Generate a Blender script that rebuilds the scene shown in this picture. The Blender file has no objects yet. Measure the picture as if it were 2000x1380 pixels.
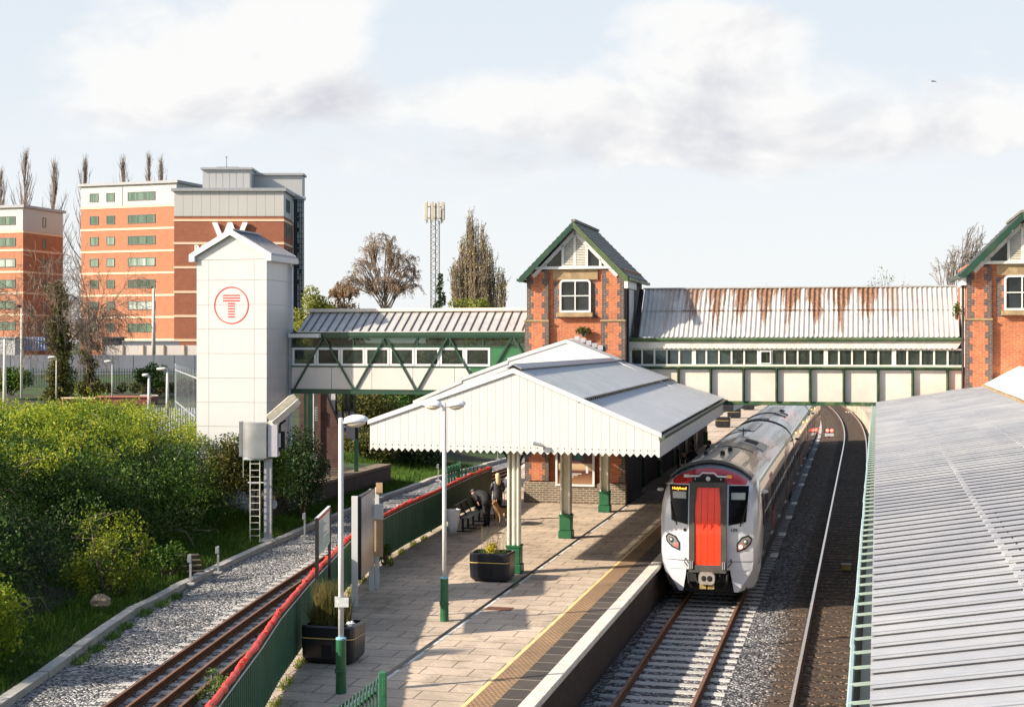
import bpy, math, random
import numpy as np
from mathutils import Vector, Matrix
from math import sin, cos, pi, radians, atan2, sqrt

# ---------------------------------------------------------------- camera, sky, sun, exposure
SC = bpy.context.scene
FPX, HZ, CH = 2800.0, 668.0, 7.0          # focal length in photo pixels, horizon row, eye height above the rails
cam_d = bpy.data.cameras.new("camera")
cam_d.sensor_width = 36.0
cam_d.lens = 36.0 * FPX / 2000.0
cam_d.shift_y = -(690.0 - HZ) / 2000.0
cam_d.clip_start = 0.5
cam_d.clip_end = 5000
cam = bpy.data.objects.new("camera", cam_d)
SC.collection.objects.link(cam)
cam.location = (0, 0, CH)
cam.rotation_euler = (radians(90), 0, 0)
SC.camera = cam
SC.render.resolution_x, SC.render.resolution_y = 1024, 706

SUN_EL, SUN_AZ = radians(29), radians(70)   # azimuth measured from the camera's back towards its left
sd = Vector((-sin(SUN_AZ) * cos(SUN_EL), -cos(SUN_AZ) * cos(SUN_EL), sin(SUN_EL)))
sun_d = bpy.data.lights.new("sun", 'SUN')
sun_d.energy = 5.0
sun_d.angle = radians(0.8)
sun_d.color = (1.0, 0.885, 0.73)
sun = bpy.data.objects.new("sun", sun_d)
SC.collection.objects.link(sun)
sun.rotation_euler = sd.to_track_quat('Z', 'Y').to_euler()

W = bpy.data.worlds.new("World")
SC.world = W
W.use_nodes = True
SC.view_settings.view_transform = 'Standard'
SC.view_settings.look = 'None'
SC.view_settings.exposure = 0.93
SC.view_settings.gamma = 1.0


def build_sky():
    nt = W.node_tree
    N, L = nt.nodes, nt.links
    N.clear()

    def nd(t, **k):
        n = N.new(t)
        for a, b in k.items():
            setattr(n, a, b)
        return n

    def mth(op, a, b=None, c=None, clamp=False):
        n = nd('ShaderNodeMath', operation=op, use_clamp=clamp)
        for i, v in enumerate((a, b, c)):
            if v is None:
                continue
            if isinstance(v, (int, float)):
                n.inputs[i].default_value = v
            else:
                L.new(v, n.inputs[i])
        return n.outputs[0]

    def mix(f, a, b):
        n = nd('ShaderNodeMix', data_type='RGBA')
        for s, v in ((n.inputs[0], f), (n.inputs[6], a), (n.inputs[7], b)):
            if isinstance(v, (int, float)):
                s.default_value = v
            elif isinstance(v, tuple):
                s.default_value = (*v, 1)
            else:
                L.new(v, s)
        return n.outputs[2]
    sky = nd('ShaderNodeTexSky', sky_type='NISHITA', sun_disc=False)
    sky.sun_elevation = SUN_EL
    sky.sun_rotation = atan2(sd.x, sd.y)
    sky.air_density = 1.0
    sky.dust_density = 1.5
    bg = nd('ShaderNodeBackground')
    bg.inputs[1].default_value = 0.10
    out = nd('ShaderNodeOutputWorld')
    tc = nd('ShaderNodeTexCoord')
    sep = nd('ShaderNodeSeparateXYZ')
    L.new(tc.outputs['Generated'], sep.inputs[0])
    X, Y, Z = sep.outputs
    az = mth('ARCTAN2', X, Y)            # 0 ahead, positive to the right
    el = mth('ARCSINE', Z)
    comb = nd('ShaderNodeCombineXYZ')
    L.new(mth('MULTIPLY', az, 1.0), comb.inputs[0])
    L.new(mth('MULTIPLY', el, 1.7), comb.inputs[1])

    def noise(scale, detail, rough, off=0.0, dist=0.0):
        n = nd('ShaderNodeTexNoise')
        n.inputs['Scale'].default_value = scale
        n.inputs['Detail'].default_value = detail
        n.inputs['Roughness'].default_value = rough
        n.inputs['Distortion'].default_value = dist
        a = nd('ShaderNodeVectorMath', operation='ADD')
        L.new(comb.outputs[0], a.inputs[0])
        a.inputs[1].default_value = (off, off * 0.7, off * 1.3)
        L.new(a.outputs[0], n.inputs['Vector'])
        return n.outputs['Fac']
    n1 = noise(9, 7, 0.55, 3.1, 0.3)
    n2 = noise(30, 5, 0.6, 7.7)
    n3 = noise(3.0, 4, 0.5, 11.0)
    cs = nd('ShaderNodeVectorMath', operation='ADD')
    L.new(comb.outputs[0], cs.inputs[0])
    cs.inputs[1].default_value = (3.1 + 0.018, 3.1 * 0.7 - 0.022, 3.1 * 1.3)
    ns_ = nd('ShaderNodeTexNoise')
    ns_.inputs['Scale'].default_value = 9
    ns_.inputs['Detail'].default_value = 7
    ns_.inputs['Roughness'].default_value = 0.55
    ns_.inputs['Distortion'].default_value = 0.3
    L.new(cs.outputs[0], ns_.inputs['Vector'])
    nsh = ns_.outputs['Fac']
    # cumulus banks: (azimuth, elevation, half width, half height, strength), all in radians
    banks = [(-.145, .195, .05, .04, .9), (-.145, .235, .045, .05, 1.0), (-.215, .175, .08, .032, .95), (-.27, .155, .06, .02, .5), (-.06, .165, .09, .022, .55),
             (.13, .175, .085, .045, 1.0), (.155, .215, .05, .022, .95), (.02, .160, .06, .024, .85), (.09, .13, .16, .018, .55),
             (.28, .16, .10, .028, .65), (.33, .135, .09, .016, .5), (-.18, .125, .13, .014, .35), (-.4, .225, .05, .02, .4)]
    acc = None
    low = None
    for (ca, ce, wa, we, s) in banks:
        dx = mth('DIVIDE', mth('SUBTRACT', az, ca), wa)
        dy = mth('DIVIDE', mth('SUBTRACT', el, ce), we)
        r2 = mth('ADD', mth('MULTIPLY', dx, dx), mth('MULTIPLY', dy, dy))
        g = mth('MULTIPLY', mth('POWER', 2.718, mth('MULTIPLY', r2, -0.9)), s)
        acc = g if acc is None else mth('ADD', acc, g)
        # underside of each bank turns grey
        u = mth('MULTIPLY', g, mth('MULTIPLY', dy, -0.55, clamp=False))
        low = u if low is None else mth('ADD', low, u)
    dens = mth('ADD', acc, mth('MULTIPLY', mth('SUBTRACT', n1, 0.5), 2.2))
    dens = mth('ADD', dens, mth('MULTIPLY', mth('SUBTRACT', n2, 0.5), 0.5))
    mr = nd('ShaderNodeMapRange', interpolation_type='SMOOTHSTEP')
    mr.inputs[1].default_value = 0.30
    mr.inputs[2].default_value = 0.95
    L.new(dens, mr.inputs[0])
    cover = mr.outputs[0]
    # thin high veil everywhere towards the horizon
    veil = nd('ShaderNodeMapRange', interpolation_type='SMOOTHSTEP')
    L.new(el, veil.inputs[0])
    veil.inputs[1].default_value = 0.9
    veil.inputs[2].default_value = 0.25
    veil.inputs[3].default_value = 0.2
    veil.inputs[4].default_value = 0.95
    # the cloud field only fills the half of the sky ahead; behind it opens to blue
    ahead = nd('ShaderNodeMapRange', interpolation_type='SMOOTHSTEP')
    L.new(Y, ahead.inputs[0])
    ahead.inputs[1].default_value = -0.1
    ahead.inputs[2].default_value = 0.75
    grey = mth('MULTIPLY', mth('ADD', mth('MULTIPLY', low, 2.2), mth('MULTIPLY', mth('SUBTRACT', n3, 0.42), 0.9)), 1.0, clamp=True)
    K = 1.0
    relief = mth('MULTIPLY', mth('SUBTRACT', nsh, noise(9, 7, 0.55, 3.1, 0.3)), 3.5)
    grey = mth('ADD', mth('MULTIPLY', grey, 0.75), mth('MULTIPLY', relief, 1.0), clamp=True)
    ccol = mix(grey, (5.2 * K, 5.16 * K, 5.1 * K), (3.65 * K, 3.68 * K, 3.95 * K))
    vm = nd('ShaderNodeMapRange', interpolation_type='SMOOTHSTEP')
    L.new(el, vm.inputs[0])
    vm.inputs[1].default_value = 0.02
    vm.inputs[2].default_value = 0.24
    veilc = mix(vm.outputs[0], (4.85, 4.98, 5.06), (4.12, 4.48, 4.86))
    skyc = nd('ShaderNodeMix', data_type='RGBA', blend_type='MULTIPLY')
    skyc.inputs[0].default_value = 1.0
    L.new(sky.outputs[0], skyc.inputs[6])
    skyc.inputs[7].default_value = (1.2, 1.18, 1.15, 1)
    base = mix(mth('MULTIPLY', veil.outputs[0], ahead.outputs[0]), skyc.outputs[2], veilc)
    fin = mix(mth('MULTIPLY', mth('MULTIPLY', cover, ahead.outputs[0]), 0.92), base, ccol)
    L.new(fin, bg.inputs[0])
    L.new(bg.outputs[0], out.inputs[0])


build_sky()

# ---------------------------------------------------------------- frames and small helpers
TH = radians(13.5)
SU, CU = sin(TH), cos(TH)
PLZ = 0.92                                # platform height above the rails


def P(u, v, z=0.0):
    """track frame (u along the line, v to its right) -> world"""
    return Vector((u * SU + v * CU, u * CU - v * SU, z))


def G(px, py, z=0.0):
    """survey helper: ground point seen at a photo pixel at height z"""
    Y = FPX * (CH - z) / (py - HZ)
    return Vector(((px - 1000.0) * Y / FPX, Y, z))


def UV(p):
    return (p[0] * SU + p[1] * CU, p[0] * CU - p[1] * SU)


class MB:
    def __init__(s):
        s.v, s.f, s.m = [], [], []
        s.cm = 0

    def add(s, vs, fs, mi=None):
        o = len(s.v)
        s.v.extend([tuple(a) for a in vs])
        mi = s.cm if mi is None else mi
        for f in fs:
            s.f.append(tuple(i + o for i in f))
            s.m.append(mi)
        return s

    def box(s, x0, x1, y0, y1, z0, z1, mi=None):
        return s.add([(x0, y0, z0), (x1, y0, z0), (x1, y1, z0), (x0, y1, z0), (x0, y0, z1), (x1, y0, z1), (x1, y1, z1), (x0, y1, z1)],
                     [(0, 3, 2, 1), (4, 5, 6, 7), (0, 1, 5, 4), (1, 2, 6, 5), (2, 3, 7, 6), (3, 0, 4, 7)], mi)

    def bev(s, x0, x1, y0, y1, z0, z1, b=0.02, mi=None):
        """box with chamfered edges"""
        xs, ys, zs = (x0, x1), (y0, y1), (z0, z1)
        vs, idx = [], {}
        for i in (0, 1):
            for j in (0, 1):
                for k in (0, 1):
                    sx, sy, sz = (1, -1)[i], (1, -1)[j], (1, -1)[k]
                    for a, d in enumerate(((0, sy * b, sz * b), (sx * b, 0, sz * b), (sx * b, sy * b, 0))):
                        idx[(i, j, k, a)] = len(vs)
                        vs.append((xs[i] + d[0], ys[j] + d[1], zs[k] + d[2]))
        fs = []
        for i in (0, 1):
            q = [idx[(i, 0, 0, 0)], idx[(i, 1, 0, 0)], idx[(i, 1, 1, 0)], idx[(i, 0, 1, 0)]]
            fs.append(tuple(q if i else q[::-1]))
            q = [idx[(0, i, 0, 1)], idx[(1, i, 0, 1)], idx[(1, i, 1, 1)], idx[(0, i, 1, 1)]]
            fs.append(tuple(q[::-1] if i else q))
            q = [idx[(0, 0, i, 2)], idx[(1, 0, i, 2)], idx[(1, 1, i, 2)], idx[(0, 1, i, 2)]]
            fs.append(tuple(q if i else q[::-1]))
        for i in (0, 1):
            for j in (0, 1):
                fs.append((idx[(i, j, 0, 0)], idx[(i, j, 1, 0)], idx[(i, j, 1, 1)], idx[(i, j, 0, 1)]))
                fs.append((idx[(i, 0, j, 0)], idx[(i, 1, j, 0)], idx[(i, 1, j, 2)], idx[(i, 0, j, 2)]))
                fs.append((idx[(0, i, j, 1)], idx[(1, i, j, 1)], idx[(1, i, j, 2)], idx[(0, i, j, 2)]))
                for k in (0, 1):
                    fs.append((idx[(i, j, k, 0)], idx[(i, j, k, 1)], idx[(i, j, k, 2)]))
        return s.add(vs, fs, mi)

    def prism(s, poly, axis, a, b, mi=None):
        """extrude 2-D polygon along axis ('x','y','z') from a to b; poly in the other two axes in order"""
        n = len(poly)
        mk = {'x': lambda p, t: (t, p[0], p[1]), 'y': lambda p, t: (p[0], t, p[1]), 'z': lambda p, t: (p[0], p[1], t)}[axis]
        vs = [mk(p, a) for p in poly] + [mk(p, b) for p in poly]
        fs = [tuple(range(n))[::-1], tuple(range(n, 2 * n))]
        fs += [(i, (i + 1) % n, n + (i + 1) % n, n + i) for i in range(n)]
        return s.add(vs, fs, mi)

    def bar(s, a, b, w, h=None, up=(0, 0, 1), mi=None):
        """rectangular bar from a to b; w across, h along 'up'"""
        h = w if h is None else h
        a, b, up = Vector(a), Vector(b), Vector(up)
        d = (b - a).normalized()
        if abs(d.dot(up)) > 0.99:
            up = Vector((0, 1, 0)) if abs(d.y) < 0.9 else Vector((1, 0, 0))
        r = d.cross(up).normalized()
        q = r.cross(d).normalized()
        vs = []
        for p in (a, b):
            for (i, j) in ((-1, -1), (1, -1), (1, 1), (-1, 1)):
                vs.append(p + r * (i * w / 2) + q * (j * h / 2))
        return s.add(vs, [(0, 3, 2, 1), (4, 5, 6, 7), (0, 1, 5, 4), (1, 2, 6, 5), (2, 3, 7, 6), (3, 0, 4, 7)], mi)

    def tube(s, pts, rad, n=8, cap=True, mi=None):
        pts = [Vector(p) for p in pts]
        rs = rad if isinstance(rad, (list, tuple)) else [rad] * len(pts)
        vs, ref = [], None
        for i, p in enumerate(pts):
            d = (pts[min(i + 1, len(pts) - 1)] - pts[max(i - 1, 0)]).normalized()
            if ref is None:
                ref = Vector((0, 0, 1)) if abs(d.z) < 0.9 else Vector((1, 0, 0))
            x = d.cross(ref).normalized()
            y = d.cross(x).normalized()
            ref = -y if abs(d.dot(-y)) < 0.9 else ref
            ref = x.cross(d)
            for k in range(n):
                t = 2 * pi * k / n
                vs.append(p + x * (cos(t) * rs[i]) + y * (sin(t) * rs[i]))
        fs = []
        for i in range(len(pts) - 1):
            for k in range(n):
                k2 = (k + 1) % n
                fs.append((i * n + k, i * n + k2, (i + 1) * n + k2, (i + 1) * n + k))
        if cap:
            fs.append(tuple(range(n))[::-1])
            fs.append(tuple(range((len(pts) - 1) * n, len(pts) * n)))
        return s.add(vs, fs, mi)

    def lathe(s, prof, n=16, c=(0, 0, 0), sx=1.0, sy=1.0, mi=None):
        vs = []
        for (r, z) in prof:
            for k in range(n):
                t = 2 * pi * k / n
                vs.append((c[0] + r * sx * cos(t), c[1] + r * sy * sin(t), c[2] + z))
        fs = []
        for i in range(len(prof) - 1):
            for k in range(n):
                k2 = (k + 1) % n
                fs.append((i * n + k, i * n + k2, (i + 1) * n + k2, (i + 1) * n + k))
        fs.append(tuple(range(n))[::-1])
        fs.append(tuple(range((len(prof) - 1) * n, len(prof) * n)))
        return s.add(vs, fs, mi)

    def ell(s, c, r, n=12, m=8, mi=None):
        prof = [(max(1e-4, sin(pi * i / m)), -cos(pi * i / m)) for i in range(m + 1)]
        vs = []
        for (a, z) in prof:
            for k in range(n):
                t = 2 * pi * k / n
                vs.append((c[0] + r[0] * a * cos(t), c[1] + r[1] * a * sin(t), c[2] + r[2] * z))
        fs = []
        for i in range(m):
            for k in range(n):
                k2 = (k + 1) % n
                fs.append((i * n + k, i * n + k2, (i + 1) * n + k2, (i + 1) * n + k))
        return s.add(vs, fs, mi)

    def ring_bridge(s, rings, closed=True, capa=True, capb=True, mi=None):
        n = len(rings[0])
        vs = [p for r in rings for p in r]
        fs = []
        for i in range(len(rings) - 1):
            for k in range(n if closed else n - 1):
                k2 = (k + 1) % n
                fs.append((i * n + k, i * n + k2, (i + 1) * n + k2, (i + 1) * n + k))
        if capa:
            fs.append(tuple(range(n))[::-1])
        if capb:
            fs.append(tuple(range((len(rings) - 1) * n, len(rings) * n)))
        return s.add(vs, fs, mi)


def mesh_obj(name, mb, mat, parent=None, smooth=False, loc=None, rotz=0.0):
    me = bpy.data.meshes.new(name)
    me.from_pydata(mb.v, [], mb.f)
    mats = mat if isinstance(mat, (list, tuple)) else [mat]
    for m in mats:
        me.materials.append(m)
    if len(mats) > 1:
        me.polygons.foreach_set('material_index', mb.m)
    if smooth:
        me.polygons.foreach_set('use_smooth', [True] * len(me.polygons))
    me.update()
    o = bpy.data.objects.new(name, me)
    SC.collection.objects.link(o)
    if loc is not None:
        o.location = loc
    o.rotation_euler = (0, 0, rotz)
    if parent is not None:
        o.parent = parent
    if smooth == 'angle':
        try:
            me.set_sharp_from_angle(angle=radians(35))
        except Exception:
            pass
    return o


def tag(o, label=None, cat=None, group=None, kind=None):
    if label:
        o['label'] = label
    if cat:
        o['category'] = cat
    if group:
        o['group'] = group
    if kind:
        o['kind'] = kind
    return o


def thing(name, label, cat, loc=(0, 0, 0), rotz=0.0, group=None):
    o = bpy.data.objects.new(name, None)
    o.empty_display_size = 0.3
    SC.collection.objects.link(o)
    o.location = loc
    o.rotation_euler = (0, 0, rotz)
    return tag(o, label, cat, group)


def thing_uv(name, label, cat, u, v, z=0.0, group=None):
    return thing(name, label, cat, P(u, v, z), -TH, group)


def struct(name, mb, mat, smooth=False, kind='structure', **k):
    return tag(mesh_obj(name, mb, mat, None, smooth, **k), kind=kind)


KIDS = {}


def dup(root, loc, rotz=None, label=None, scale=None):
    """copy a thing with its parts and sub-parts"""
    def kids(o):
        return [c for c in SC.collection.objects if c.parent == o]
    if root.name not in KIDS:
        KIDS[root.name] = [(c, kids(c)) for c in kids(root)]
    r = root.copy()
    SC.collection.objects.link(r)
    r.location = loc
    if rotz is not None:
        r.rotation_euler = (0, 0, rotz)
    if label:
        r['label'] = label
    if scale is not None:
        r.scale = scale if isinstance(scale, tuple) else (scale,) * 3
    for c, gs in KIDS[root.name]:
        cc = c.copy()
        SC.collection.objects.link(cc)
        cc.parent = r
        for g in gs:
            gg = g.copy()
            SC.collection.objects.link(gg)
            gg.parent = cc
    return r


# ---------------------------------------------------------------- materials
def new_mat(name):
    m = bpy.data.materials.new(name)
    m.use_nodes = True
    nt = m.node_tree
    b = nt.nodes['Principled BSDF']
    return m, nt, nt.nodes, nt.links, b


def lin(c):
    return tuple(c) + (1,) if len(c) == 3 else c


def ramp(N, L, fac, stops):
    r = N.new('ShaderNodeValToRGB')
    els = r.color_ramp.elements
    while len(els) < len(stops):
        els.new(0.5)
    for e, (p, c) in zip(els, stops):
        e.position = p
        e.color = lin(c)
    L.new(fac, r.inputs[0])
    return r.outputs[0]


def coords(N, L, scale=(1, 1, 1), space='Object', rot=None):
    t = N.new('ShaderNodeTexCoord')
    m = N.new('ShaderNodeMapping')
    m.inputs['Scale'].default_value = scale
    if rot:
        m.inputs['Rotation'].default_value = rot
    L.new(t.outputs[space], m.inputs[0])
    return m.outputs[0]


def noise_tex(N, L, vec, scale, detail=4, rough=0.6, dist=0.0):
    n = N.new('ShaderNodeTexNoise')
    n.inputs['Scale'].default_value = scale
    n.inputs['Detail'].default_value = detail
    n.inputs['Roughness'].default_value = rough
    n.inputs['Distortion'].default_value = dist
    if vec is not None:
        L.new(vec, n.inputs['Vector'])
    return n.outputs['Fac']


def mixc(N, L, f, a, b, mode='MIX'):
    n = N.new('ShaderNodeMix')
    n.data_type = 'RGBA'
    n.blend_type = mode
    for s, v in ((n.inputs[0], f), (n.inputs[6], a), (n.inputs[7], b)):
        if isinstance(v, (int, float)):
            s.default_value = v
        elif isinstance(v, tuple):
            s.default_value = lin(v)
        else:
            L.new(v, s)
    return n.outputs[2]


def mnode(N, L, op, a, b=None, clamp=False):
    n = N.new('ShaderNodeMath')
    n.operation = op
    n.use_clamp = clamp
    for i, v in enumerate((a, b)):
        if v is None:
            continue
        if isinstance(v, (int, float)):
            n.inputs[i].default_value = v
        else:
            L.new(v, n.inputs[i])
    return n.outputs[0]


def bumpn(N, L, b, h, dist=0.01, strength=1.0):
    n = N.new('ShaderNodeBump')
    n.inputs['Distance'].default_value = dist
    n.inputs['Strength'].default_value = strength
    L.new(h, n.inputs['Height'])
    L.new(n.outputs[0], b.inputs['Normal'])


def plain(name, c, rough=0.6, metal=0.0, var=0.12, scale=3.0, bump=0.0, dirt=None, dirt_amt=0.5, aniso=(1, 1, 1), coat=0.0, spec=None):
    """painted / stone / metal surface with uneven tone and optional dirt patches"""
    m, nt, N, L, b = new_mat(name)
    vec = coords(N, L, aniso)
    n = noise_tex(N, L, vec, scale, 6, 0.62)
    lo = tuple(max(0, x * (1 - var)) for x in c)
    hi = tuple(min(1, x * (1 + var)) for x in c)
    col = ramp(N, L, n, [(0.3, lo), (0.7, hi)])
    if dirt is not None:
        n2 = noise_tex(N, L, vec, scale * 0.45, 8, 0.7)
        f = mnode(N, L, 'MULTIPLY', mnode(N, L, 'SUBTRACT', n2, 0.5, True), 5 * dirt_amt, True)
        col = mixc(N, L, f, col, dirt)
    L.new(col, b.inputs['Base Color'])
    b.inputs['Roughness'].default_value = rough
    b.inputs['Metallic'].default_value = metal
    if coat:
        b.inputs['Coat Weight'].default_value = coat
    if spec is not None:
        b.inputs['Specular IOR Level'].default_value = spec
    if bump:
        bumpn(N, L, b, noise_tex(N, L, vec, scale * 6, 5, 0.7), bump)
    return m


def emis(name, c, s):
    m, nt, N, L, b = new_mat(name)
    b.inputs['Base Color'].default_value = (0.02, 0.02, 0.02, 1)
    b.inputs['Emission Color'].default_value = lin(c)
    b.inputs['Emission Strength'].default_value = s
    return m


def glass_dark(name, c=(0.02, 0.025, 0.03), rough=0.06, var=0.5):
    m, nt, N, L, b = new_mat(name)
    vec = coords(N, L)
    n = noise_tex(N, L, vec, 1.3, 3)
    L.new(ramp(N, L, n, [(0.35, tuple(x * (1 - var) for x in c)), (0.7, tuple(x * (1 + var) for x in c))]), b.inputs['Base Color'])
    b.inputs['Roughness'].default_value = rough
    b.inputs['Specular IOR Level'].default_value = 0.35
    return m


def brick_mat(name, c1, c2, mortar, bw=0.225, bh=0.075, ms=0.012, bump=0.006, vary=0.3):
    m, nt, N, L, b = new_mat(name)
    t = N.new('ShaderNodeTexCoord')
    s = N.new('ShaderNodeSeparateXYZ')
    L.new(t.outputs['Object'], s.inputs[0])
    cb = N.new('ShaderNodeCombineXYZ')
    L.new(mnode(N, L, 'ADD', s.outputs[0], s.outputs[1]), cb.inputs[0])
    L.new(s.outputs[2], cb.inputs[1])
    br = N.new('ShaderNodeTexBrick')
    L.new(cb.outputs[0], br.inputs['Vector'])
    br.inputs['Scale'].default_value = 1.0
    br.inputs['Brick Width'].default_value = bw
    br.inputs['Row Height'].default_value = bh
    br.inputs['Mortar Size'].default_value = ms
    br.inputs['Mortar Smooth'].default_value = 0.3
    br.inputs['Bias'].default_value = -0.1
    br.inputs['Color1'].default_value = lin(c1)
    br.inputs['Color2'].default_value = lin(c2)
    br.inputs['Mortar'].default_value = lin(mortar)
    n = noise_tex(N, L, t.outputs['Object'], 1.2, 8, 0.7)
    v = ramp(N, L, n, [(0.3, (1 - vary,) * 3), (0.7, (1 + vary,) * 3)])
    col = mixc(N, L, 1.0, br.outputs['Color'], v, 'MULTIPLY')
    n2 = noise_tex(N, L, t.outputs['Object'], 9, 4, 0.7)
    v2 = ramp(N, L, n2, [(0.3, (0.78,) * 3), (0.7, (1.15,) * 3)])
    col = mixc(N, L, 1.0, col, v2, 'MULTIPLY')
    L.new(col, b.inputs['Base Color'])
    b.inputs['Roughness'].default_value = 0.85
    bumpn(N, L, b, mnode(N, L, 'SUBTRACT', 1.0, br.outputs['Fac']), bump)
    return m


def leaf_mat(name, stops, clump=1.2, trans=0.35, rough=0.55):
    """leaf colour varies per leaf and per clump"""
    m, nt, N, L, b = new_mat(name)
    g = N.new('ShaderNodeNewGeometry')
    vec = coords(N, L)
    n = noise_tex(N, L, vec, clump, 4, 0.6)
    f = mnode(N, L, 'ADD', mnode(N, L, 'MULTIPLY', g.outputs['Random Per Island'], 0.55), mnode(N, L, 'MULTIPLY', mnode(N, L, 'SUBTRACT', n, 0.28), 1.1))
    col = ramp(N, L, f, stops)
    L.new(col, b.inputs['Base Color'])
    b.inputs['Roughness'].default_value = rough
    b.inputs['Specular IOR Level'].default_value = 0.25
    tr = N.new('ShaderNodeBsdfTranslucent')
    L.new(col, tr.inputs[0])
    mx = N.new('ShaderNodeMixShader')
    mx.inputs[0].default_value = trans
    L.new(b.outputs[0], mx.inputs[1])
    L.new(tr.outputs[0], mx.inputs[2])
    out = N['Material Output'] if 'Material Output' in N else N.get('Material Output')
    L.new(mx.outputs[0], out.inputs[0])
    return m


M = {}
M['white'] = plain('white_paint', (0.55, 0.55, 0.54), 0.5, var=0.04, scale=1.5, dirt=(0.5, 0.48, 0.44), dirt_amt=0.2)
M['white_wood'] = plain('white_boarding', (0.52, 0.515, 0.50), 0.55, var=0.05, scale=2.2, aniso=(5, 5, 0.5), dirt=(0.40, 0.38, 0.34), dirt_amt=0.3)
M['cream'] = plain('cream_panel', (0.56, 0.50, 0.44), 0.55, var=0.10, scale=0.9, dirt=(0.42, 0.29, 0.15), dirt_amt=0.4)
M['offwhite'] = plain('aged_white', (0.60, 0.57, 0.50), 0.6, var=0.12, scale=4, dirt=(0.3, 0.25, 0.18), dirt_amt=0.4)
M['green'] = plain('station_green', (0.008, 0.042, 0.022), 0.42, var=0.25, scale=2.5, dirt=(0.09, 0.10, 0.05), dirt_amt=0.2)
M['green_lit'] = plain('station_green_sunlit', (0.055, 0.085, 0.032), 0.5, var=0.25, scale=3, dirt=(0.17, 0.17, 0.09), dirt_amt=0.5)  # station green with sunlight put into its colour, for the right-hand boards
M['black'] = plain('black_paint', (0.012, 0.012, 0.013), 0.4, var=0.3)
M['dark'] = plain('dark_underframe', (0.012, 0.011, 0.010), 0.8, var=0.4)
M['steel'] = plain('galvanised_steel', (0.50, 0.51, 0.52), 0.4, metal=0.65, var=0.12, scale=3, dirt=(0.35, 0.32, 0.28), dirt_amt=0.2)
M['rust'] = plain('rusty_rail', (0.11, 0.045, 0.022), 0.85, var=0.35, scale=5)
M['rail_top'] = plain('polished_rail_head', (0.62, 0.60, 0.58), 0.22, metal=0.9, var=0.08)
M['rail_dull'] = plain('dull_rail_head', (0.20, 0.10, 0.06), 0.6, metal=0.3, var=0.2)
M['concrete'] = plain('pale_concrete', (0.42, 0.40, 0.36), 0.85, var=0.15, scale=6, bump=0.004, dirt=(0.2, 0.18, 0.14), dirt_amt=0.3)
M['stone'] = plain('sandstone', (0.27, 0.19, 0.10), 0.85, var=0.3, scale=3, dirt=(0.08, 0.06, 0.04), dirt_amt=0.6)
M['brick_or'] = brick_mat('orange_brick', (0.50, 0.128, 0.042), (0.35, 0.085, 0.032), (0.36, 0.21, 0.13), vary=0.22)
M['brick_bl'] = brick_mat('blue_brick', (0.09, 0.065, 0.062), (0.055, 0.040, 0.042), (0.18, 0.14, 0.11))
M['brick_base'] = brick_mat('plinth_brick', (0.15, 0.11, 0.085), (0.09, 0.07, 0.06), (0.32, 0.27, 0.19), bw=0.24, bh=0.085, ms=0.016)
M['brick_dk'] = brick_mat('dark_red_brick', (0.12, 0.045, 0.035), (0.085, 0.03, 0.026), (0.09, 0.07, 0.06))
M['glass'] = glass_dark('dark_window_glass')
M['glass_clear'] = glass_dark('greenish_window_glass', (0.035, 0.05, 0.04), 0.08)
M['slate'] = plain('slate', (0.055, 0.06, 0.07), 0.55, var=0.35, scale=8, bump=0.01, dirt=(0.16, 0.16, 0.10), dirt_amt=0.3)


# ---------------------------------------------------------------- leaves and branches
RNG = np.random.default_rng(7)


def fast_quads(name, V, mat, parent=None, loc=None):
    """V: (n,4,3) array of quads -> one mesh object"""
    n = len(V)
    me = bpy.data.meshes.new(name)
    me.vertices.add(n * 4)
    me.vertices.foreach_set('co', V.reshape(-1).astype(np.float32))
    me.loops.add(n * 4)
    me.loops.foreach_set('vertex_index', np.arange(n * 4, dtype=np.int32))
    me.polygons.add(n)
    me.polygons.foreach_set('loop_start', np.arange(0, n * 4, 4, dtype=np.int32))
    me.polygons.foreach_set('loop_total', np.full(n, 4, dtype=np.int32))
    me.materials.append(mat)
    me.update(calc_edges=True)
    o = bpy.data.objects.new(name, me)
    SC.collection.objects.link(o)
    if parent is not None:
        o.parent = parent
    if loc is not None:
        o.location = loc
    return o


def leaf_quads(C, size, up=0.3, aspect=0.5, seed=1, droop=None):
    """oriented leaf quads (diamond shaped) at centres C (n,3)"""
    r = np.random.default_rng(seed)
    n = len(C)
    a = r.normal(size=(n, 3))
    if droop is not None:
        a = a * 0.5 + np.array(droop)
    a /= np.linalg.norm(a, axis=1)[:, None]
    b = r.normal(size=(n, 3))
    b -= (b * a).sum(1)[:, None] * a
    b /= np.linalg.norm(b, axis=1)[:, None]
    s = size * r.uniform(0.6, 1.35, size=(n, 1))
    V = np.stack([C - a * s, C + b * s * aspect, C + a * s, C - b * s * aspect], axis=1)
    return V


def blob_points(centres, radii, n, seed=1, shell=0.55):
    """points spread through the outer part of many ellipsoidal clumps"""
    r = np.random.default_rng(seed)
    centres, radii = np.array(centres, float), np.array(radii, float)
    if radii.ndim == 1:
        radii = np.repeat(radii[:, None], 3, 1)
    w = (radii[:, 0] * radii[:, 2])
    k = r.choice(len(centres), size=n, p=w / w.sum())
    d = r.normal(size=(n, 3))
    d /= np.linalg.norm(d, axis=1)[:, None]
    rr = shell + (1.08 - shell) * r.random((n, 1)) ** 0.8
    return centres[k] + d * radii[k] * rr


def twig(mb, a, b, ra, rb, n=4):
    mb.tube([a, b], [ra, rb], n, cap=False)
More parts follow.
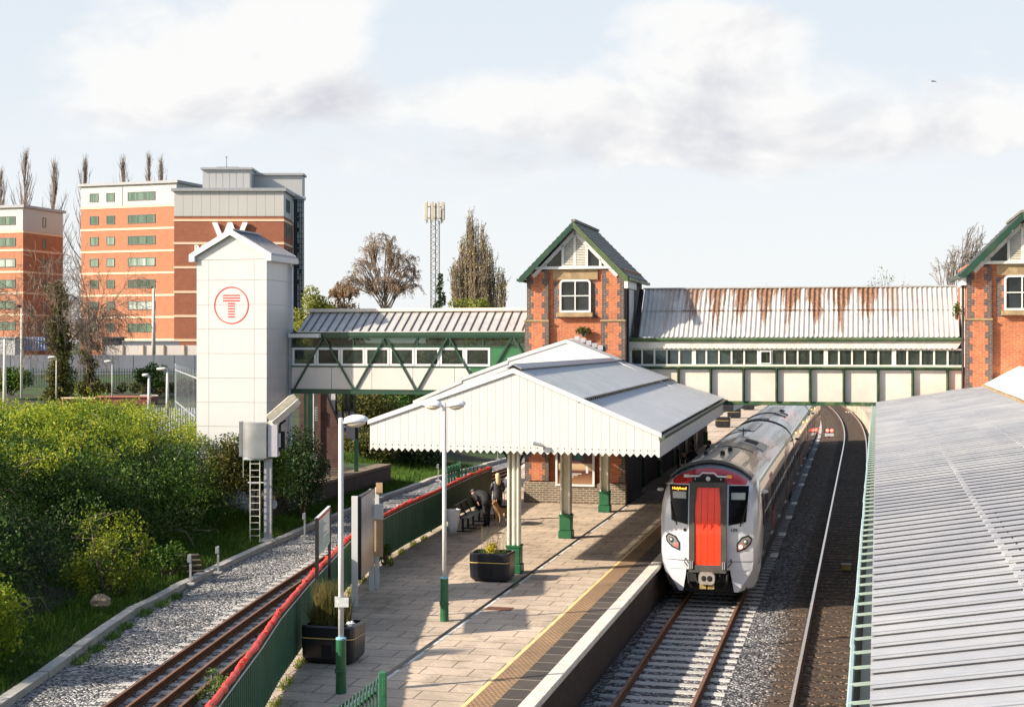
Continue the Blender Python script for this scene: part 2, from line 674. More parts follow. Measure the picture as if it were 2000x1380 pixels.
# ================================================================ ground, ballast, kerb, platform
KERB = [(-60, -11.5), (0, -10.6), (20, -10.3), (28.1, -10.0), (37.5, -10.05), (44.9, -9.3), (50, -8.6), (57.3, -7.4), (66, -5.8), (74.8, -4.0), (88, 0.0), (110, 8), (150, 22), (200, 38), (3000, 900)]
KY, KX = [a for a, b in KERB], [b for a, b in KERB]


def kerb_x(Y):
    return np.interp(Y, KY, KX)


def sst(x):
    x = np.clip(x, 0, 1)
    return x * x * (3 - 2 * x)


def ground_h(X, Y):
    X, Y = np.asarray(X, float), np.asarray(Y, float)
    d = kerb_x(Y) - X
    hb = 1.9 + 3.3 * sst((Y - 55) / 115)
    h = hb * sst((d - 1.2) / 8.0) * (1 - sst((X + 6) / 10))
    # the yard behind the bank lies flat
    return -0.30 + 0.24 * sst(d / 0.5) * (1 - sst((X - 20) / 10)) + h


def ballast_mat(name, cols, scale=17.0, brown=None):
    m, nt, N, L, b = new_mat(name)
    vec = coords(N, L)
    v = N.new('ShaderNodeTexVoronoi')
    v.inputs['Scale'].default_value = scale
    L.new(vec, v.inputs['Vector'])
    s = N.new('ShaderNodeSeparateColor')
    L.new(v.outputs['Color'], s.inputs[0])
    col = ramp(N, L, s.outputs[0], cols)
    big = noise_tex(N, L, vec, 0.7, 5, 0.65)
    col = mixc(N, L, 1.0, col, ramp(N, L, big, [(0.3, (0.72,) * 3), (0.7, (1.25,) * 3)]), 'MULTIPLY')
    if brown:
        sp = N.new('ShaderNodeSeparateXYZ')
        L.new(vec, sp.inputs[0])
        # sun and platform shade painted in: weathered brown by the far track, grey nearer
        a = mnode(N, L, 'ADD', mnode(N, L, 'MULTIPLY', sp.outputs[0], 1.3), mnode(N, L, 'MULTIPLY', big, 1.6))
        a = mnode(N, L, 'ADD', a, 2.05)
        far = mnode(N, L, 'MULTIPLY', mnode(N, L, 'SUBTRACT', sp.outputs[1], 48.0), 0.06, True)
        f = mnode(N, L, 'MAXIMUM', mnode(N, L, 'MULTIPLY', a, 1.0, True), far)
        bc = ramp(N, L, s.outputs[0], brown)
        col = mixc(N, L, f, col, bc)
    L.new(col, b.inputs['Base Color'])
    b.inputs['Roughness'].default_value = 0.9
    inv = mnode(N, L, 'SUBTRACT', 1.0, mnode(N, L, 'MULTIPLY', v.outputs['Distance'], 1.4))
    h = mnode(N, L, 'ADD', inv, mnode(N, L, 'MULTIPLY', s.outputs[1], 1.2))
    bumpn(N, L, b, h, 0.05, 1.0)
    return m


def ground_mat():
    m, nt, N, L, b = new_mat('grassy_earth')
    vec = coords(N, L)
    n1 = noise_tex(N, L, vec, 0.35, 8, 0.7)
    n2 = noise_tex(N, L, vec, 9, 6, 0.75)
    g = ramp(N, L, n2, [(0.3, (0.012, 0.035, 0.006)), (0.55, (0.04, 0.09, 0.012)), (0.75, (0.10, 0.14, 0.03))])
    e = ramp(N, L, n2, [(0.3, (0.012, 0.010, 0.006)), (0.7, (0.06, 0.045, 0.028))])
    f = mnode(N, L, 'MULTIPLY', mnode(N, L, 'SUBTRACT', n1, 0.44), 7, True)
    L.new(mixc(N, L, f, e, g), b.inputs['Base Color'])
    b.inputs['Roughness'].default_value = 0.95
    bumpn(N, L, b, n2, 0.08)
    return m


M['ground'] = ground_mat()
GREYS = [(0.0, (0.022, 0.022, 0.026)), (0.35, (0.11, 0.11, 0.115)), (0.65, (0.29, 0.285, 0.28)), (1.0, (0.62, 0.60, 0.57))]
GREYM = [(0.0, (0.010, 0.010, 0.012)), (0.4, (0.06, 0.06, 0.066)), (0.7, (0.20, 0.20, 0.21)), (1.0, (0.50, 0.49, 0.47))]
M['ballast'] = ballast_mat('grey_ballast', GREYS)
M['ballast_m'] = ballast_mat('mixed_ballast', GREYM, brown=[(0.0, (0.005, 0.003, 0.002)), (0.5, (0.045, 0.026, 0.015)), (0.85, (0.15, 0.09, 0.05)), (1.0, (0.40, 0.28, 0.17))])


def build_ground():
    xs = np.concatenate([[-2500, -900, -400, -200], np.arange(-120, -20, 4), np.arange(-20, 12, 0.8), np.arange(12, 60, 6), [90, 200, 500, 1200, 2500]])
    ys = np.concatenate([[-300, -60, 0], np.arange(10, 100, 1.5), np.arange(100, 260, 8), [320, 500, 900, 1600, 3000]])
    Xg, Yg = np.meshgrid(xs, ys)
    H = ground_h(Xg, Yg)
    r = np.random.default_rng(3)
    H = H + r.normal(size=H.shape) * 0.05 * (H > 0.2)
    nx = len(xs)
    vs = list(zip(Xg.ravel().tolist(), Yg.ravel().tolist(), H.ravel().tolist()))
    fs = [(j * nx + i, j * nx + i + 1, (j + 1) * nx + i + 1, (j + 1) * nx + i) for j in range(len(ys) - 1) for i in range(nx - 1)]
    struct('ground', MB().add(vs, fs), M['ground'], smooth=True)


build_ground()


def strip(left, right, z, n=None):
    """sheet between two world poly lines of equal length"""
    vs, fs = [], []
    for a, b in zip(left, right):
        vs += [(a[0], a[1], z), (b[0], b[1], z)]
    for i in range(len(left) - 1):
        fs.append((2 * i, 2 * i + 1, 2 * i + 3, 2 * i + 2))
    return MB().add(vs, fs)


def curve_v(u):
    """sideways drift of the main line: straight, then bending left"""
    return -max(0.0, u - 105.0) ** 2 / (2 * 765.0)


yy = [0, 10, 18, 24, 30, 36, 42, 48, 54, 60, 66, 72, 80, 88, 100, 120]
struct('ballast_branch', strip([(kerb_x(y) + 0.05, y) for y in yy], [(kerb_x(y) + 9.0, y) for y in yy], -0.165), M['ballast'])
uu = [0, 20, 40, 60, 80, 100, 110, 120, 130, 140, 150, 160, 175, 190]
mb = MB()
for i, u in enumerate(uu):
    mb.v += [(-6.2 + curve_v(u), u, -0.17), (3.2 + curve_v(u), u, -0.17)]
for i in range(len(uu) - 1):
    mb.f.append((2 * i, 2 * i + 1, 2 * i + 3, 2 * i + 2))
    mb.m.append(0)
struct('ballast_main', mb, M['ballast_m'], loc=(0, 0, 0), rotz=-TH)

# kerb of rough concrete along the edge of the branch ballast
mb = MB()
r_ = random.Random(4)
y = 14.0
while y < 96:
    L_ = r_.uniform(1.6, 2.6)
    a = Vector((kerb_x(y) + r_.uniform(-.03, .03), y, -0.11 + r_.uniform(-.02, .02)))
    b_ = Vector((kerb_x(y + L_), y + L_ - 0.02, -0.11 + r_.uniform(-.02, .02)))
    mb.bar(a, b_, 0.26, 0.22)
    y += L_
struct('kerb', mb, M['concrete'])


# ---------------------------------------------------------------- platform
def slab_mat(name, c1, c2, mortar, bw, bh, ms, tint=0.35):
    m, nt, N, L, b = new_mat(name)
    t = N.new('ShaderNodeTexCoord')
    br = N.new('ShaderNodeTexBrick')
    L.new(t.outputs['Object'], br.inputs['Vector'])
    br.inputs['Scale'].default_value = 1.0
    br.inputs['Brick Width'].default_value = bw
    br.inputs['Row Height'].default_value = bh
    br.inputs['Mortar Size'].default_value = ms
    br.inputs['Mortar Smooth'].default_value = 0.2
    br.inputs['Bias'].default_value = 0.0
    br.inputs['Color1'].default_value = lin(c1)
    br.inputs['Color2'].default_value = lin(c2)
    br.inputs['Mortar'].default_value = lin(mortar)
    n = noise_tex(N, L, t.outputs['Object'], 0.45, 8, 0.68, 0.4)
    col = mixc(N, L, 1.0, br.outputs['Color'], ramp(N, L, n, [(0.32, (1 - tint,) * 3), (0.62, (1.12,) * 3)]), 'MULTIPLY')
    n2 = noise_tex(N, L, t.outputs['Object'], 14, 5, 0.75)
    col = mixc(N, L, 1.0, col, ramp(N, L, n2, [(0.3, (0.8,) * 3), (0.7, (1.12,) * 3)]), 'MULTIPLY')
    # damp green patches and old stains
    n3 = noise_tex(N, L, t.outputs['Object'], 1.1, 8, 0.75, 0.8)
    f = mnode(N, L, 'MULTIPLY', mnode(N, L, 'SUBTRACT', n3, 0.53), 4.0, True)
    col = mixc(N, L, f, col, (0.10, 0.085, 0.055))
    L.new(col, b.inputs['Base Color'])
    b.inputs['Roughness'].default_value = 0.8
    h = mnode(N, L, 'ADD', mnode(N, L, 'SUBTRACT', 1.0, br.outputs['Fac']), mnode(N, L, 'MULTIPLY', n2, 0.25))
    bumpn(N, L, b, h, 0.006)
    return m


M['slab'] = slab_mat('paving_slabs', (0.54, 0.43, 0.325), (0.47, 0.375, 0.285), (0.17, 0.13, 0.10), 0.92, 0.6, 0.014)
M['slab_dk'] = slab_mat('dark_edge_slabs', (0.075, 0.058, 0.046), (0.05, 0.04, 0.034), (0.34, 0.29, 0.23), 5.0, 0.72, 0.016, 0.3)
M['tactile'] = slab_mat('tan_tactile_paving', (0.42, 0.265, 0.135), (0.34, 0.21, 0.11), (0.20, 0.12, 0.065), 0.10, 0.10, 0.022, 0.25)
M['yellow'] = plain('yellow_line_paint', (0.74, 0.54, 0.24), 0.6, var=0.12, scale=3, dirt=(0.45, 0.33, 0.18), dirt_amt=0.35)
M['coping'] = plain('white_coping', (0.62, 0.57, 0.50), 0.7, var=0.15, scale=5, dirt=(0.3, 0.26, 0.21), dirt_amt=0.4, bump=0.004)
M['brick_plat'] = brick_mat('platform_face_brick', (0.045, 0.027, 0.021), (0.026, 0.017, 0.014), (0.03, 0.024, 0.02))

# left edge of the island platform (x, y), follows the green fence and then the branch line
PLEFT = [(-3.7, 10), (-4.05, 18.9), (-4.2, 22.9), (-4.32, 25.4), (-4.32, 28.9), (-4.22, 35.1), (-4.02, 38.2), (-3.4, 42.5), (-2.65, 46.6), (-1.75, 51.9),
         (-1.05, 55.3), (-0.65, 60), (-0.25, 65), (0.58, 71.8), (2.4, 80), (6, 92), (10.5, 104), (16, 118), (24, 138), (33, 160)]


def build_platform():
    mb = MB()
    lp = [UV(p) for p in PLEFT]
    us = [p[0] for p in lp]
    vl = [p[1] for p in lp]
    ulist = sorted(set([round(u, 3) for u in us] + list(range(15, 165, 5))))
    ulist = [u for u in ulist if us[0] <= u <= us[-1]]
    bands = [(-6.43, 0), (-6.33, 2), (-5.92, 3), (-5.48, 1)]
    Z = PLZ
    def L_(u): return np.interp(u, us, vl)
    for a, b_ in zip(ulist[:-1], ulist[1:]):
        ca, cb = curve_v(a), curve_v(b_)
        la, lb = min(L_(a), -6.6 + ca), min(L_(b_), -6.6 + cb)
        mb.add([(la, a, Z), (-6.43 + ca, a, Z), (-6.43 + cb, b_, Z), (lb, b_, Z)], [(0, 1, 2, 3)], 0)
        for x0, x1, mi in ((-6.43, -6.35, 2), (-6.35, -5.92, 3), (-5.92, -5.50, 1)):
            mb.add([(x0 + ca, a, Z), (x1 + ca, a, Z), (x1 + cb, b_, Z), (x0 + cb, b_, Z)], [(0, 1, 2, 3)], mi)
        # coping with nosing: top, face, underside, then the brick face set back
        pr = [(-5.50, Z), (-5.49, Z + 0.012), (-5.22, Z + 0.012), (-5.20, Z - 0.01), (-5.20, Z - 0.09), (-5.30, Z - 0.11)]
        for (p, q) in zip(pr[:-1], pr[1:]):
            mb.add([(p[0] + ca, a, p[1]), (q[0] + ca, a, q[1]), (q[0] + cb, b_, q[1]), (p[0] + cb, b_, p[1])], [(0, 1, 2, 3)], 4)
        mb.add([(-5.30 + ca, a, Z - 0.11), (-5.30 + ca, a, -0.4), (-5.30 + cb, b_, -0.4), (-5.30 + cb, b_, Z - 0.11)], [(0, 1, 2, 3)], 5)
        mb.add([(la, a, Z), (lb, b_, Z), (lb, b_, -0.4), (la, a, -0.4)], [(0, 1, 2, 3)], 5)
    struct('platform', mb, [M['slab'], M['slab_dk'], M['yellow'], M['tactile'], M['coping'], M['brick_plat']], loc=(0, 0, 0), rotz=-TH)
    # worn white edge line on the branch side beyond the end of the fence
    mb = MB()
    far = [p for p in PLEFT if p[1] >= 55.3]
    for off, w in ((0.03, 0.22), (0.62, 0.06)):
        for a, b_ in zip(far[:-1], far[1:]):
            mb.add([(a[0] + off, a[1], Z + .004), (a[0] + off + w, a[1], Z + .004), (b_[0] + off + w, b_[1], Z + .004), (b_[0] + off, b_[1], Z + .004)], [(0, 1, 2, 3)])
    struct('platform_edge_line', mb, M['coping'])
    # right-hand platform under the big canopy
    mb = MB()
    for a, b_ in zip(range(-6, 160, 6), range(0, 166, 6)):
        ca, cb = curve_v(a), curve_v(b_)
        mb.add([(1.05 + ca, a, Z), (14 + ca, a, Z), (14 + cb, b_, Z), (1.05 + cb, b_, Z), (1.05 + ca, a, -.4), (1.05 + cb, b_, -.4)], [(0, 1, 2, 3), (4, 0, 3, 5)], 0)
    struct('platform_opposite', mb, M['slab'], loc=(0, 0, 0), rotz=-TH)


build_platform()

# slot drain running the length of the platform
M['drain_white'] = plain('worn_white_paint', (0.62, 0.60, 0.56), 0.7, var=0.2, scale=2.2, dirt=(0.12, 0.10, 0.075), dirt_amt=3.0)
t = thing_uv('drain_channel', 'long dark slot drain running along the paving of the island platform', 'drain', 10, -8.35, PLZ)
mesh_obj('grating', MB().box(-0.045, 0.045, 0, 48, -0.05, 0.006), M['black'], t)
mesh_obj('channel_edge', MB().box(0.055, 0.125, 0, 45, -0.02, 0.004), M['drain_white'], t)
g = G(975, 1188, PLZ)
u0, v0 = UV(g)
t = thing_uv('manhole_cover', 'rust brown access cover let into the platform paving beside the drain', 'manhole cover', u0, v0, PLZ)
mesh_obj('cover', MB().box(-0.28, 0.28, -0.17, 0.17, -0.05, 0.008), plain('brown_cover', (0.11, 0.04, 0.02), 0.8, var=0.3), t)
mesh_obj('frame', MB().box(-0.31, 0.31, -0.20, -0.172, -0.05, 0.006).box(-0.31, 0.31, 0.172, 0.20, -0.05, 0.006).box(-0.31, -0.282, -0.172, 0.172, -0.05, 0.006).box(0.282, 0.31, -0.172, 0.172, -0.05, 0.006), M['rust'], t)

# ---------------------------------------------------------------- tracks
RAILP = [(-.065, -.15), (.065, -.15), (.065, -.137), (.012, -.12), (.012, -.045), (.036, -.036), (.036, -.003), (.03, 0), (-.03, 0), (-.036, -.003), (-.036, -.036), (-.012, -.045), (-.012, -.12), (-.065, -.137)]


def sweep_rail(name, pts, off, mats, parent, z=0.0):
    mb = MB()
    n = len(RAILP)
    rings = []
    for i, p in enumerate(pts):
        a, b_ = pts[max(i - 1, 0)], pts[min(i + 1, len(pts) - 1)]
        d = Vector((b_[0] - a[0], b_[1] - a[1])).normalized()
        nx, ny = d.y, -d.x
        rings.append([(p[0] + nx * (off + q[0]), p[1] + ny * (off + q[0]), q[1] + z) for q in RAILP])
    mb.ring_bridge(rings)
    for i, f in enumerate(mb.f):
        k = i % n
        mb.m[i] = 1 if (i < (len(pts) - 1) * n and k in (6, 7, 8)) else 0
    return mesh_obj(name, mb, mats, parent)


def sleeper_mesh(w=2.5, d=0.25):
    mb = MB()
    mb.bev(-w / 2, w / 2, -d / 2, d / 2, -0.34, -0.152, 0.02)
    return mb


def track(name, label, pts, rails, rail_mats, sl_mat, pitch, smax, width=2.5, jitter=0.0, check=None, seed=1, clips=True):
    t = thing(name, label, 'railway track', (0, 0, 0))
    for k, off in enumerate(rails):
        sweep_rail('rail', pts, off, rail_mats[k], t)
    if check:
        for off in check:
            sweep_rail('check_rail', pts, off, rail_mats[0], t, z=0.01)
    rr = random.Random(seed)
    seg, cum = [], [0]
    for a, b_ in zip(pts[:-1], pts[1:]):
        cum.append(cum[-1] + (Vector(b_[:2]) - Vector(a[:2])).length)
    m0 = None
    rest = MB()
    s, n = 0.2, 0
    while s < cum[-1]:
        i = min(len(pts) - 2, max(0, next((j for j, c in enumerate(cum) if c > s), len(cum) - 1) - 1))
        f = (s - cum[i]) / (cum[i + 1] - cum[i])
        x = pts[i][0] + (pts[i + 1][0] - pts[i][0]) * f
        y = pts[i][1] + (pts[i + 1][1] - pts[i][1]) * f
        a = atan2(pts[i + 1][0] - pts[i][0], pts[i + 1][1] - pts[i][1])
        a += rr.uniform(-1, 1) * jitter
        if n < smax:
            if m0 is None:
                o = mesh_obj('sleeper', sleeper_mesh(width), sl_mat, t, loc=(x, y, 0), rotz=-a)
                m0 = o
            else:
                o = m0.copy()
                SC.collection.objects.link(o)
                o.location = (x, y, rr.uniform(-.008, .008))
                o.rotation_euler = (0, 0, -a)
        else:
            ca, sa = cos(-a), sin(-a)
            src = sleeper_mesh(width)
            rest.add([(x + p[0] * ca - p[1] * sa, y + p[0] * sa + p[1] * ca, p[2]) for p in src.v], src.f)
        s += pitch
        n += 1
    if rest.v:
        tag(mesh_obj('far_sleepers', rest, sl_mat, t), kind='stuff')
    return t


M['sleeper_pale'] = plain('pale_sleeper', (0.42, 0.41, 0.385), 0.9, var=0.2, scale=5, bump=0.004, dirt=(0.12, 0.10, 0.08), dirt_amt=0.5)
M['sleeper_brown'] = plain('brown_sleeper', (0.050, 0.033, 0.022), 0.9, var=0.4, scale=4, bump=0.006, dirt=(0.02, 0.015, 0.01), dirt_amt=0.6)


def uvline(v0, u0, u1, step=4.0, drift=0.0):
    out = []
    u = u0
    while u <= u1:
        out.append(P(u, v0 + drift * min(u - 28, 72) + curve_v(u)))
        u += step
    return out


RM_R = [M['rust'], M['rail_dull']]
RM_P = [M['rust'], M['rail_top']]
track('railway_track', 'rusty main line track on pale sleepers that the train stands on', uvline(-3.83, 18, 150), (-0.755, 0.755), (RM_R, RM_R), M['sleeper_pale'], 0.62, 60)
track('railway_track', 'empty main line track with a shining left rail on dark brown sleepers', uvline(-0.465, 18, 172, drift=0.0055), (-0.755, 0.755), (RM_P, RM_P), M['sleeper_brown'], 0.62, 100, jitter=0.01)
BR = [(-8.05, 14), (-7.62, 20), (-7.17, 27.5), (-6.68, 34), (-6.25, 39), (-5.82, 43.6), (-5.1, 50), (-4.15, 57), (-2.75, 66), (-1.0, 75), (1.8, 85), (6.2, 97), (12, 111)]
brp = []
for k in range(56):
    yv = 14 + k * 1.75
    brp.append((np.interp(yv, [b[1] for b in BR], [b[0] for b in BR]), yv))
brp = [(sum(brp[max(0, min(len(brp) - 1, i + d))][0] for d in (-2, -1, 0, 1, 2)) / 5, p[1]) for i, p in enumerate(brp)]
track('railway_track', 'branch line track with rusty check rails between the kerb and the green fence', [Vector((a, b, 0)) for a, b in brp], (-0.715, 0.755), (RM_R, RM_R), M['sleeper_pale'], 0.66, 80, jitter=0.012, check=(-0.245, 0.27), width=2.5)
# ================================================================ station buildings
def tglass(name, tint=(0.55, 0.62, 0.58), solid=0.35, base=(0.05, 0.06, 0.055)):
    """thin window pane: partly clear, partly dirty, with reflections"""
    m, nt, N, L, b = new_mat(name)
    vec = coords(N, L)
    n = noise_tex(N, L, vec, 2.5, 4)
    L.new(ramp(N, L, n, [(0.3, tuple(x * .6 for x in base)), (0.7, tuple(x * 1.6 for x in base))]), b.inputs['Base Color'])
    b.inputs['Roughness'].default_value = 0.08
    tr = N.new('ShaderNodeBsdfTransparent')
    tr.inputs[0].default_value = lin(tint)
    mx = N.new('ShaderNodeMixShader')
    mx.inputs[0].default_value = solid
    L.new(tr.outputs[0], mx.inputs[1])
    L.new(b.outputs[0], mx.inputs[2])
    L.new(mx.outputs[0], N['Material Output'].inputs[0])
    return m


M['tglass'] = tglass('bridge_window_glass')


def sheet_metal(name, base, rough=0.45, metal=0.3, rust=None, var=0.1, dirt=None, dirt_amt=0.3, rustfn=False):
    m, nt, N, L, b = new_mat(name)
    t = N.new('ShaderNodeTexCoord')
    O = t.outputs['Object']
    n = noise_tex(N, L, O, 1.5, 6, 0.65)
    lo, hi = tuple(x * (1 - var) for x in base), tuple(min(1, x * (1 + var)) for x in base)
    col = ramp(N, L, n, [(0.3, lo), (0.7, hi)])
    if dirt:
        n3 = noise_tex(N, L, O, 3.2, 8, 0.75)
        f = mnode(N, L, 'MULTIPLY', mnode(N, L, 'SUBTRACT', n3, 0.5), 6 * dirt_amt, True)
        col = mixc(N, L, f, col, dirt)
    if rustfn:
        s = N.new('ShaderNodeSeparateXYZ')
        L.new(O, s.inputs[0])
        cb = N.new('ShaderNodeCombineXYZ')
        L.new(mnode(N, L, 'MULTIPLY', s.outputs[0], 5.5), cb.inputs[0])
        L.new(mnode(N, L, 'MULTIPLY', s.outputs[2], 0.45), cb.inputs[2])
        streak = noise_tex(N, L, cb.outputs[0], 1.6, 6, 0.72)
        # every purlin bay has its own run of rust starting at the ridge
        per = mnode(N, L, 'FRACT', mnode(N, L, 'DIVIDE', s.outputs[0], 0.93))
        bay = mnode(N, L, 'SUBTRACT', 0.30, mnode(N, L, 'ABSOLUTE', mnode(N, L, 'SUBTRACT', per, 0.42)))
        zf = mnode(N, L, 'MULTIPLY', mnode(N, L, 'SUBTRACT', s.outputs[2], 8.15), 0.36)
        xr = mnode(N, L, 'MULTIPLY', mnode(N, L, 'SUBTRACT', 10.9, s.outputs[0]), 0.5, True)
        xl = mnode(N, L, 'MULTIPLY', mnode(N, L, 'SUBTRACT', s.outputs[0], 0.6), 0.5, True)
        e = mnode(N, L, 'ADD', mnode(N, L, 'MULTIPLY', bay, 1.15), mnode(N, L, 'ADD', zf, mnode(N, L, 'MULTIPLY', mnode(N, L, 'SUBTRACT', streak, 0.5), 2.3)))
        jn = mnode(N, L, 'MULTIPLY', mnode(N, L, 'SUBTRACT', 0.05, mnode(N, L, 'ABSOLUTE', mnode(N, L, 'SUBTRACT', s.outputs[2], 8.2))), 6.0, True)
        e = mnode(N, L, 'ADD', e, jn)
        f = mnode(N, L, 'MULTIPLY', mnode(N, L, 'SUBTRACT', e, 0.10), 6.5, True)
        f = mnode(N, L, 'MULTIPLY', f, mnode(N, L, 'MULTIPLY', xr, xl))
        n5 = noise_tex(N, L, O, 14, 4)
        col = mixc(N, L, f, col, ramp(N, L, n5, [(0.35, (0.13, 0.060, 0.032)), (0.65, (0.32, 0.18, 0.11))]))
    L.new(col, b.inputs['Base Color'])
    b.inputs['Roughness'].default_value = rough
    b.inputs['Metallic'].default_value = metal
    bumpn(N, L, b, noise_tex(N, L, O, 25, 4), 0.002)
    return m


M['roof_rust'] = sheet_metal('rusty_corrugated_iron', (0.52, 0.49, 0.46), rustfn=True, dirt=(0.33, 0.29, 0.23), dirt_amt=0.35)
M['roof_white'] = sheet_metal('pale_corrugated_sheet', (0.41, 0.42, 0.435), 0.5, 0.1, dirt=(0.28, 0.28, 0.27), dirt_amt=0.35)
M['roof_seam'] = sheet_metal('seamed_metal_roof', (0.50, 0.48, 0.46), 0.45, 0.3, dirt=(0.24, 0.21, 0.19), dirt_amt=0.3)
M['roof_lift'] = sheet_metal('grey_lift_roof', (0.28, 0.28, 0.31), 0.45, 0.3)


def corrugated(mb, x0, x1, pitch, amp, path, per=6, mi=None, flip=False, skew=None):
    """sheet running along x with waves, following path [(y,z),...] down the slope"""
    n = max(2, int((x1 - x0) / pitch * per))
    rows = []
    for (y, z) in path:
        rows.append(None)
    vs = []
    nn = []
    for j, (y, z) in enumerate(path):
        a, b_ = path[max(j - 1, 0)], path[min(j + 1, len(path) - 1)]
        d = Vector((b_[0] - a[0], b_[1] - a[1])).normalized()
        nrm = (-d.y, d.x) if -d.y * 0 + d.x >= 0 else (d.y, -d.x)
        if nrm[1] < 0:
            nrm = (-nrm[0], -nrm[1])
        for i in range(n + 1):
            x = x0 + (x1 - x0) * i / n
            w = amp * sin(2 * pi * x / pitch)
            vs.append((x, y + nrm[0] * w, z + nrm[1] * w))
    fs = []
    for j in range(len(path) - 1):
        for i in range(n):
            a = j * (n + 1) + i
            fs.append((a, a + 1, a + n + 2, a + n + 1))
    mb.add(vs, fs, mi)


def quoins(mb, x, side, y, z0, z1, wa=0.15, wb=0.25, h=0.225, depth=0.02):
    """toothed strip of blue brick: x is the straight edge, side +1/-1 the direction of the teeth"""
    z, k = z0, 0
    while z < z1 - 0.01:
        w = wa if k % 2 else wb
        zt = min(z + h, z1)
        xa, xb = (x, x + side * w) if side > 0 else (x - w, x)
        mb.box(xa, xb, y - 0.004, y + depth, z, zt)
        z, k = zt, k + 1


def make_tower(label, v, full=True):
    t = thing_uv('brick_tower', label, 'tower', 53.2, v, 0.0, 'brick lift towers of the footbridge')
    D = 4.6
    mb = MB()
    mb.box(-1.86, 1.86, 0.14, D, PLZ, 9.76)                         # core
    for s in (-1, 1):
        a, b_ = sorted((s * 1.03, s * 1.86))
        mb.box(a, b_, 0.0, 0.14, 1.75, 9.70)                        # pilasters
        a, b_ = sorted((s * 1.00, s * 1.93))
        mb.box(a, b_, -0.05, 0.0, 1.75, 7.76)                       # thicker lower stage
    w = mesh_obj('wall', mb, M['brick_or'], t)
    mb = MB()
    for s in (-1, 1):
        for (z0, z1, yy_, xo, xi) in ((7.84, 9.70, 0.0, 1.86, 1.03), (1.75, 7.76, -0.05, 1.93, 1.00)):
            quoins(mb, s * xo, -s, yy_, z0, z1)
            quoins(mb, s * xi, s, yy_, z0, z1)
        quoins(mb, s * 0.85 if s < 0 else s * 0.60, 1, 0.14, 7.9, 9.3, 0.17, 0.25)
    mb.box(1.86, 1.875, 0.0, D, PLZ, 9.70)
    mb.box(1.86, 1.94, -0.04, 0.3, PLZ, 7.76)
    mesh_obj('blue_brick_quoins', mb, M['brick_bl'], w)
    mb = MB()
    mb.bev(-1.97, 1.97, -0.10, 0.13, PLZ, 1.70, 0.03)
    mesh_obj('plinth', mb, M['brick_base'], w)
    for s in (-1, 1):
        a, b_ = sorted((s * 0.98, s * 1.95))
        mesh_obj('stone_band', MB().bev(a, b_, -0.09, 0.12, 7.76, 7.84, 0.015), M['stone'], w)
    mesh_obj('lintel', MB().box(-0.86, 0.86, 0.06, 0.15, 9.36, 9.74), M['stone'], w)
    # window with rounded head
    wf = MB()

    def rr_ring(w2, z0, z1, r):
        pts = []
        for (cx, cz, a0) in ((w2 - r, z1 - r, 0), (-w2 + r, z1 - r, 90), (-w2 + .02, z0 + .02, 180), (w2 - .02, z0 + .02, 270)):
            rr = r if a0 in (0, 90) else .02
            for k in range(5):
                a = radians(a0 + k * 22.5)
                pts.append((cx + rr * cos(a), cz + rr * sin(a)))
        return pts
    o_, i_ = rr_ring(0.60, 8.12, 9.36, 0.14), rr_ring(0.53, 8.20, 9.29, 0.09)
    n = len(o_)
    for (ya, yb) in ((0.03, 0.10),):
        vs = [(p[0], ya, p[1]) for p in o_] + [(p[0], ya, p[1]) for p in i_] + [(p[0], yb, p[1]) for p in i_] + [(p[0], yb, p[1]) for p in o_]
        fs = []
        for k in range(n):
            k2 = (k + 1) % n
            fs += [(k, n + k, n + k2, k2), (n + k, 2 * n + k, 2 * n + k2, n + k2), (2 * n + k, 3 * n + k, 3 * n + k2, 2 * n + k2), (3 * n + k, k, k2, 3 * n + k2)]
        wf.add(vs, fs)
    wf.box(-0.022, 0.022, 0.035, 0.09, 8.20, 9.29).box(-0.53, -0.022, 0.04, 0.085, 8.73, 8.77).box(0.022, 0.53, 0.04, 0.085, 8.73, 8.77)
    wd = mesh_obj('window', wf, M['white'], t)
    mesh_obj('pane', MB().box(-0.55, 0.55, 0.095, 0.12, 8.15, 9.34), M['glass'], wd)
    mesh_obj('sill', MB().bev(-0.70, 0.70, -0.10, 0.14, 7.94, 8.11, 0.02), M['stone'], wd)
    # roof: slates, green bargeboards, louvred timber gable
    pk, ez, ex = 11.54, 9.46, 2.06
    mb = MB()
    for s in (-1, 1):
        a, b_ = Vector((0, 0, pk)), Vector((s * ex, 0, ez))
        nd = Vector((s * (pk - ez), 0, ex)).normalized() * 0.07
        rows = 13
        for k in range(rows):
            p, q = a.lerp(b_, k / rows), a.lerp(b_, (k + 1) / rows)
            up = 0.018
            ys = [-0.34, D + 0.25]
            vs = [(p.x, ys[0], p.z), (p.x, ys[1], p.z), (q.x + nd.x * 0.3, ys[1], q.z + up), (q.x + nd.x * 0.3, ys[0], q.z + up), (q.x, ys[0], q.z - .05), (q.x, ys[1], q.z - .05), (p.x, ys[0], p.z - .05), (p.x, ys[1], p.z - .05)]
            mb.add(vs, [(0, 1, 2, 3), (3, 2, 5, 4), (4, 5, 7, 6), (6, 0, 3, 4), (7, 5, 2, 1)])
    rf = mesh_obj('roof', mb, M['slate'], t)
    mb = MB().bar((0, -0.36, pk + 0.03), (0, D + 0.27, pk + 0.03), 0.16, 0.09)
    mesh_obj('ridge_tiles', mb, plain('ridge_tile', (0.16, 0.15, 0.13), 0.8, var=0.3, scale=5), rf)
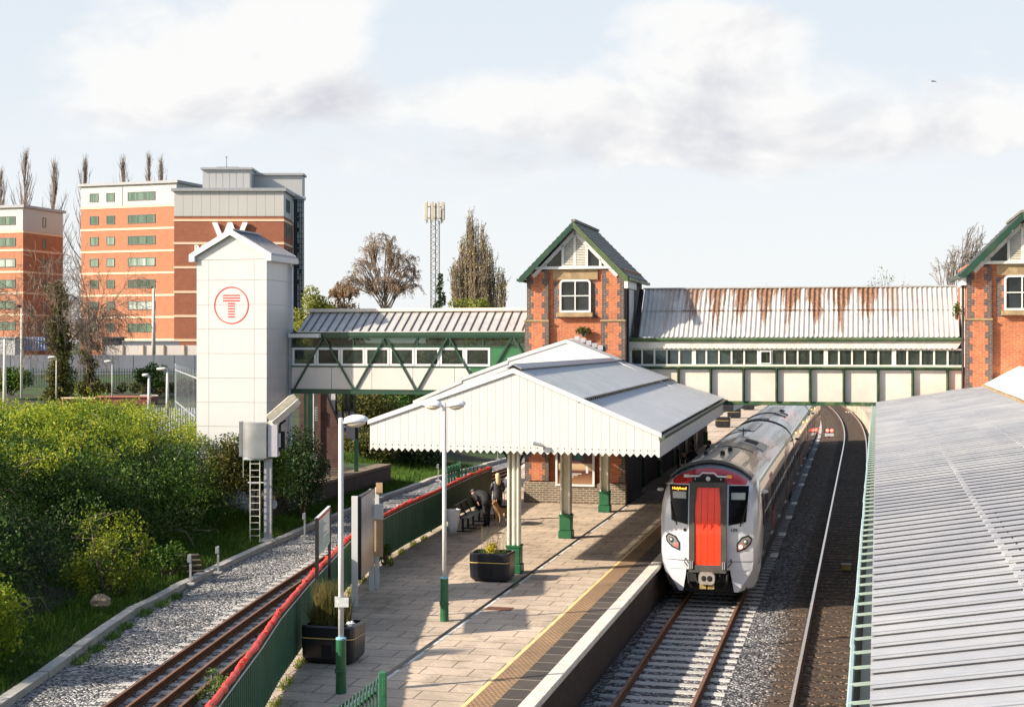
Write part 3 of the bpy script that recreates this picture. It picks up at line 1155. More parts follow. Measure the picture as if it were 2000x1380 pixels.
    for s, mt in ((-1, M['green']), (1, M['green_lit'])):
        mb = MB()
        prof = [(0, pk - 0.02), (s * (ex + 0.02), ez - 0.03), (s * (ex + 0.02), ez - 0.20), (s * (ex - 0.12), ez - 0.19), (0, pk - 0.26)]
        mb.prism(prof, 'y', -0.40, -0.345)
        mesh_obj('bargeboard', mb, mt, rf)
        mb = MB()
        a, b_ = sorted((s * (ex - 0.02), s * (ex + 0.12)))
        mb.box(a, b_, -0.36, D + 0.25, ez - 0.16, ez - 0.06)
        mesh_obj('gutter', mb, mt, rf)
    gb = MB()
    gy = -0.02
    sl = (pk - 0.36 - ez + 0.26) / ex

    def gz(x): return pk - 0.40 - abs(x) * (pk - 0.34 - ez + 0.20) / (ex - 0.16)
    gb.box(-1.62, 1.62, gy - 0.05, 0.12, 9.76, 9.86)
    for x in (-1.12, -0.46, 0.0, 0.46, 0.98):
        gb.box(x - 0.045, x + 0.045, gy - 0.03, gy + 0.03, 9.86, gz(x))
    for s in (-1, 1):
        gb.bar((0, gy, gz(0)), (s * 1.62, gy, gz(1.62)), 0.06, 0.13)
    gf = mesh_obj('gable_frame', gb, M['offwhite'] if not full else M['white'], t)
    mesh_obj('gable_glazing', MB().prism([(-1.58, 9.86), (1.58, 9.86), (0, gz(0) + .05)], 'y', 0.02, 0.05), M['glass'], gf)
    mb = MB()
    z = 9.88
    while z < gz(0) - 0.08:
        hw = min(0.42, (gz(0) - z) * 1.62 / (gz(0) - gz(1.62)) - 0.05)
        if hw > 0.06:
            for (a, b_) in ((-hw, -0.045), (0.045, hw)):
                if b_ - a > 0.02:
                    mb.add([(a, -0.05, z), (b_, -0.05, z), (b_, 0.01, z + 0.05), (a, 0.01, z + 0.05), (a, -0.05, z - .012), (b_, -0.05, z - .012)], [(0, 1, 2, 3), (4, 5, 1, 0)])
        z += 0.062
    mesh_obj('louvre', mb, M['offwhite'], gf)
    # white eaves box and boarding at the side where the footbridge joins
    s = 1 if full else -1
    mb = MB()
    a, b_ = sorted((s * 1.88, s * 2.02))
    mb.box(a, b_, -0.02, 2.2, 9.02, 9.30)
    a, b_ = sorted((s * 1.88, s * 1.96))
    mb.box(a, b_, 0.75, 1.9, 6.1, 9.0)
    mesh_obj('side_boarding', mb, M['white'], t)
    mb = MB()
    mb.tube([(s * 1.98, 0.1, 9.35), (s * 1.98, 0.25, 9.1), (s * 1.98, 0.3, 8.9), (s * 1.98, 0.3, 4.8)], 0.045, 8)
    mesh_obj('downpipe', mb, M['black'], t)
    return t


tw1 = make_tower('orange brick tower with green gabled roof rising through the island platform canopy', -10.33)
tw2 = make_tower('brick tower with green gabled roof cut off by the right edge of the picture', 5.68, full=False)

# framed poster on the first tower, above the plinth
M['poster'] = None


def poster_mat():
    m, nt, N, L, b = new_mat('poster_print')
    t = N.new('ShaderNodeTexCoord')
    s = N.new('ShaderNodeSeparateXYZ')
    L.new(t.outputs['Object'], s.inputs[0])
    n = noise_tex(N, L, t.outputs['Object'], 4, 4)
    z = mnode(N, L, 'ADD', s.outputs[2], mnode(N, L, 'MULTIPLY', mnode(N, L, 'SUBTRACT', n, 0.5), 0.06))
    L.new(ramp(N, L, mnode(N, L, 'MULTIPLY', z, 0.75), [(0.0, (0.10, 0.07, 0.05)), (0.10, (0.28, 0.15, 0.08)), (0.33, (0.12, 0.05, 0.03)), (0.42, (0.07, 0.02, 0.02)), (0.5, (0.42, 0.28, 0.17)), (0.62, (0.45, 0.32, 0.2)), (0.66, (0.08, 0.03, 0.035)), (1, (0.05, 0.02, 0.03))]), b.inputs['Base Color'])
    b.inputs['Roughness'].default_value = 0.25
    return m


t = thing_uv('framed_poster', 'white framed brown poster mounted low on the orange brick tower', 'poster', 53.08, -10.30, 1.58)
fr = MB()
fr.box(-.75, -.67, -.04, .02, 0, 1.55).box(.67, .75, -.04, .02, 0, 1.55).box(-.67, .67, -.04, .02, 0, .08).box(-.67, .67, -.04, .02, 1.47, 1.55)
mesh_obj('frame', fr, M['white'], t)
pp = mesh_obj('print', MB().box(-.67, .67, -.012, .015, .08, 1.47), poster_mat(), t)
mb = MB()
for (x0, x1, z0, z1) in ((-.5, -.15, .52, .545), (-.5, .25, .46, .485), (-.5, .1, .40, .425), (-.5, -.05, .34, .365), (-.55, -.42, .15, .30), (.42, .5, .5, .8), (-.48, -.30, .60, .62)):
    mb.box(x0, x1, -.016, -.012, z0, z1)
mesh_obj('lettering', mb, M['white'], pp)
mb = MB()
mb.prism([(-.05, .98), (.35, .98), (.25, 1.25), (.0, 1.2)], 'y', -.016, -.012)
mesh_obj('picture', mb, plain('teal_print', (0.02, 0.10, 0.11), 0.3), pp)

# ---------------------------------------------------------------- rusty footbridge over the main line (right)
t = thing_uv('footbridge', 'old footbridge with rusty corrugated roof and cream panelled girder over the tracks', 'footbridge', 54.2, -8.38, 0.0)
LB = 12.1
mb = MB()
for (za, zb, off) in ((9.07, 8.18, 0.02), (8.24, 7.19, 0.0)):
    def yz(z): return (-0.18 + (z - 7.19) / (9.07 - 7.19) * 1.75)
    corrugated(mb, 0.35, LB - 0.1, 0.178, 0.026, [(yz(za) - off, za + off), (yz((za + zb) / 2) - off, (za + zb) / 2 + off), (yz(zb) - off, zb + off)], per=8)
corrugated(mb, 0.35, LB - 0.1, 0.178, 0.026, [(1.57, 9.07), (3.3, 7.19)], per=4)
rf = mesh_obj('roof', mb, M['roof_rust'], t, smooth=True)
mesh_obj('ridge_cap', MB().bar((0.3, 1.57, 9.09), (LB - .05, 1.57, 9.09), 0.20, 0.05), plain('ridge_flashing', (0.30, 0.29, 0.28), 0.6, var=0.2), rf)
mesh_obj('verge', MB().bar((0.22, 1.57, 9.02), (0.22, -0.2, 7.12), 0.16, 0.16), M['black'], rf)
mb = MB()
mb.prism([(-0.30, 7.10), (-0.30, 7.17), (-0.18, 7.17), (-0.14, 7.04), (-0.27, 7.03)], 'x', 0.02, LB)
mesh_obj('gutter', mb, plain('mossy_green_gutter', (0.045, 0.085, 0.035), 0.6, var=0.3, scale=4, dirt=(0.25, 0.22, 0.08), dirt_amt=0.4), t)
# scalloped valance
mb = MB()
n = int(LB / 0.178)
pts = [(0.0, 7.02), (LB, 7.02)]
for k in range(n, -1, -1):
    x = min(LB, k * 0.178)
    pts.append((x, 6.80))
    if k > 0:
        pts += [(x - 0.03, 6.765), (x - 0.089, 6.745), (x - 0.148, 6.765)]
mb.prism(pts, 'y', -0.18, -0.15)
vl = mesh_obj('valance', mb, M['offwhite'], t)
mb = MB()
for k in range(n):
    mb.lathe([(0.014, 0), (0.014, 0.004)], 6, (0, 0, 0))
    for i in range(12):
        p = mb.v[-12 + i]
        mb.v[-12 + i] = (k * 0.178 + 0.089 + p[0], -0.184 + p[2], 6.87 + p[1])
mesh_obj('drill_holes', mb, M['black'], vl)
# windows
mb = MB()
mb.box(0, LB, -0.08, 0.04, 6.70, 6.76).box(0, LB, -0.12, 0.06, 6.10, 6.17)
mesh_obj('window_rail', mb, M['offwhite'], t)
wx = [0.0]
rr = random.Random(9)
while wx[-1] < LB - 0.3:
    wx.append(wx[-1] + (0.47 if len(wx) % 5 else 0.55))
for i, x in enumerate(wx):
    w = 0.075 if i % 5 == 0 else 0.03
    if x < LB:
        mesh_obj('mullion', MB().box(x - w, x + w, -0.07, 0.03, 6.17, 6.70), M['offwhite'], t)
for i in range(len(wx) - 1):
    mesh_obj('window_pane', MB().box(wx[i] + 0.03, min(wx[i + 1], LB) - 0.03, -0.01, 0.0, 6.17, 6.70), M['tglass'], t)
k = int(7.0 / 0.48)
xw = wx[10]
mesh_obj('opened_casement', MB().box(xw + .04, xw + .08, -.12, -.09, 6.19, 6.68).box(xw + .40, xw + .44, -.12, -.09, 6.19, 6.68).box(xw + .08, xw + .40, -.12, -.09, 6.19, 6.23).box(xw + .08, xw + .40, -.12, -.09, 6.64, 6.68), M['white'], t)
# far side wall with its own windows, deck and ceiling
mb = MB()
mb.box(0, LB, 3.0, 3.1, 4.7, 6.12).box(0, LB, 3.0, 3.1, 6.72, 7.15).box(0, LB, 0.1, 3.0, 4.72, 4.80)
for i in range(0, 13):
    mb.box(i * 1.0, i * 1.0 + 0.14, 3.0, 3.08, 6.12, 6.72)
mesh_obj('far_wall', mb, M['cream'], t)
mesh_obj('ceiling', MB().box(0.05, LB - .05, 0.05, 3.0, 7.1, 7.13), plain('brown_ceiling_boards', (0.12, 0.08, 0.05), 0.8), t)
# plate girder: panels between riveted green stiffeners
xs = [0.08]
x = -0.02
posts = []
k = 0
while 1.22 * k + 0.62 < LB:
    posts.append(1.22 * k + 0.62)
    k += 1
edges = [0.0] + posts + [LB]
for a, b_ in zip(edges[:-1], edges[1:]):
    mesh_obj('girder_panel', MB().box(a + .02, b_ - .02, 0.0, 0.03, 4.72, 6.04), M['cream'], t)
mgreen = plain('girder_green', (0.02, 0.065, 0.025), 0.55, var=0.3, scale=5, dirt=(0.30, 0.28, 0.10), dirt_amt=0.45)
for a in posts:
    mb = MB()
    mb.box(a - .05, a + .05, -0.03, -0.002, 4.74, 6.02).box(a - .012, a + .012, -0.17, -0.03, 4.74, 6.02)
    for j in range(15):
        zz = 4.80 + j * 0.083
        for s in (-1, 1):
            mb.ell((a + s * .033, -0.032, zz), (.012, .01, .012), 6, 4)
    mesh_obj('stiffener', mb, mgreen, t)
mb = MB()
mb.box(0, LB, -0.19, 0.1, 6.04, 6.09).box(0, LB, -0.17, 0.1, 4.66, 4.72).box(0, LB, -0.035, -0.003, 4.722, 4.80).box(0, LB, -.035, -.003, 5.98, 6.038)
x = 0.06
while x < LB:
    mb.ell((x, -0.174, 4.69), (.014, .008, .014), 6, 4)
    x += 0.09
mesh_obj('flange', mb, mgreen, t)
# people seen through the bridge windows
M['cloth_black'] = plain('black_cloth', (0.012, 0.012, 0.014), 0.85, var=0.4, scale=8)
M['skin'] = plain('skin', (0.45, 0.26, 0.18), 0.55, var=0.08)

# ---------------------------------------------------------------- newer footbridge (left)
t = thing_uv('footbridge', 'green lattice footbridge with cream panels joining the white lift tower to the brick tower', 'footbridge', 54.65, -22.35, 0.0)
LF = 10.2
g2 = M['green']
mb = MB()
mb.add([(0.3, -.12, 7.43), (LF, -.12, 7.43), (LF, 1.3, 8.24), (0.3, 1.3, 8.24)], [(0, 1, 2, 3)])
mb.add([(0.3, -.12, 7.40), (LF, -.12, 7.40), (LF, -.12, 7.43), (0.3, -.12, 7.43)], [(0, 1, 2, 3)])
mb.add([(0.3, 1.3, 8.24), (LF, 1.3, 8.24), (LF, 2.75, 7.43), (0.3, 2.75, 7.43)], [(0, 1, 2, 3)])
rf = mesh_obj('roof', mb, M['roof_seam'], t)
mb = MB()
x = -0.2 + 0.35
while x < LF:
    if x > 0.3:
        mb.bar((x, -.12, 7.455), (x, 1.3, 8.262), 0.03, 0.045, up=(0, -.5, .87))
    x += 0.352
mesh_obj('standing_seams', mb, plain('seam_dark_grey', (0.10, 0.085, 0.08), 0.6), rf)  # seams darker than the roof sheet
mesh_obj('ridge_cap', MB().bev(0.25, LF, 1.16, 1.44, 8.24, 8.38, .02), plain('cream_ridge', (0.62, 0.55, 0.47), 0.5, var=.05), rf)
mb = MB()
mb.box(0, LF, -0.10, 0.10, 7.17, 7.395).box(0.1, LF, -0.13, -0.10, 7.24, 7.36)
mb.box(0, LF, -0.08, 0.08, 4.92, 5.11).box(0, LF, -0.10, -0.08, 4.92, 4.95).box(0, LF, -0.10, -0.08, 5.08, 5.11)
mb.box(0, LF, -0.03, 0.05, 6.78, 6.86).box(0, LF, -0.04, 0.05, 5.99, 6.05)
mb.box(0, LF, 2.5, 2.6, 7.17, 7.39).box(0, LF, 2.5, 2.6, 4.92, 6.1).box(0, LF, 2.52, 2.58, 6.76, 6.86).box(0, LF, .05, 2.55, 4.93, 5.02)
mesh_obj('chord', mb, g2, t)
# warren lattice
bot = [0.0 + 2.62 * k + 0.10 for k in range(5)]
for k, x in enumerate(bot):
    for s in (-1, 1):
        xt = x + s * 1.27
        if xt < 0.0 or xt > LF:
            continue
        mesh_obj('lattice_bar', MB().bar((x + s * .04, -0.06, 5.10), (xt, -0.06, 7.18), 0.062, 0.07), g2, t)
    if x + 0.2 < LF:
        mesh_obj('lattice_bar', MB().bar((x + .6, 2.54, 5.10), (x + 1.9, 2.54, 7.18), 0.09, 0.09), g2, t)
mb = MB()
for x in (0.0, 1.0, 2.35, 3.7, 5.05, 6.4, 7.75, 9.1):
    mb.box(x + .28, x + .34, -.03, .03, 6.86, 7.17)
mesh_obj('clerestory_posts', mb, g2, t)
mesh_obj('clerestory_glass', MB().box(0, LF, .0, .01, 6.86, 7.17), M['tglass'], t)
# white framed windows
x = 0.12
for k in range(9):
    x0, x1 = 0.05 + k * 1.04, 0.05 + (k + 1) * 1.04 - 0.02
    if x0 > 8.3:
        break
    mb = MB()
    f_ = 0.085
    mb.box(x0, x1, -.03, .04, 6.05, 6.05 + f_).box(x0, x1, -.03, .04, 6.78 - f_, 6.78).box(x0, x0 + f_, -.03, .04, 6.05 + f_, 6.78 - f_).box(x1 - f_, x1, -.03, .04, 6.05 + f_, 6.78 - f_)
    wf = mesh_obj('window', mb, M['white'], t)
    mesh_obj('pane', MB().box(x0 + f_, x1 - f_, 0, .01, 6.05 + f_, 6.78 - f_), M['tglass'], wf)
xe = 0.05 + 8 * 1.04
mesh_obj('end_panel', MB().box(xe, LF, -.02, .03, 6.05, 6.78).box(7.55, LF, -.02, .03, 5.11, 5.99), plain('mid_green', (0.02, 0.12, 0.045), 0.45, var=.15), t)
for k in range(6):
    x0, x1 = 0.02 + k * 1.72 - (0.0 if k == 0 else 0.0), 0.02 + (k + 1) * 1.72 - 0.018
    x1 = min(x1, 7.54)
    if x0 < x1:
        mesh_obj('spandrel_panel', MB().box(x0, x1, -.02, .02, 5.11, 5.985), plain('pinkish_cream', (0.52, 0.47, 0.43), 0.5, var=.04, scale=1) if k == 0 else bpy.data.materials['pinkish_cream'], t)
mb = MB()
mb.box(0, 1.25, 2.42, 2.5, 5.02, 7.17)
mesh_obj('inner_door', mb, M['brick_dk'], t)
mesh_obj('awning', MB().bev(0, 1.32, -.35, -.10, 7.18, 7.34, .01), M['white'], t)

# ---------------------------------------------------------------- white lift tower
t = thing_uv('lift_tower', 'tall white panelled lift tower with a red ringed T emblem', 'lift tower', 52.7, -24.1, 0.0)
mb = MB()
mb.box(-1.47, 1.47, 0.03, 2.42, 0, 10.25)
body = mesh_obj('core', mb, plain('joint_grey', (0.42, 0.42, 0.42), 0.7), t)
M['panel_white'] = plain('white_cladding_panel', (0.50, 0.50, 0.495), 0.35, var=0.035, scale=0.8, aniso=(2.5, 2.5, .35), dirt=(0.42, 0.41, 0.39), dirt_amt=0.22)
zs = [0.0, 0.75, 1.72, 2.69, 3.66, 4.62, 5.58, 6.55, 7.52, 8.49, 9.46, 10.27]
gp = 0.006
mb = MB()
for za, zb in zip(zs[:-1], zs[1:]):
    for xa, xb in ((-1.5, -0.97), (-0.97, 0.97), (0.97, 1.5)):
        mb.box(xa + gp, xb - (gp if xb < 1.5 else 0), 0.0, 0.028, za + gp, zb - gp)
    mb.box(1.472, 1.5, 0.03, 2.42, za + gp, zb - gp)
    mb.box(-1.5, -1.472, 0.03, 2.42, za + gp, zb - gp)
mesh_obj('cladding', mb, M['panel_white'], t)
pkz, ezz, exx = 11.44, 10.46, 1.74
mb = MB()
mb.prism([(-1.5, 10.28), (1.5, 10.28), (1.5, 10.55), (0, pkz - .1), (-1.5, 10.55)], 'y', 0.0, 0.05)
mesh_obj('gable', mb, M['panel_white'], t)
mb = MB()
for s in (-1, 1):
    mb.prism([(0, pkz), (s * exx, ezz), (s * exx, ezz - .06), (0, pkz - .08)], 'y', -.10, 2.6)
rf = mesh_obj('roof', mb, M['roof_lift'], t)
mb = MB()
for k in range(7):
    y0 = 0.1 + k * 0.4
    mb.bar((0.12, y0, pkz - .03), (exx - .02, y0, ezz + .05), .03, .04)
mesh_obj('roof_ribs', mb, plain('roof_rib', (0.2, 0.2, 0.23), .5), rf)
mesh_obj('ridge_cap', MB().bar((0.03, -.12, pkz + .02), (.03, 2.6, pkz + .02), .2, .06), plain('ridge_grey', (.36, .37, .42), .5), rf)
mb = MB()
for s in (-1, 1):
    mb.prism([(0, pkz + .05), (s * (exx + .02), ezz + .03), (s * (exx + .02), ezz - .26), (s * (exx - .22), ezz - .26), (s * (exx - .22), ezz - .05), (0, pkz - .20)], 'y', -.16, -.10)
    a, b_ = sorted((s * (exx - .22), s * (exx + .04)))
    mb.box(a, b_, -.10, 2.62, ezz - .26, ezz - .05)
mesh_obj('eaves_trim', mb, M['white'], rf)
mb = MB()
mb.box(1.50, 1.58, 2.30, 2.42, 0.2, 10.2)
mb.tube([(1.62, 2.34, 10.1), (1.62, 2.34, 4.0)], .05, 8)
mb.box(1.50, 1.66, 2.2, 2.3, 7.3, 7.5)
mesh_obj('downpipe', mb, plain('pale_pipe', (.55, .57, .60), .4), t)
red = plain('emblem_red', (0.66, 0.010, 0.008), .5, var=.03)
mb = MB()
nseg = 48
for k in range(nseg):
    a0, a1 = 2 * pi * k / nseg, 2 * pi * (k + 1) / nseg
    ro, ri = .74, .70
    mb.add([(ro * cos(a0), -.012, 8.46 + ro * sin(a0)), (ro * cos(a1), -.012, 8.46 + ro * sin(a1)), (ri * cos(a1), -.012, 8.46 + ri * sin(a1)), (ri * cos(a0), -.012, 8.46 + ri * sin(a0)),
            (ro * cos(a0), 0, 8.46 + ro * sin(a0)), (ro * cos(a1), 0, 8.46 + ro * sin(a1)), (ri * cos(a1), 0, 8.46 + ri * sin(a1)), (ri * cos(a0), 0, 8.46 + ri * sin(a0))],
           [(0, 3, 2, 1), (0, 1, 5, 4), (2, 3, 7, 6)])
em = mesh_obj('emblem_ring', mb, red, t)
mb = MB()
for dz in (.394, .288, .182):
    mb.box(-.36, .36, -.012, 0, 8.46 + dz - .022, 8.46 + dz + .022)
for dz in (.076, -.03, -.136, -.242, -.348, -.454):
    mb.box(-.14, .14, -.012, 0, 8.46 + dz - .022, 8.46 + dz + .022)
mesh_obj('emblem_letter', mb, red, t)

# ---------------------------------------------------------------- island platform canopy
t = thing_uv('platform_canopy', 'white boarded platform canopy with zigzag valance and pale corrugated roof beside the train', 'canopy', 36.2, -8.65, 0.0)
XL, XR, ZL, ZR, ZP = -3.93, 3.81, 4.92, 4.68, 6.31
LC = 17.9


def rise(y): return 0.012 * y


mb = MB()
bw = 0.215
x = XL
top = lambda x: (ZP - (ZP - ZL) * (x / XL)) if x < 0 else (ZP - (ZP - ZR) * (x / XR))
while x < XR - 0.01:
    x1 = min(x + bw, XR)
    g_ = 0.003
    # each board with zigzag foot
    def zb(xx):
        f = (xx - XL) / (XR - XL)
        return 4.17 - 0.05 * f
    pts = [(x + g_, zb(x) + 0.0)]
    pts = []
    xx = x + g_
    pts.append((x + g_, top(x + g_)))
    zz = []
    k0 = x
    step = 0.0895
    q = x + g_
    while q < x1 - g_:
        ph = ((q - XL) / (2 * step)) % 1.0
        zz.append((q, zb(q) + 0.10 * (1 - abs(2 * ph - 1)) - .05))
        q += step / 3
    ph = ((x1 - g_ - XL) / (2 * step)) % 1.0
    zz.append((x1 - g_, zb(x1) + 0.10 * (1 - abs(2 * ph - 1)) - .05))
    pts += zz
    pts.append((x1 - g_, top(x1 - g_)))
    if x < 0 < x1:
        pts.append((0, top(0)))
    mb.prism(pts, 'y', 0.0, 0.025)
    x = x1
mb.prism([(XL, 4.28), (XR, 4.28), (XR, ZR - .05), (0, ZP - .05), (XL, ZL - .05)], 'y', 0.027, 0.05)
gb_ = mesh_obj('gable_boarding', mb, M['white_wood'], t)
mb = MB()
k = 0
while XL + 0.09 + k * 0.179 < XR:
    cx = XL + 0.0895 + k * 0.179
    f = (cx - XL) / (XR - XL)
    vs = [(cx + .017 * cos(2 * pi * i / 8), -.003, 4.17 - .05 * f + .125 + .017 * sin(2 * pi * i / 8)) for i in range(8)]
    mb.add(vs, [tuple(range(8))])
    k += 1
mesh_obj('drill_holes', mb, M['black'], gb_)
mb = MB()
for s, xe, ze in ((-1, XL, ZL), (1, XR, ZR)):
    mb.prism([(0, ZP + .02), (xe + s * .05, ze + .02), (xe + s * .05, ze - .10), (0, ZP - .11)], 'y', -.05, -.002)
mesh_obj('barge_cap', mb, M['white'], gb_)
# roof tiers, corrugated down the slope
mb = MB()


def tier(mb, xa, za, xb, zb_, y0, y1, th=0.03, pitch=0.15, amp=0.010, r0=0.0, r1=0.012):
    n = int((y1 - y0) / pitch * 4)
    vs = []
    for (x_, z_, rz) in ((xa, za, r0), (xb, zb_, r1)):
        for i in range(n + 1):
            y_ = y0 + (y1 - y0) * i / n
            vs.append((x_, y_, z_ + rz * y_ + amp * sin(2 * pi * y_ / pitch)))
    m_ = n + 1
    fs = []
    for i in range(n):
        fs.append((i, m_ + i, m_ + i + 1, i + 1))
    mb.add(vs, fs)
    # turned down outer edge
    vs = []
    for i in range(n + 1):
        y_ = y0 + (y1 - y0) * i / n
        vs.append((xb, y_, zb_ + r1 * y_ + amp * sin(2 * pi * y_ / pitch)))
    for i in range(n + 1):
        y_ = y0 + (y1 - y0) * i / n
        vs.append((xb, y_, zb_ + r1 * y_ - th))
    fs = [(i, m_ + i, m_ + i + 1, i + 1) for i in range(n)]
    mb.add(vs, fs)


tier(mb, 0.0, ZP + .04, 1.80, 5.56, 0.0, LC, r0=0.0, r1=.006)
tier(mb, 1.62, 5.50, XR, ZR + .03, 0.0, LC, r0=.006)
tier(mb, 0.0, ZP + .04, -1.9, 5.66, 0.0, LC, r0=0.0, r1=.0)
tier(mb, -1.8, 5.60, XL, ZL + .03, 0.0, LC, r0=0.0, r1=0.0)
rf = mesh_obj('roof', mb, M['roof_white'], t)
mb = MB()
n = int(LC / 0.3)
for i in range(n):
    mb.box(1.70, 1.79, i * .3, i * .3 + .15, 5.44 + .006 * i * .3, 5.52 + .006 * i * .3)
    if i < n - 6:
        mb.box(0.06, 0.20, i * .3, i * .3 + .14, ZP - .03, ZP + .03)
mesh_obj('tier_gap', mb, M['black'], rf)
mesh_obj('ridge_cap', MB().prism([(-.18, ZP + .0), (0, ZP + .10), (.22, ZP - .01), (.22, ZP + .02), (0, ZP + .13), (-.18, ZP + .03)], 'y', -.05, LC - 2.6), plain('lead_grey', (.26, .27, .31), .5, var=.1), rf)
# gutter and side fascia on the train side
mb = MB()
y0, y1 = -.02, LC
z0, z1 = ZR + rise(y0), ZR + rise(y1)
mb.add([(XR + .16, y0, z0 - .03), (XR + .16, y1, z1 - .03), (XR + .02, y1, z1 - .20), (XR + .02, y0, z0 - .20), (XR - .02, y0, z0 - .03), (XR - .02, y1, z1 - .03), (XR + .13, y0, z0 - .04), (XR + .13, y1, z1 - .04)],
       [(0, 3, 2, 1), (0, 1, 7, 6), (3, 0, 6, 4)])
mb.box(XR - .02, XR + .13, -.05, -.02, z0 - .16, z0 - .04)
mesh_obj('gutter', mb, plain('dull_green_gutter', (.06, .09, .06), .5, var=.25, scale=4, dirt=(.15, .15, .12), dirt_amt=.4), t)
mesh_obj('gutter_bed', MB().add([(XR - .02, y0, z0 - .05), (XR + .13, y0, z0 - .05), (XR + .13, y1, z1 - .05), (XR - .02, y1, z1 - .05)], [(0, 1, 2, 3)]), M['black'], t)
mb = MB()
mb.add([(XR, y0, z0 - .20), (XR, y1, z1 - .20), (XR, y1, z1 - .58), (XR, y0, z0 - .60), (XR - .03, y0, z0 - .20), (XR - .03, y1, z1 - .20), (XR - .03, y1, z1 - .58), (XR - .03, y0, z0 - .60)],
       [(0, 3, 2, 1), (4, 5, 6, 7), (3, 7, 6, 2), (0, 4, 7, 3)])
mb.box(XL, XL + .03, 0.05, LC, 4.15, ZL - .05)
mesh_obj('side_fascia', mb, M['white_wood'], t)
# second, wider gable where the platform broadens around the tower
yg = 15.2
cx = -1.65
zst = [(-7.50, 4.78), (-5.61, 5.58), (-5.61, 5.66), (-3.85, 6.30), (-3.85, 6.38), (cx, 7.07), (0.05, 6.40), (3.7, 4.75), (3.7, 4.2), (-7.50, 4.2)]
mb = MB().prism(zst, 'y', yg, yg + .03)
for (p, q) in ((zst[0], zst[1]), (zst[2], zst[3]), (zst[4], zst[5]), (zst[5], zst[6])):
    mb.prism([(p[0], p[1] + .03), (q[0], q[1] + .03), (q[0], q[1] - .09), (p[0], p[1] - .09)], 'y', yg - .04, yg - .002)
mesh_obj('rear_gable', mb, M['white_wood'], t)
mb = MB()
tier(mb, cx, 7.09, 0.15, 6.36, yg, yg + 1.75, r0=0, r1=0)
tier(mb, cx, 7.09, -3.9, 6.40, yg, yg + 1.75, r0=0, r1=0)
tier(mb, -3.8, 6.33, -5.65, 5.68, yg, LC, r0=0, r1=0)
tier(mb, -5.55, 5.61, -7.5, 4.80, yg, LC, r0=0, r1=0)
mesh_obj('rear_roof', mb, M['roof_white'], t)
mb = MB()
for i in range(9):
    xx = cx - .9 + i * .22
    zz = 7.12 - abs(xx - cx) * .42
    mb.box(xx, xx + .2, yg + 1.68, yg + 1.76, zz - .05, zz + .12)
mesh_obj('lead_flashing', mb, plain('lead', (.34, .34, .36), .6, var=.2), t)
# underside: rafters and a spine beam
mb = MB()
mb.box(-.14, .14, .4, LC, 4.25, 4.5)
for i in range(10):
    y_ = .8 + i * 1.8
    mb.bar((XL + .1, y_, 4.45), (XR - .1, y_, 4.45), .06, .16)
    mb.bar((XL + .1, y_, 4.6), (0, y_, ZP - .25), .06, .1)
    mb.bar((XR - .1, y_, 4.5), (0, y_, ZP - .25), .06, .1)
mesh_obj('frame', mb, M['dark'], t)
cols = [0.6, 7.55, 14.6]
cm = plain('column_cream', (.68, .64, .52), .5, var=.06, scale=3, dirt=(.45, .35, .18), dirt_amt=.25)


def column_parts(parent, y_, x_=-.12):
    mb = MB()
    for s in (-1, 1):
        mb.box(x_ + s * .13 - .028, x_ + s * .13 + .028, y_ - .12, y_ + .12, 1.66, 4.25)
        mb.tube([(x_ + s * .128, y_ - .12, 1.66), (x_ + s * .128, y_ - .12, 4.25)], .034, 8)
        for j in range(26):
            mb.ell((x_ + s * .165, y_ - .10, 1.75 + j * .1), (.012, .012, .012), 5, 3)
    mb.box(x_ - .1, x_ + .1, y_ - .02, y_ + .02, 1.66, 4.25)
    if y_ < 1:
        mb.tube([(x_, y_ - .09, 1.66), (x_, y_ - .09, 4.25)], .045, 8)
    c = mesh_obj('column', mb, cm, parent)
    mb = MB()
    mb.bev(x_ - .215, x_ + .215, y_ - .215, y_ + .215, .92, 1.17, .02)
    mb.bev(x_ - .185, x_ + .185, y_ - .185, y_ + .185, 1.17, 1.60, .02)
    mb.bev(x_ - .20, x_ + .20, y_ - .20, y_ + .20, 1.60, 1.67, .015)
    mesh_obj('column_base', mb, plain('base_green', (.015, .10, .04), .4, var=.2, scale=4) if 'base_green' not in bpy.data.materials else bpy.data.materials['base_green'], c)
    mb = MB()
    for s in (-1, 1):
        pts = [(x_ + s * (.15 + .5 * (1 - cos(a))), y_, 3.75 + .5 * sin(a)) for a in [k * pi / 12 for k in range(7)]]
        mb.tube(pts, .03, 6)
    mesh_obj('bracket', mb, M['dark'], c)


for y_ in cols:
    column_parts(t, y_)
# security camera on the gable
t2 = thing_uv('security_camera', 'small grey security camera fixed low on the white canopy gable', 'camera', 36.2, -7.98, 4.38)
mb = MB().tube([(0, 0, 0), (0, -.12, .02)], .03, 8)
mesh_obj('bracket', mb, M['steel'], t2)
mb = MB().tube([(-.11, -.20, .03), (.11, -.14, -.02)], .05, 10)
mesh_obj('housing', mb, M['steel'], t2)

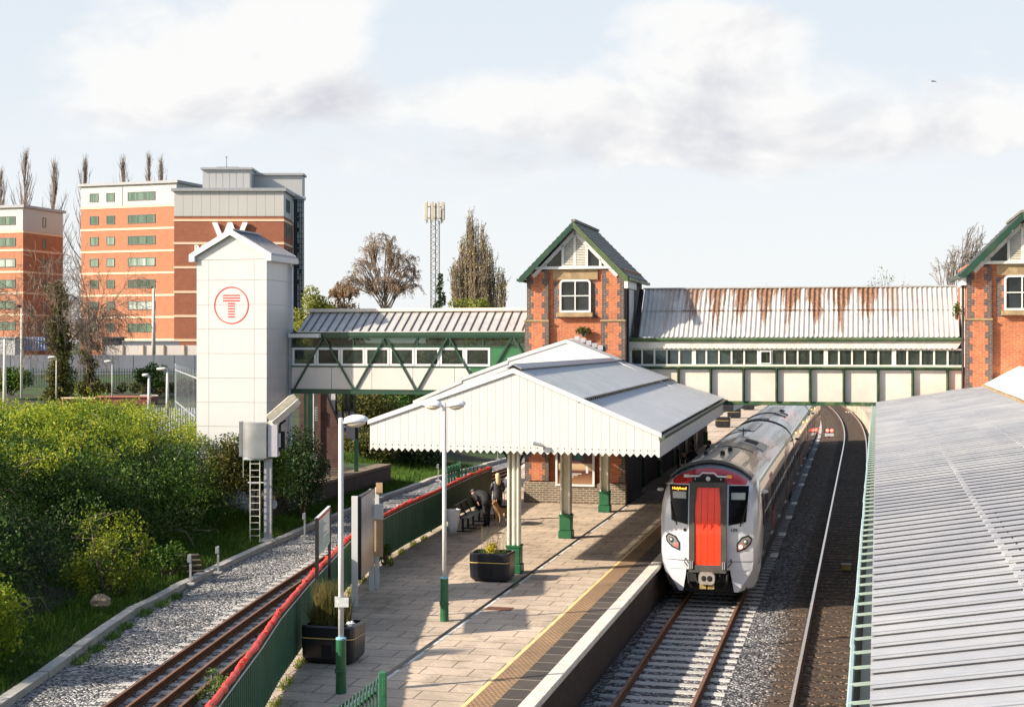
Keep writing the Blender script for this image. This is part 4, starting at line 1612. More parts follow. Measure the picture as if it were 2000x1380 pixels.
# canopy of the platform beyond the footbridge, glimpsed through its windows
t = thing_uv('platform_canopy', 'farther white canopy glimpsed through the windows of the rusty footbridge', 'canopy', 58.6, -8.65, 0.0)
mb = MB()
mb.prism([(XL, 4.2), (XR, 4.2), (XR, ZR), (0, ZP + .35), (XL, ZL)], 'y', 0, .05)
mesh_obj('gable_boarding', mb, M['white_wood'], t)
mb = MB()
tier(mb, 0, ZP + .4, XR, ZR + .03, 0, 30, r0=0, r1=0)
tier(mb, 0, ZP + .4, XL, ZL + .03, 0, 30, r0=0, r1=0)
mesh_obj('roof', mb, M['roof_white'], t)
mesh_obj('side_fascia', MB().box(XR - .03, XR, 0, 30, 4.2, 4.62), M['white_wood'], t)
for y_ in (6, 13, 20, 27):
    column_parts(t, y_)
# one free-standing column beyond
# brick waiting block under the far canopy
t = thing_uv('waiting_room', 'dark station building under the canopy behind the brick tower', 'building', 58.2, -10.0, PLZ)
mesh_obj('wall', MB().box(-2.2, 1.3, 0, 26, 0, 3.2), M['brick_dk'], t)
for k in range(5):
    mesh_obj('door', MB().box(1.3, 1.34, 1.5 + k * 5, 2.6 + k * 5, 0, 2.3), M['green'], t)

# ---------------------------------------------------------------- right-hand canopy
def rib_mat():
    m, nt, N, L, b = new_mat('weathered_profiled_sheet')
    t_ = N.new('ShaderNodeTexCoord')
    O = t_.outputs['Object']
    s = N.new('ShaderNodeSeparateXYZ')
    L.new(O, s.inputs[0])
    mp = N.new('ShaderNodeMapping')
    mp.inputs['Scale'].default_value = (1.2, 0.35, 1)
    L.new(O, mp.inputs[0])
    n = noise_tex(N, L, mp.outputs[0], 0.8, 7, 0.7)
    col = ramp(N, L, n, [(0.3, (0.30, 0.315, 0.35)), (0.7, (0.42, 0.42, 0.43))])
    # grime in a broken band along each rib
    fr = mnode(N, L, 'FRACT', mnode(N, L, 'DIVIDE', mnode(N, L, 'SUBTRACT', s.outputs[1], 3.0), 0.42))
    near = mnode(N, L, 'SUBTRACT', 1.0, mnode(N, L, 'MULTIPLY', mnode(N, L, 'ABSOLUTE', mnode(N, L, 'SUBTRACT', fr, 0.30)), 5.5), True)
    mp2 = N.new('ShaderNodeMapping')
    mp2.inputs['Scale'].default_value = (2.2, 9, 1)
    L.new(O, mp2.inputs[0])
    n2 = noise_tex(N, L, mp2.outputs[0], 2.4, 7, 0.75)
    f = mnode(N, L, 'MULTIPLY', near, mnode(N, L, 'MULTIPLY', mnode(N, L, 'SUBTRACT', n2, 0.42), 4.0, True))
    col = mixc(N, L, mnode(N, L, 'MULTIPLY', f, 0.5), col, (0.24, 0.24, 0.23))
    gap_shade = mnode(N, L, 'SUBTRACT', 1.0, mnode(N, L, 'MULTIPLY', mnode(N, L, 'ABSOLUTE', mnode(N, L, 'SUBTRACT', fr, 0.125)), 22.0), True)  # shadow gap under each lip painted as a dark line
    col = mixc(N, L, mnode(N, L, 'MULTIPLY', gap_shade, 0.7, True), col, (0.035, 0.035, 0.045))
    # whole sheets differ in tone
    sh = N.new('ShaderNodeTexWhiteNoise')
    sh.noise_dimensions = '2D'
    cb = N.new('ShaderNodeCombineXYZ')
    L.new(mnode(N, L, 'FLOOR', mnode(N, L, 'DIVIDE', s.outputs[1], 0.84)), cb.inputs[0])
    L.new(mnode(N, L, 'FLOOR', mnode(N, L, 'DIVIDE', s.outputs[0], 1.25)), cb.inputs[1])
    L.new(cb.outputs[0], sh.inputs['Vector'])
    col = mixc(N, L, 1.0, col, ramp(N, L, sh.outputs[0], [(0, (0.90, 0.90, 0.92)), (1, (1.06, 1.06, 1.05))]), 'MULTIPLY')
    L.new(col, b.inputs['Base Color'])
    b.inputs['Roughness'].default_value = 0.5
    b.inputs['Metallic'].default_value = 0.15
    bumpn(N, L, b, n2, 0.004)
    return m


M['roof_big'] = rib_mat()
t = thing_uv('platform_canopy', 'long grey ribbed canopy roof filling the right side of the picture', 'canopy', 0, 0, 0.0)


def eave(u): return 0.08 + 0.0138 * (u - 8.9)


prof = []
u = 3.0
PT = 0.42
rrnd = random.Random(11)
while u < 53.75:
    j = rrnd.uniform(-.006, .006)
    # flat pan, sharp upstand, rounded crest, long fall
    for du, h in ((0.0, 0.0), (0.065, 0.0), (0.066, 0.015), (0.034, 0.016), (0.032, 0.030), (0.10, 0.038), (0.15, 0.030), (0.20, 0.006), (0.30, 0.0)):
        prof.append((u + du, h + j * 0.3))
    u += PT
mb = MB()
S0 = [0, 1.25, 2.5, 3.95]
for k in range(3):
    vs = []
    sa, sb = S0[k] - (0.06 if k else 0), S0[k + 1]
    lift_ = 0.012 * k
    for (uu_, h) in prof:
        for s in (sa, sb):
            vs.append((eave(uu_) + s, uu_, 4.80 + .165 * s + h + lift_ - (0.008 if s == sb else 0)))
    fs = [(2 * i, 2 * i + 1, 2 * i + 3, 2 * i + 2) for i in range(len(prof) - 1)]
    mb.add(vs, fs)
    if k:
        vs = []
        for (uu_, h) in prof:
            vs += [(eave(uu_) + sa, uu_, 4.80 + .165 * sa + h + lift_), (eave(uu_) + sa, uu_, 4.80 + .165 * sa + h + lift_ - .016)]
        mb.add(vs, fs)
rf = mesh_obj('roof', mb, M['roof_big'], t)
# fixing bolts near the laps
bolt = None
u = 3.0
k = 0
while u < 17:
    s = (1.32, 2.57)[k % 2]
    if bolt is None:
        bolt = o = mesh_obj('fixing_bolt', MB().ell((0, 0, 0), (.012, .010, .012), 5, 3), M['black'], rf)
    else:
        o = bolt.copy()
        SC.collection.objects.link(o)
    o.location = (eave(u) + s + rrnd.uniform(-.02, .02), u + .10, 4.80 + .165 * s + .064)
    u += PT if k % 2 else 0
    k += 1
mb = MB()
vs = []
for uu_ in (3.0, 53.7):
    e = eave(uu_)
    vs += [(e + 3.70, uu_, 5.52), (e + 4.9, uu_, 6.16), (e + 8.6, uu_, 4.9), (e + 3.70, uu_, 5.40)]
mb.add(vs, [(0, 1, 5, 4), (1, 2, 6, 5), (3, 0, 4, 7), (4, 5, 6, 7), (0, 3, 2, 1)])
u = 3.0
mesh_obj('upper_roof', mb, plain('white_painted_roof', (.70, .68, .65), .5, var=.05, scale=2, dirt=(.55, .5, .42), dirt_amt=.2), t)
mb = MB()
for k in range(52):
    uu_ = 3 + k * .98
    mb.bar((eave(uu_) + 3.66, uu_, 5.48), (eave(uu_ + .98) + 3.66, uu_ + .96, 5.48 + rrnd.uniform(-.015, .015)), .10, .07)
mesh_obj('mortar_flashing', mb, M['stone'], t)
# gutter with brackets
mb = MB()
mb2 = MB()
for (ua, ub) in zip(range(3, 53, 2), range(5, 55, 2)):
    ub = min(ub, 53.7)
    ea, eb = eave(ua), eave(ub)
    w1, w2 = rrnd.uniform(-.008, .008), 0
    mb.tube([(ea - .13 + w1, ua, 4.73), (eb - .13 + w2, ub, 4.73)], .020, 6)
    mb2.add([(ea - .13, ua, 4.72), (ea - .07, ua, 4.64), (ea + .05, ua, 4.66), (eb + .05, ub, 4.66), (eb - .07, ub, 4.64), (eb - .13, ub, 4.72)], [(0, 1, 4, 5), (1, 2, 3, 4)])
mesh_obj('gutter_lip', mb, plain('pale_teal', (.27, .38, .38), .5, var=.1, scale=5), t)
mesh_obj('gutter', mb2, plain('dark_green_gutter', (.008, .035, .02), .4), t)
gb0 = None
u = 3.2
while u < 52:
    if gb0 is None:
        gb0 = o = mesh_obj('gutter_bracket', MB().bar((-.13, 0, 4.745), (0, 0, 4.765), .018, .02), plain('bracket_paint', (.30, .38, .33), .5), t)
    else:
        o = gb0.copy()
        SC.collection.objects.link(o)
    o.location = (eave(u), u, 0)
    u += 0.5
# blue-white sky-coloured fascia strip below the gutter close to the camera
mb = MB()
e0, e1 = eave(3), eave(53.7)
mb.add([(e0 + .06, 3, 4.62), (e1 + .06, 53.7, 4.62), (e1 + .06, 53.7, 4.2), (e0 + .06, 3, 4.2)], [(0, 1, 2, 3)])
mesh_obj('fascia', mb, M['green'], t)
mb = MB()
for u in range(6, 54, 8):
    mb.box(1.9, 2.1, u, u + .2, PLZ, 4.7)
mesh_obj('posts', mb, M['green'], t)
# ================================================================ the train
def text_mesh(s, size, mat, parent, loc, rot=(radians(90), 0, 0), extrude=0.004, name='lettering', align='CENTER', bold=0.0, sx=1.0):
    cu = bpy.data.curves.new(name, 'FONT')
    cu.body = s
    cu.size = size
    cu.extrude = extrude
    cu.offset = bold
    cu.align_x = align
    cu.resolution_u = 3
    ob = bpy.data.objects.new(name + '_tmp', cu)
    me = bpy.data.meshes.new_from_object(ob)
    bpy.data.objects.remove(ob)
    me.materials.clear()
    me.materials.append(mat)
    o = bpy.data.objects.new(name, me)
    SC.collection.objects.link(o)
    o.location = loc
    o.rotation_euler = rot
    o.scale = (sx, 1, 1)
    if parent:
        o.parent = parent
    return o


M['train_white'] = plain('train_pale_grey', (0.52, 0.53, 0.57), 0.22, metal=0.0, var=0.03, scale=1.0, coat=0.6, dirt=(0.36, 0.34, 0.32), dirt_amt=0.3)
M['train_side'] = plain('train_brown_side', (0.17, 0.145, 0.125), 0.16, metal=0.35, var=0.15, scale=1.2, coat=0.8, dirt=(0.12, 0.08, 0.06), dirt_amt=0.3)  # brownish grey, darker than the pale nose
M['train_red'] = plain('train_red', (0.48, 0.010, 0.014), 0.25, var=0.06, scale=1.5, coat=0.6)
M['door_red'] = plain('gangway_door_red', (0.86, 0.045, 0.012), 0.35, var=0.06, scale=3, dirt=(0.55, 0.05, 0.02), dirt_amt=0.25)
M['gang_grey'] = plain('gangway_rubber_grey', (0.055, 0.048, 0.042), 0.7, var=0.25, scale=5)
M['train_roof'] = plain('train_roof_grey', (0.34, 0.35, 0.38), 0.25, metal=0.3, var=0.12, scale=1.0, coat=0.4, dirt=(0.22, 0.2, 0.19), dirt_amt=0.35)
M['roof_dark'] = plain('roof_dark_panel', (0.055, 0.058, 0.065), 0.3, var=0.25, scale=2, coat=0.3)
M['roof_mid'] = plain('roof_mid_panel', (0.10, 0.10, 0.105), 0.3, var=0.2, scale=2, coat=0.3)
M['rubber'] = plain('black_rubber', (0.006, 0.006, 0.006), 0.85)

PRF = [(1.22, .95), (1.33, 1.08), (1.36, 1.35), (1.365, 1.8), (1.365, 2.3), (1.34, 2.7), (1.28, 3.0), (1.19, 3.22), (1.04, 3.42), (.85, 3.55), (.60, 3.66), (.32, 3.74), (0, 3.77)]


def Yf(x, z):
    return .26 * max(0.0, (z - 1.75) / 1.6) ** 1.6 + .20 * (abs(x) / 1.18) ** 2.6 + .10 * max(0, 1.45 - z)


def roofz(x):
    xs = [p[0] for p in PRF[::-1]]
    zs_ = [p[1] for p in PRF[::-1]]
    return float(np.interp(abs(x), xs[:7], zs_[:7]))


def sidex(z):
    return float(np.interp(z, [p[1] for p in PRF], [p[0] for p in PRF]))


tr = thing_uv('passenger_train', 'red nosed grey passenger train standing at the island platform edge', 'train', 38.25, -3.83, 0.0)


def coach(y0, y1, nose):
    mb = MB()
    prof = PRF + [(-x, z) for (x, z) in PRF[-2::-1]]
    n = len(prof)
    rings = []

    def ring(xs, ztop, yfn):
        return [(x * xs, yfn(x * xs, zz), zz) for (x, z) in prof for zz in [(.95 + (z - .95) * (ztop - .95) / 2.82)]]
    if nose:
        r0 = ring(.865, 3.40, lambda x, z: y0 + Yf(x, z))
        rings = [r0, ring(.93, 3.50, lambda x, z: y0 + .16 + Yf(x, z) * .75), ring(.975, 3.62, lambda x, z: y0 + .5 + Yf(x, z) * .5),
                 ring(1.0, 3.74, lambda x, z: y0 + 1.1 + Yf(x, z) * .2), ring(1.0, 3.77, lambda x, z: y0 + 1.9)]
    else:
        rings = [ring(1.0, 3.77, lambda x, z: y0)]
    rings += [ring(1.0, 3.77, lambda x, z: y0 + (y1 - y0) * .5), ring(1.0, 3.77, lambda x, z: y1)]
    mb.ring_bridge(rings, closed=False, capa=not nose, capb=True)
    if nose:
        # front surface as a grid following the bulge
        rows = []
        h = len(PRF)
        F = [-1, -.8, -.6, -.4, -.2, 0, .2, .4, .6, .8, 1]
        for i in range(h):
            x_, _, z_ = rings[0][i]
            rows.append([(x_ * f, y0 + Yf(x_ * f, z_), z_) for f in F])
        vs = [p for r in rows for p in r]
        m_ = len(F)
        mb.add(vs, [(i * m_ + k, i * m_ + k + 1, (i + 1) * m_ + k + 1, (i + 1) * m_ + k) for i in range(h - 1) for k in range(m_ - 1)])
    # material by place
    for k, f in enumerate(mb.f):
        c = Vector((0, 0, 0))
        for i in f:
            c += Vector(mb.v[i])
        c /= len(f)
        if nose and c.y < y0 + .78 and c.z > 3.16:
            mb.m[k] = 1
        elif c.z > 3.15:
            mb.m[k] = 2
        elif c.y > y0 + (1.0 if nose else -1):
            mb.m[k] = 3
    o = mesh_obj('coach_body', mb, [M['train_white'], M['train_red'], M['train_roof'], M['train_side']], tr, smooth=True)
    o.data.set_sharp_from_angle(angle=radians(40))
    return o


def roof_patch(parent, name, x0, x1, ya, yb, mat, lift_=0.006, side=0.0):
    mb = MB()
    n = 8
    vs = []
    for i in range(n + 1):
        x = x0 + (x1 - x0) * i / n
        vs += [(x, ya, roofz(x) + lift_), (x, yb, roofz(x) + lift_)]
    mb.add(vs, [(2 * i, 2 * i + 2, 2 * i + 3, 2 * i + 1) for i in range(n)])
    if lift_ > 0.02:
        for y_, fl in ((ya, 0), (yb, 1)):
            vs = []
            for i in range(n + 1):
                x = x0 + (x1 - x0) * i / n
                vs += [(x, y_, roofz(x) + lift_), (x, y_, roofz(x) - .03)]
            mb.add(vs, [(2 * i, 2 * i + 1, 2 * i + 3, 2 * i + 2) for i in range(n)])
        for x in (x0, x1):
            mb.add([(x, ya, roofz(x) + lift_), (x, yb, roofz(x) + lift_), (x, yb, roofz(x) - .05), (x, ya, roofz(x) - .05)], [(0, 1, 2, 3)])
    return mesh_obj(name, mb, mat, parent)


def side_patch(parent, name, s, ya, yb, za, zb, mat, lift_=0.006):
    mb = MB()
    n = 5
    vs = []
    for i in range(n + 1):
        z = za + (zb - za) * i / n
        x = s * (sidex(z) + lift_)
        vs += [(x, ya, z), (x, yb, z)]
    mb.add(vs, [(2 * i, 2 * i + 2, 2 * i + 3, 2 * i + 1) for i in range(n)])
    return mesh_obj(name, mb, mat, parent)


CL = 21.6
bodies = []
y = 0.0
M['win_tr'] = glass_dark('coach_window', (0.008, 0.008, 0.010), 0.05)
M['side_mid'] = plain('coach_lower_band', (0.16, 0.03, 0.02), 0.3, var=.2, coat=.5)
for ci in range(3):
    y0, y1 = y, y + CL
    b_ = coach(y0, y1, ci == 0)
    bodies.append(b_)
    for s in (1, -1):
        doors = (y0 + 5.6, y0 + 15.2)
        ys = y0 + (2.6 if ci == 0 else .9)
        if ci == 0:
            side_patch(b_, 'cab_window', s, y0 + 1.35, y0 + 2.0, 2.0, 2.85, M['win_tr'])
        while ys < y1 - 1.2:
            nearest = [d for d in doors if abs(ys + .6 - (d + .65)) < 1.5]
            if nearest:
                ys = nearest[0] + 1.75
                continue
            side_patch(b_, 'window', s, ys, ys + 1.22, 1.95, 2.72, M['win_tr'])
            ys += 1.62
        for d in doors:
            side_patch(b_, 'door', s, d, d + 1.35, 1.05, 3.0, M['train_red'], .008)
            side_patch(b_, 'door_window', s, d + .14, d + .6, 1.9, 2.72, M['win_tr'], .014)
            side_patch(b_, 'door_window', s, d + .75, d + 1.21, 1.9, 2.72, M['win_tr'], .014)
        side_patch(b_, 'livery_band', s, y0 + 2.2, y1 - .1, 1.0, 1.12, M['side_mid'], .004)
        # step boards reach out below the doors
        for d in doors + (y0 + 10.5, y0 + 20):
            mb = MB()
            for q in range(3):
                mb.box(min(s * 1.30, s * 1.52), max(s * 1.30, s * 1.52), d + q * .28, d + q * .28 + .17, .52, .55)
            mesh_obj('step_board', mb, M['steel'], b_)
    # roof furniture
    q = y0 + (2.2 if ci == 0 else .6)
    if ci == 0:
        mb = MB()
        for xx0, xx1 in ((-1.02, -.55), (-.55, .55), (.55, 1.02)):
            pass
        roof_patch(b_, 'roof_fairing', -1.10, 1.10, y0 + .86, y0 + 1.42, M['roof_dark'], .055)
        roof_patch(b_, 'roof_panel', -.62, .42, y0 + 1.55, y0 + 6.0, M['roof_mid'], .035)
        roof_patch(b_, 'roof_panel', .45, 1.10, y0 + 1.6, y0 + 7.6, plain('painted_salmon_sheen', (.42, .20, .13), .25, var=.2, scale=1.2, coat=.4), .008)  # orange reflection along the roof painted as a salmon strip
        roof_patch(b_, 'roof_panel', -.75, .75, y0 + 6.4, y0 + 10.6, M['roof_dark'], .03)
        for (xx, yy_) in ((-.4, 3.4), (.12, 3.0), (.2, 4.6)):
            mesh_obj('roof_aerial', MB().lathe([(.07, 0), (.07, .09), (.03, .12)], 8, (xx, y0 + yy_, roofz(xx) + .03)), M['black'], b_)
        roof_patch(b_, 'exhaust_panel', .15, .95, y0 + 8.2, y0 + 10.4, plain('roof_beige_panel', (.36, .33, .29), .4, var=.1), .05)
        roof_patch(b_, 'exhaust_grille', .3, .7, y0 + 8.6, y0 + 9.9, M['rubber'], .06)
        roof_patch(b_, 'roof_panel', .98, 1.20, y0 + 7.4, y0 + 13.5, M['train_red'], .008)
        roof_patch(b_, 'roof_panel', .62, .97, y0 + 10.8, y0 + 13.6, M['train_red'], .008)
        mb = MB().bar((-.05, y0 + 13, roofz(0)), (-.05, y0 + 13.0, roofz(0) + .2), .05).bar((-.25, y0 + 13, roofz(0) + .12), (.2, y0 + 13, roofz(0) + .12), .04)
        mesh_obj('aerial', mb, M['roof_dark'], b_)
        roof_patch(b_, 'roof_panel', -.9, .2, y0 + 14.5, y0 + 20, M['roof_mid'], .02)
    else:
        roof_patch(b_, 'roof_panel', -.95, .25, y0 + 1.0, y0 + 5.2, M['roof_mid'], .03)
        roof_patch(b_, 'roof_fairing', -1.0, .75, y0 + 5.3, y0 + 5.9, M['roof_dark'], .07)
        roof_patch(b_, 'roof_panel', -.6, .3, y0 + 6.2, y0 + 12, M['roof_mid'], .03)
        roof_patch(b_, 'roof_panel', .62, 1.15, y0 + 3.0, y0 + 12.5, M['train_red'], .008)
        roof_patch(b_, 'exhaust_grille', .40, .75, y0 + 6.2, y0 + 7.6, M['rubber'], .04)
        roof_patch(b_, 'exhaust_grille', .30, .50, y0 + 8.6, y0 + 9.6, M['rubber'], .04)
    # underframe and bogies
    mb = MB()
    mb.box(-1.15, 1.15, y0 + (1.0 if ci == 0 else .3), y1 - .3, .38, .96)
    for yy_ in ((3.4, 17.8) if ci == 0 else (2.6, 18.2)):
        for q in (-1.1, 1.1):
            for s in (-1, 1):
                rg = []
                for i in range(16):
                    a = 2 * pi * i / 16
                    rg.append((.42 * cos(a) + y0 + yy_ + q, .42 + .42 * sin(a)))
                a, c_ = sorted((s * .70, s * .82))
                mb.prism(rg, 'x', a, c_)
        mb.box(-1.12, 1.12, y0 + yy_ - 1.3, y0 + yy_ + 1.3, .30, .6)
    mesh_obj('underframe', mb, M['dark'], b_)
    if ci < 2:
        mb = MB()
        rg0 = [(x * .985, y1 - .01, .6 if i in (0, 2 * len(PRF) - 2) else z + .03) for i, (x, z) in enumerate(PRF + [(-x, z) for (x, z) in PRF[-2::-1]])]
        rg1 = [(p[0], y1 + .62, p[2]) for p in rg0]
        mb.ring_bridge([rg0, rg1])
        mesh_obj('bellows', mb, M['rubber'], tr)
    for s in (1, -1):
        mb = MB()
        mb.ell((s * 1.42, y0 + (1.2 if ci == 0 else .8), 2.95), (.10, .16, .05), 8, 6)
        mesh_obj('side_lamp', mb, M['white'] if ci == 0 else M['black'], b_)
    y = y1 + .6

# small amber door lamps on the shaded side
for (ci, yy_) in ((1, 22.2 + 5), (1, 22.2 + 14), (2, 44.4 + 6)):
    mesh_obj('door_lamp', MB().box(1.37, 1.40, yy_, yy_ + .12, 2.95, 3.05), emis('amber_lamp', (1, .45, .08), 4) if 'amber_lamp' not in bpy.data.materials else bpy.data.materials['amber_lamp'], bodies[ci])


def front_patch(name, quad, mat, off=0.01, parent=None, n=5):
    """bilinear patch on the nose; quad of (x,z) corners bl, br, tr, tl"""
    mb = MB()
    vs = []
    for j in range(n + 1):
        for i in range(n + 1):
            a, c = i / n, j / n
            x = (quad[0][0] * (1 - a) + quad[1][0] * a) * (1 - c) + (quad[3][0] * (1 - a) + quad[2][0] * a) * c
            z = (quad[0][1] * (1 - a) + quad[1][1] * a) * (1 - c) + (quad[3][1] * (1 - a) + quad[2][1] * a) * c
            vs.append((x, Yf(x, z) - off, z))
    m_ = n + 1
    mb.add(vs, [(j * m_ + i, j * m_ + i + 1, (j + 1) * m_ + i + 1, (j + 1) * m_ + i) for j in range(n) for i in range(n)])
    return mesh_obj(name, mb, mat, parent or bodies[0])


def front_poly(name, poly, mat, off=0.01, parent=None):
    cx = sum(p[0] for p in poly) / len(poly)
    cz = sum(p[1] for p in poly) / len(poly)
    vs = [(cx, Yf(cx, cz) - off, cz)] + [(x, Yf(x, z) - off, z) for x, z in poly]
    n = len(poly)
    return mesh_obj(name, MB().add(vs, [(0, i + 1, (i + 1) % n + 1) for i in range(n)]), mat, parent or bodies[0])


blk = glass_dark('cab_glass', (0.004, 0.004, 0.005), 0.12)
blk.node_tree.nodes['Principled BSDF'].inputs['Specular IOR Level'].default_value = 0.10
for s in (-1, 1):
    q = [(.54, 2.14), (.99, 2.24), (1.06, 3.18), (.54, 3.18)]
    q = q if s > 0 else [(-q[1][0], q[1][1]), (-q[0][0], q[0][1]), (-q[3][0], q[3][1]), (-q[2][0], q[2][1])]
    w = front_patch('windscreen', q, blk, .014)
    q = [(.60, 2.82), (.96, 2.82), (.97, 3.0), (.60, 3.0)]
    q = q if s > 0 else [(-q[1][0], q[1][1]), (-q[0][0], q[0][1]), (-q[3][0], q[3][1]), (-q[2][0], q[2][1])]
    front_patch('sun_blind', q, plain('blind_grey', (.30, .33, .31), .5) if s < 0 else bpy.data.materials['blind_grey'], .018)
    # wiper
    mb = MB()
    xa = s * 1.0
    mb.bar((s * 1.02, Yf(1.02, 2.7) - .03, 2.72), (s * .84, Yf(.84, 2.2) - .04, 2.12), .022)
    mb.bar((s * .99, Yf(1, 2.6) - .05, 2.62), (s * .90, Yf(.9, 2.2) - .05, 2.2), .015)
    mesh_obj('wiper', mb, M['black'], bodies[0])
    # panel joint and lower fairing
    q = [(.52, 1.18), (1.17, 1.18), (1.17, 1.195), (.52, 1.195)]
    if s < 0:
        q = [(-q[1][0], q[1][1]), (-q[0][0], q[0][1]), (-q[3][0], q[3][1]), (-q[2][0], q[2][1])]
    front_patch('panel_joint', q, M['black'], .004)
    mb = MB()
    outl = [(.56, 1.19), (1.18, 1.19), (1.15, .96), (1.00, .70), (.78, .36), (.68, .36), (.60, .80)]
    back = [(.62, 1.19), (1.33, 1.19), (1.33, .96), (1.25, .62), (1.15, .40), (.98, .38), (.70, .8)]
    A = [(s * x, Yf(x, 1.19) - .005 + (1.19 - z) * .12, z) for x, z in outl]
    B_ = [(s * x, .95, z) for x, z in back]
    mb.ring_bridge([A, B_])
    mesh_obj('front_fairing', mb, M['train_white'], tr)
    # light cluster
    pl = [(.76, 1.44), (.75, 1.66), (.88, 1.84), (1.06, 1.90), (1.155, 1.80), (1.12, 1.66), (.98, 1.52)]
    hl = front_poly('light_cluster', [(s * x, z) for x, z in pl], M['rubber'], .012)
    pl2 = [(.79, 1.49), (.785, 1.64), (.90, 1.80), (1.05, 1.85), (1.12, 1.78), (1.08, 1.67), (.96, 1.56)]
    front_poly('light_cover', [(s * x, z) for x, z in pl2], plain('lamp_silver', (.30, .29, .28), .25, metal=.5, var=.3, scale=12) if s < 0 else bpy.data.materials['lamp_silver'], .016)
    mb = MB()
    c = (s * .98, Yf(.98, 1.72) - .02, 1.72)
    mb.ell(c, (.075, .03, .075), 12, 6)
    mesh_obj('headlight', mb, plain('lamp_glass', (.12, .12, .12), .1, metal=.6) if s < 0 else bpy.data.materials['lamp_glass'], tr)
    mb = MB()
    mb.ell((s * .98, c[1] - .02, 1.72), (.04, .02, .04), 10, 6)
    mesh_obj('bulb', mb, M['steel'], tr)
    mb = MB()
    mb.ell((s * .855, Yf(.85, 1.58) - .02, 1.585), (.055, .02, .055), 12, 6)
    mesh_obj('tail_light', mb, emis('tail_lamp_bright', (1.0, .10, .08), 6) if s > 0 else emis('tail_lamp_dim', (1.0, .12, .08), 1.0), tr)
    if s > 0:
        mb = MB()
        mb.ell((s * .855, Yf(.85, 1.58) - .04, 1.585), (.025, .01, .025), 10, 6)
        mesh_obj('tail_light_core', mb, emis('tail_lamp_core', (1.0, .75, .7), 9), tr)
for (x0, x1) in ((-1.16, -.50), (.50, 1.16)):
    front_patch('roof_edge_line', [(x0, 3.185), (x1, 3.185), (x1, 3.205), (x0, 3.205)], M['white'], .006)
text_mesh('109', .13, M['black'], bodies[0], (.68, Yf(.68, 2.0) - .012, 1.98), (radians(88), 0, radians(3)))
text_mesh('Holyhead', .10, emis('amber_display', (1.0, .33, .02), 3.2), bodies[0], (-.785, Yf(-.785, 3.08) - .045, 3.055), (radians(80), 0, radians(-5)), name='destination_display')
text_mesh('avanti', .05, M['white'], bodies[0], (-.72, -1, -1)) if False else None
front_poly('small_port', [(-.62 + .045 * cos(2 * pi * k / 10), 2.0 + .045 * sin(2 * pi * k / 10)) for k in range(10)], M['rubber'], .008)
# gangway: raked rubber frame with bright red folding door
gy = lambda z: -.13 + .20 * max(0, (z - 1.9) / 1.55) ** 1.5
mb = MB()


def gang_box(mb, x0, x1, za, zb, d0=0.0, back=.5, n=5):
    vs = []
    for i in range(n + 1):
        z = za + (zb - za) * i / n
        for x in (x0, x1):
            vs.append((x, gy(z) + d0, z))
        for x in (x1, x0):
            vs.append((x, back, z))
    fs = []
    for i in range(n):
        for k in range(4):
            fs.append((4 * i + k, 4 * i + (k + 1) % 4, 4 * i + 4 + (k + 1) % 4, 4 * i + 4 + k))
    fs += [(3, 2, 1, 0), (4 * n, 4 * n + 1, 4 * n + 2, 4 * n + 3)]
    mb.add(vs, fs)


gang_box(mb, -.49, -.345, .90, 3.28)
gang_box(mb, .345, .49, .90, 3.28)
gang_box(mb, -.345, .345, 3.14, 3.28)
gang_box(mb, -.345, .345, .90, 1.10)
for s in (-1, 1):
    mb.prism([(s * .345, 3.14), (s * .345, 2.5), (s * .30, 3.14)][::s], 'y', gy(2.9) + .005, .3)
gf = mesh_obj('gangway_frame', mb, M['gang_grey'], tr)
mb = MB()
for k in range(4):
    gang_box(mb, -.342 + k * .171 + .004, -.342 + (k + 1) * .171 - .004, 1.10, 3.14, .035)
mb.box(-.342, .342, .06, .4, 1.1, 3.1)
gd = mesh_obj('gangway_door', mb, M['door_red'], tr)
mb = MB()
for x in (-.10, .10):
    mb.box(x - .022, x + .022, gy(2.1) + .02, gy(2.1) + .04, 2.10, 2.15).box(x - .022, x - .005, gy(2.1) + .02, gy(2.1) + .04, 2.04, 2.15)
mesh_obj('door_catch', mb, plain('dull_red', (.35, .02, .01), .5), gd)
mb = MB()
gang_box(mb, -.42, .42, 3.28, 3.46, .02)
gt = mesh_obj('gangway_hood', mb, M['rubber'], tr)
mb = MB().ell((0, gy(3.38) + .0, 3.37), (.062, .03, .062), 14, 8)
mesh_obj('top_lamp', mb, M['white'], tr)
mb = MB()
mb.bar((-.16, gy(3.5) + .04, 3.52), (.16, gy(3.5) + .04, 3.52), .035)
for s in (-1, 1):
    mb.bar((s * .16, gy(3.5) + .04, 3.52), (s * .24, gy(3.4), 3.44), .03)
    mb.bar((s * .24, gy(3.4), 3.44), (s * .52, gy(3.4) + .02, 3.43), .045)
    mb.bar((s * .34, gy(3.3) - .02, 3.34), (s * .34, gy(3.3) - .02, 3.39), .015)
mesh_obj('grab_rail', mb, M['white'], gt)
mesh_obj('amber_marker', MB().box(.50, .62, gy(3.4) - .02, gy(3.4) + .1, 3.40, 3.47), plain('amber_plastic', (.8, .35, .05), .4), gt)
mesh_obj('white_marker', MB().box(-.64, -.52, gy(3.4) - .02, gy(3.4) + .1, 3.40, 3.47), M['white'], gt)
# hinges at the gangway foot
mb = MB()
for x in (-.45, -.40, .40, .45):
    mb.box(x - .012, x + .012, -.17, -.12, 1.0, 1.2)
mesh_obj('hinge', mb, M['steel'], gf)
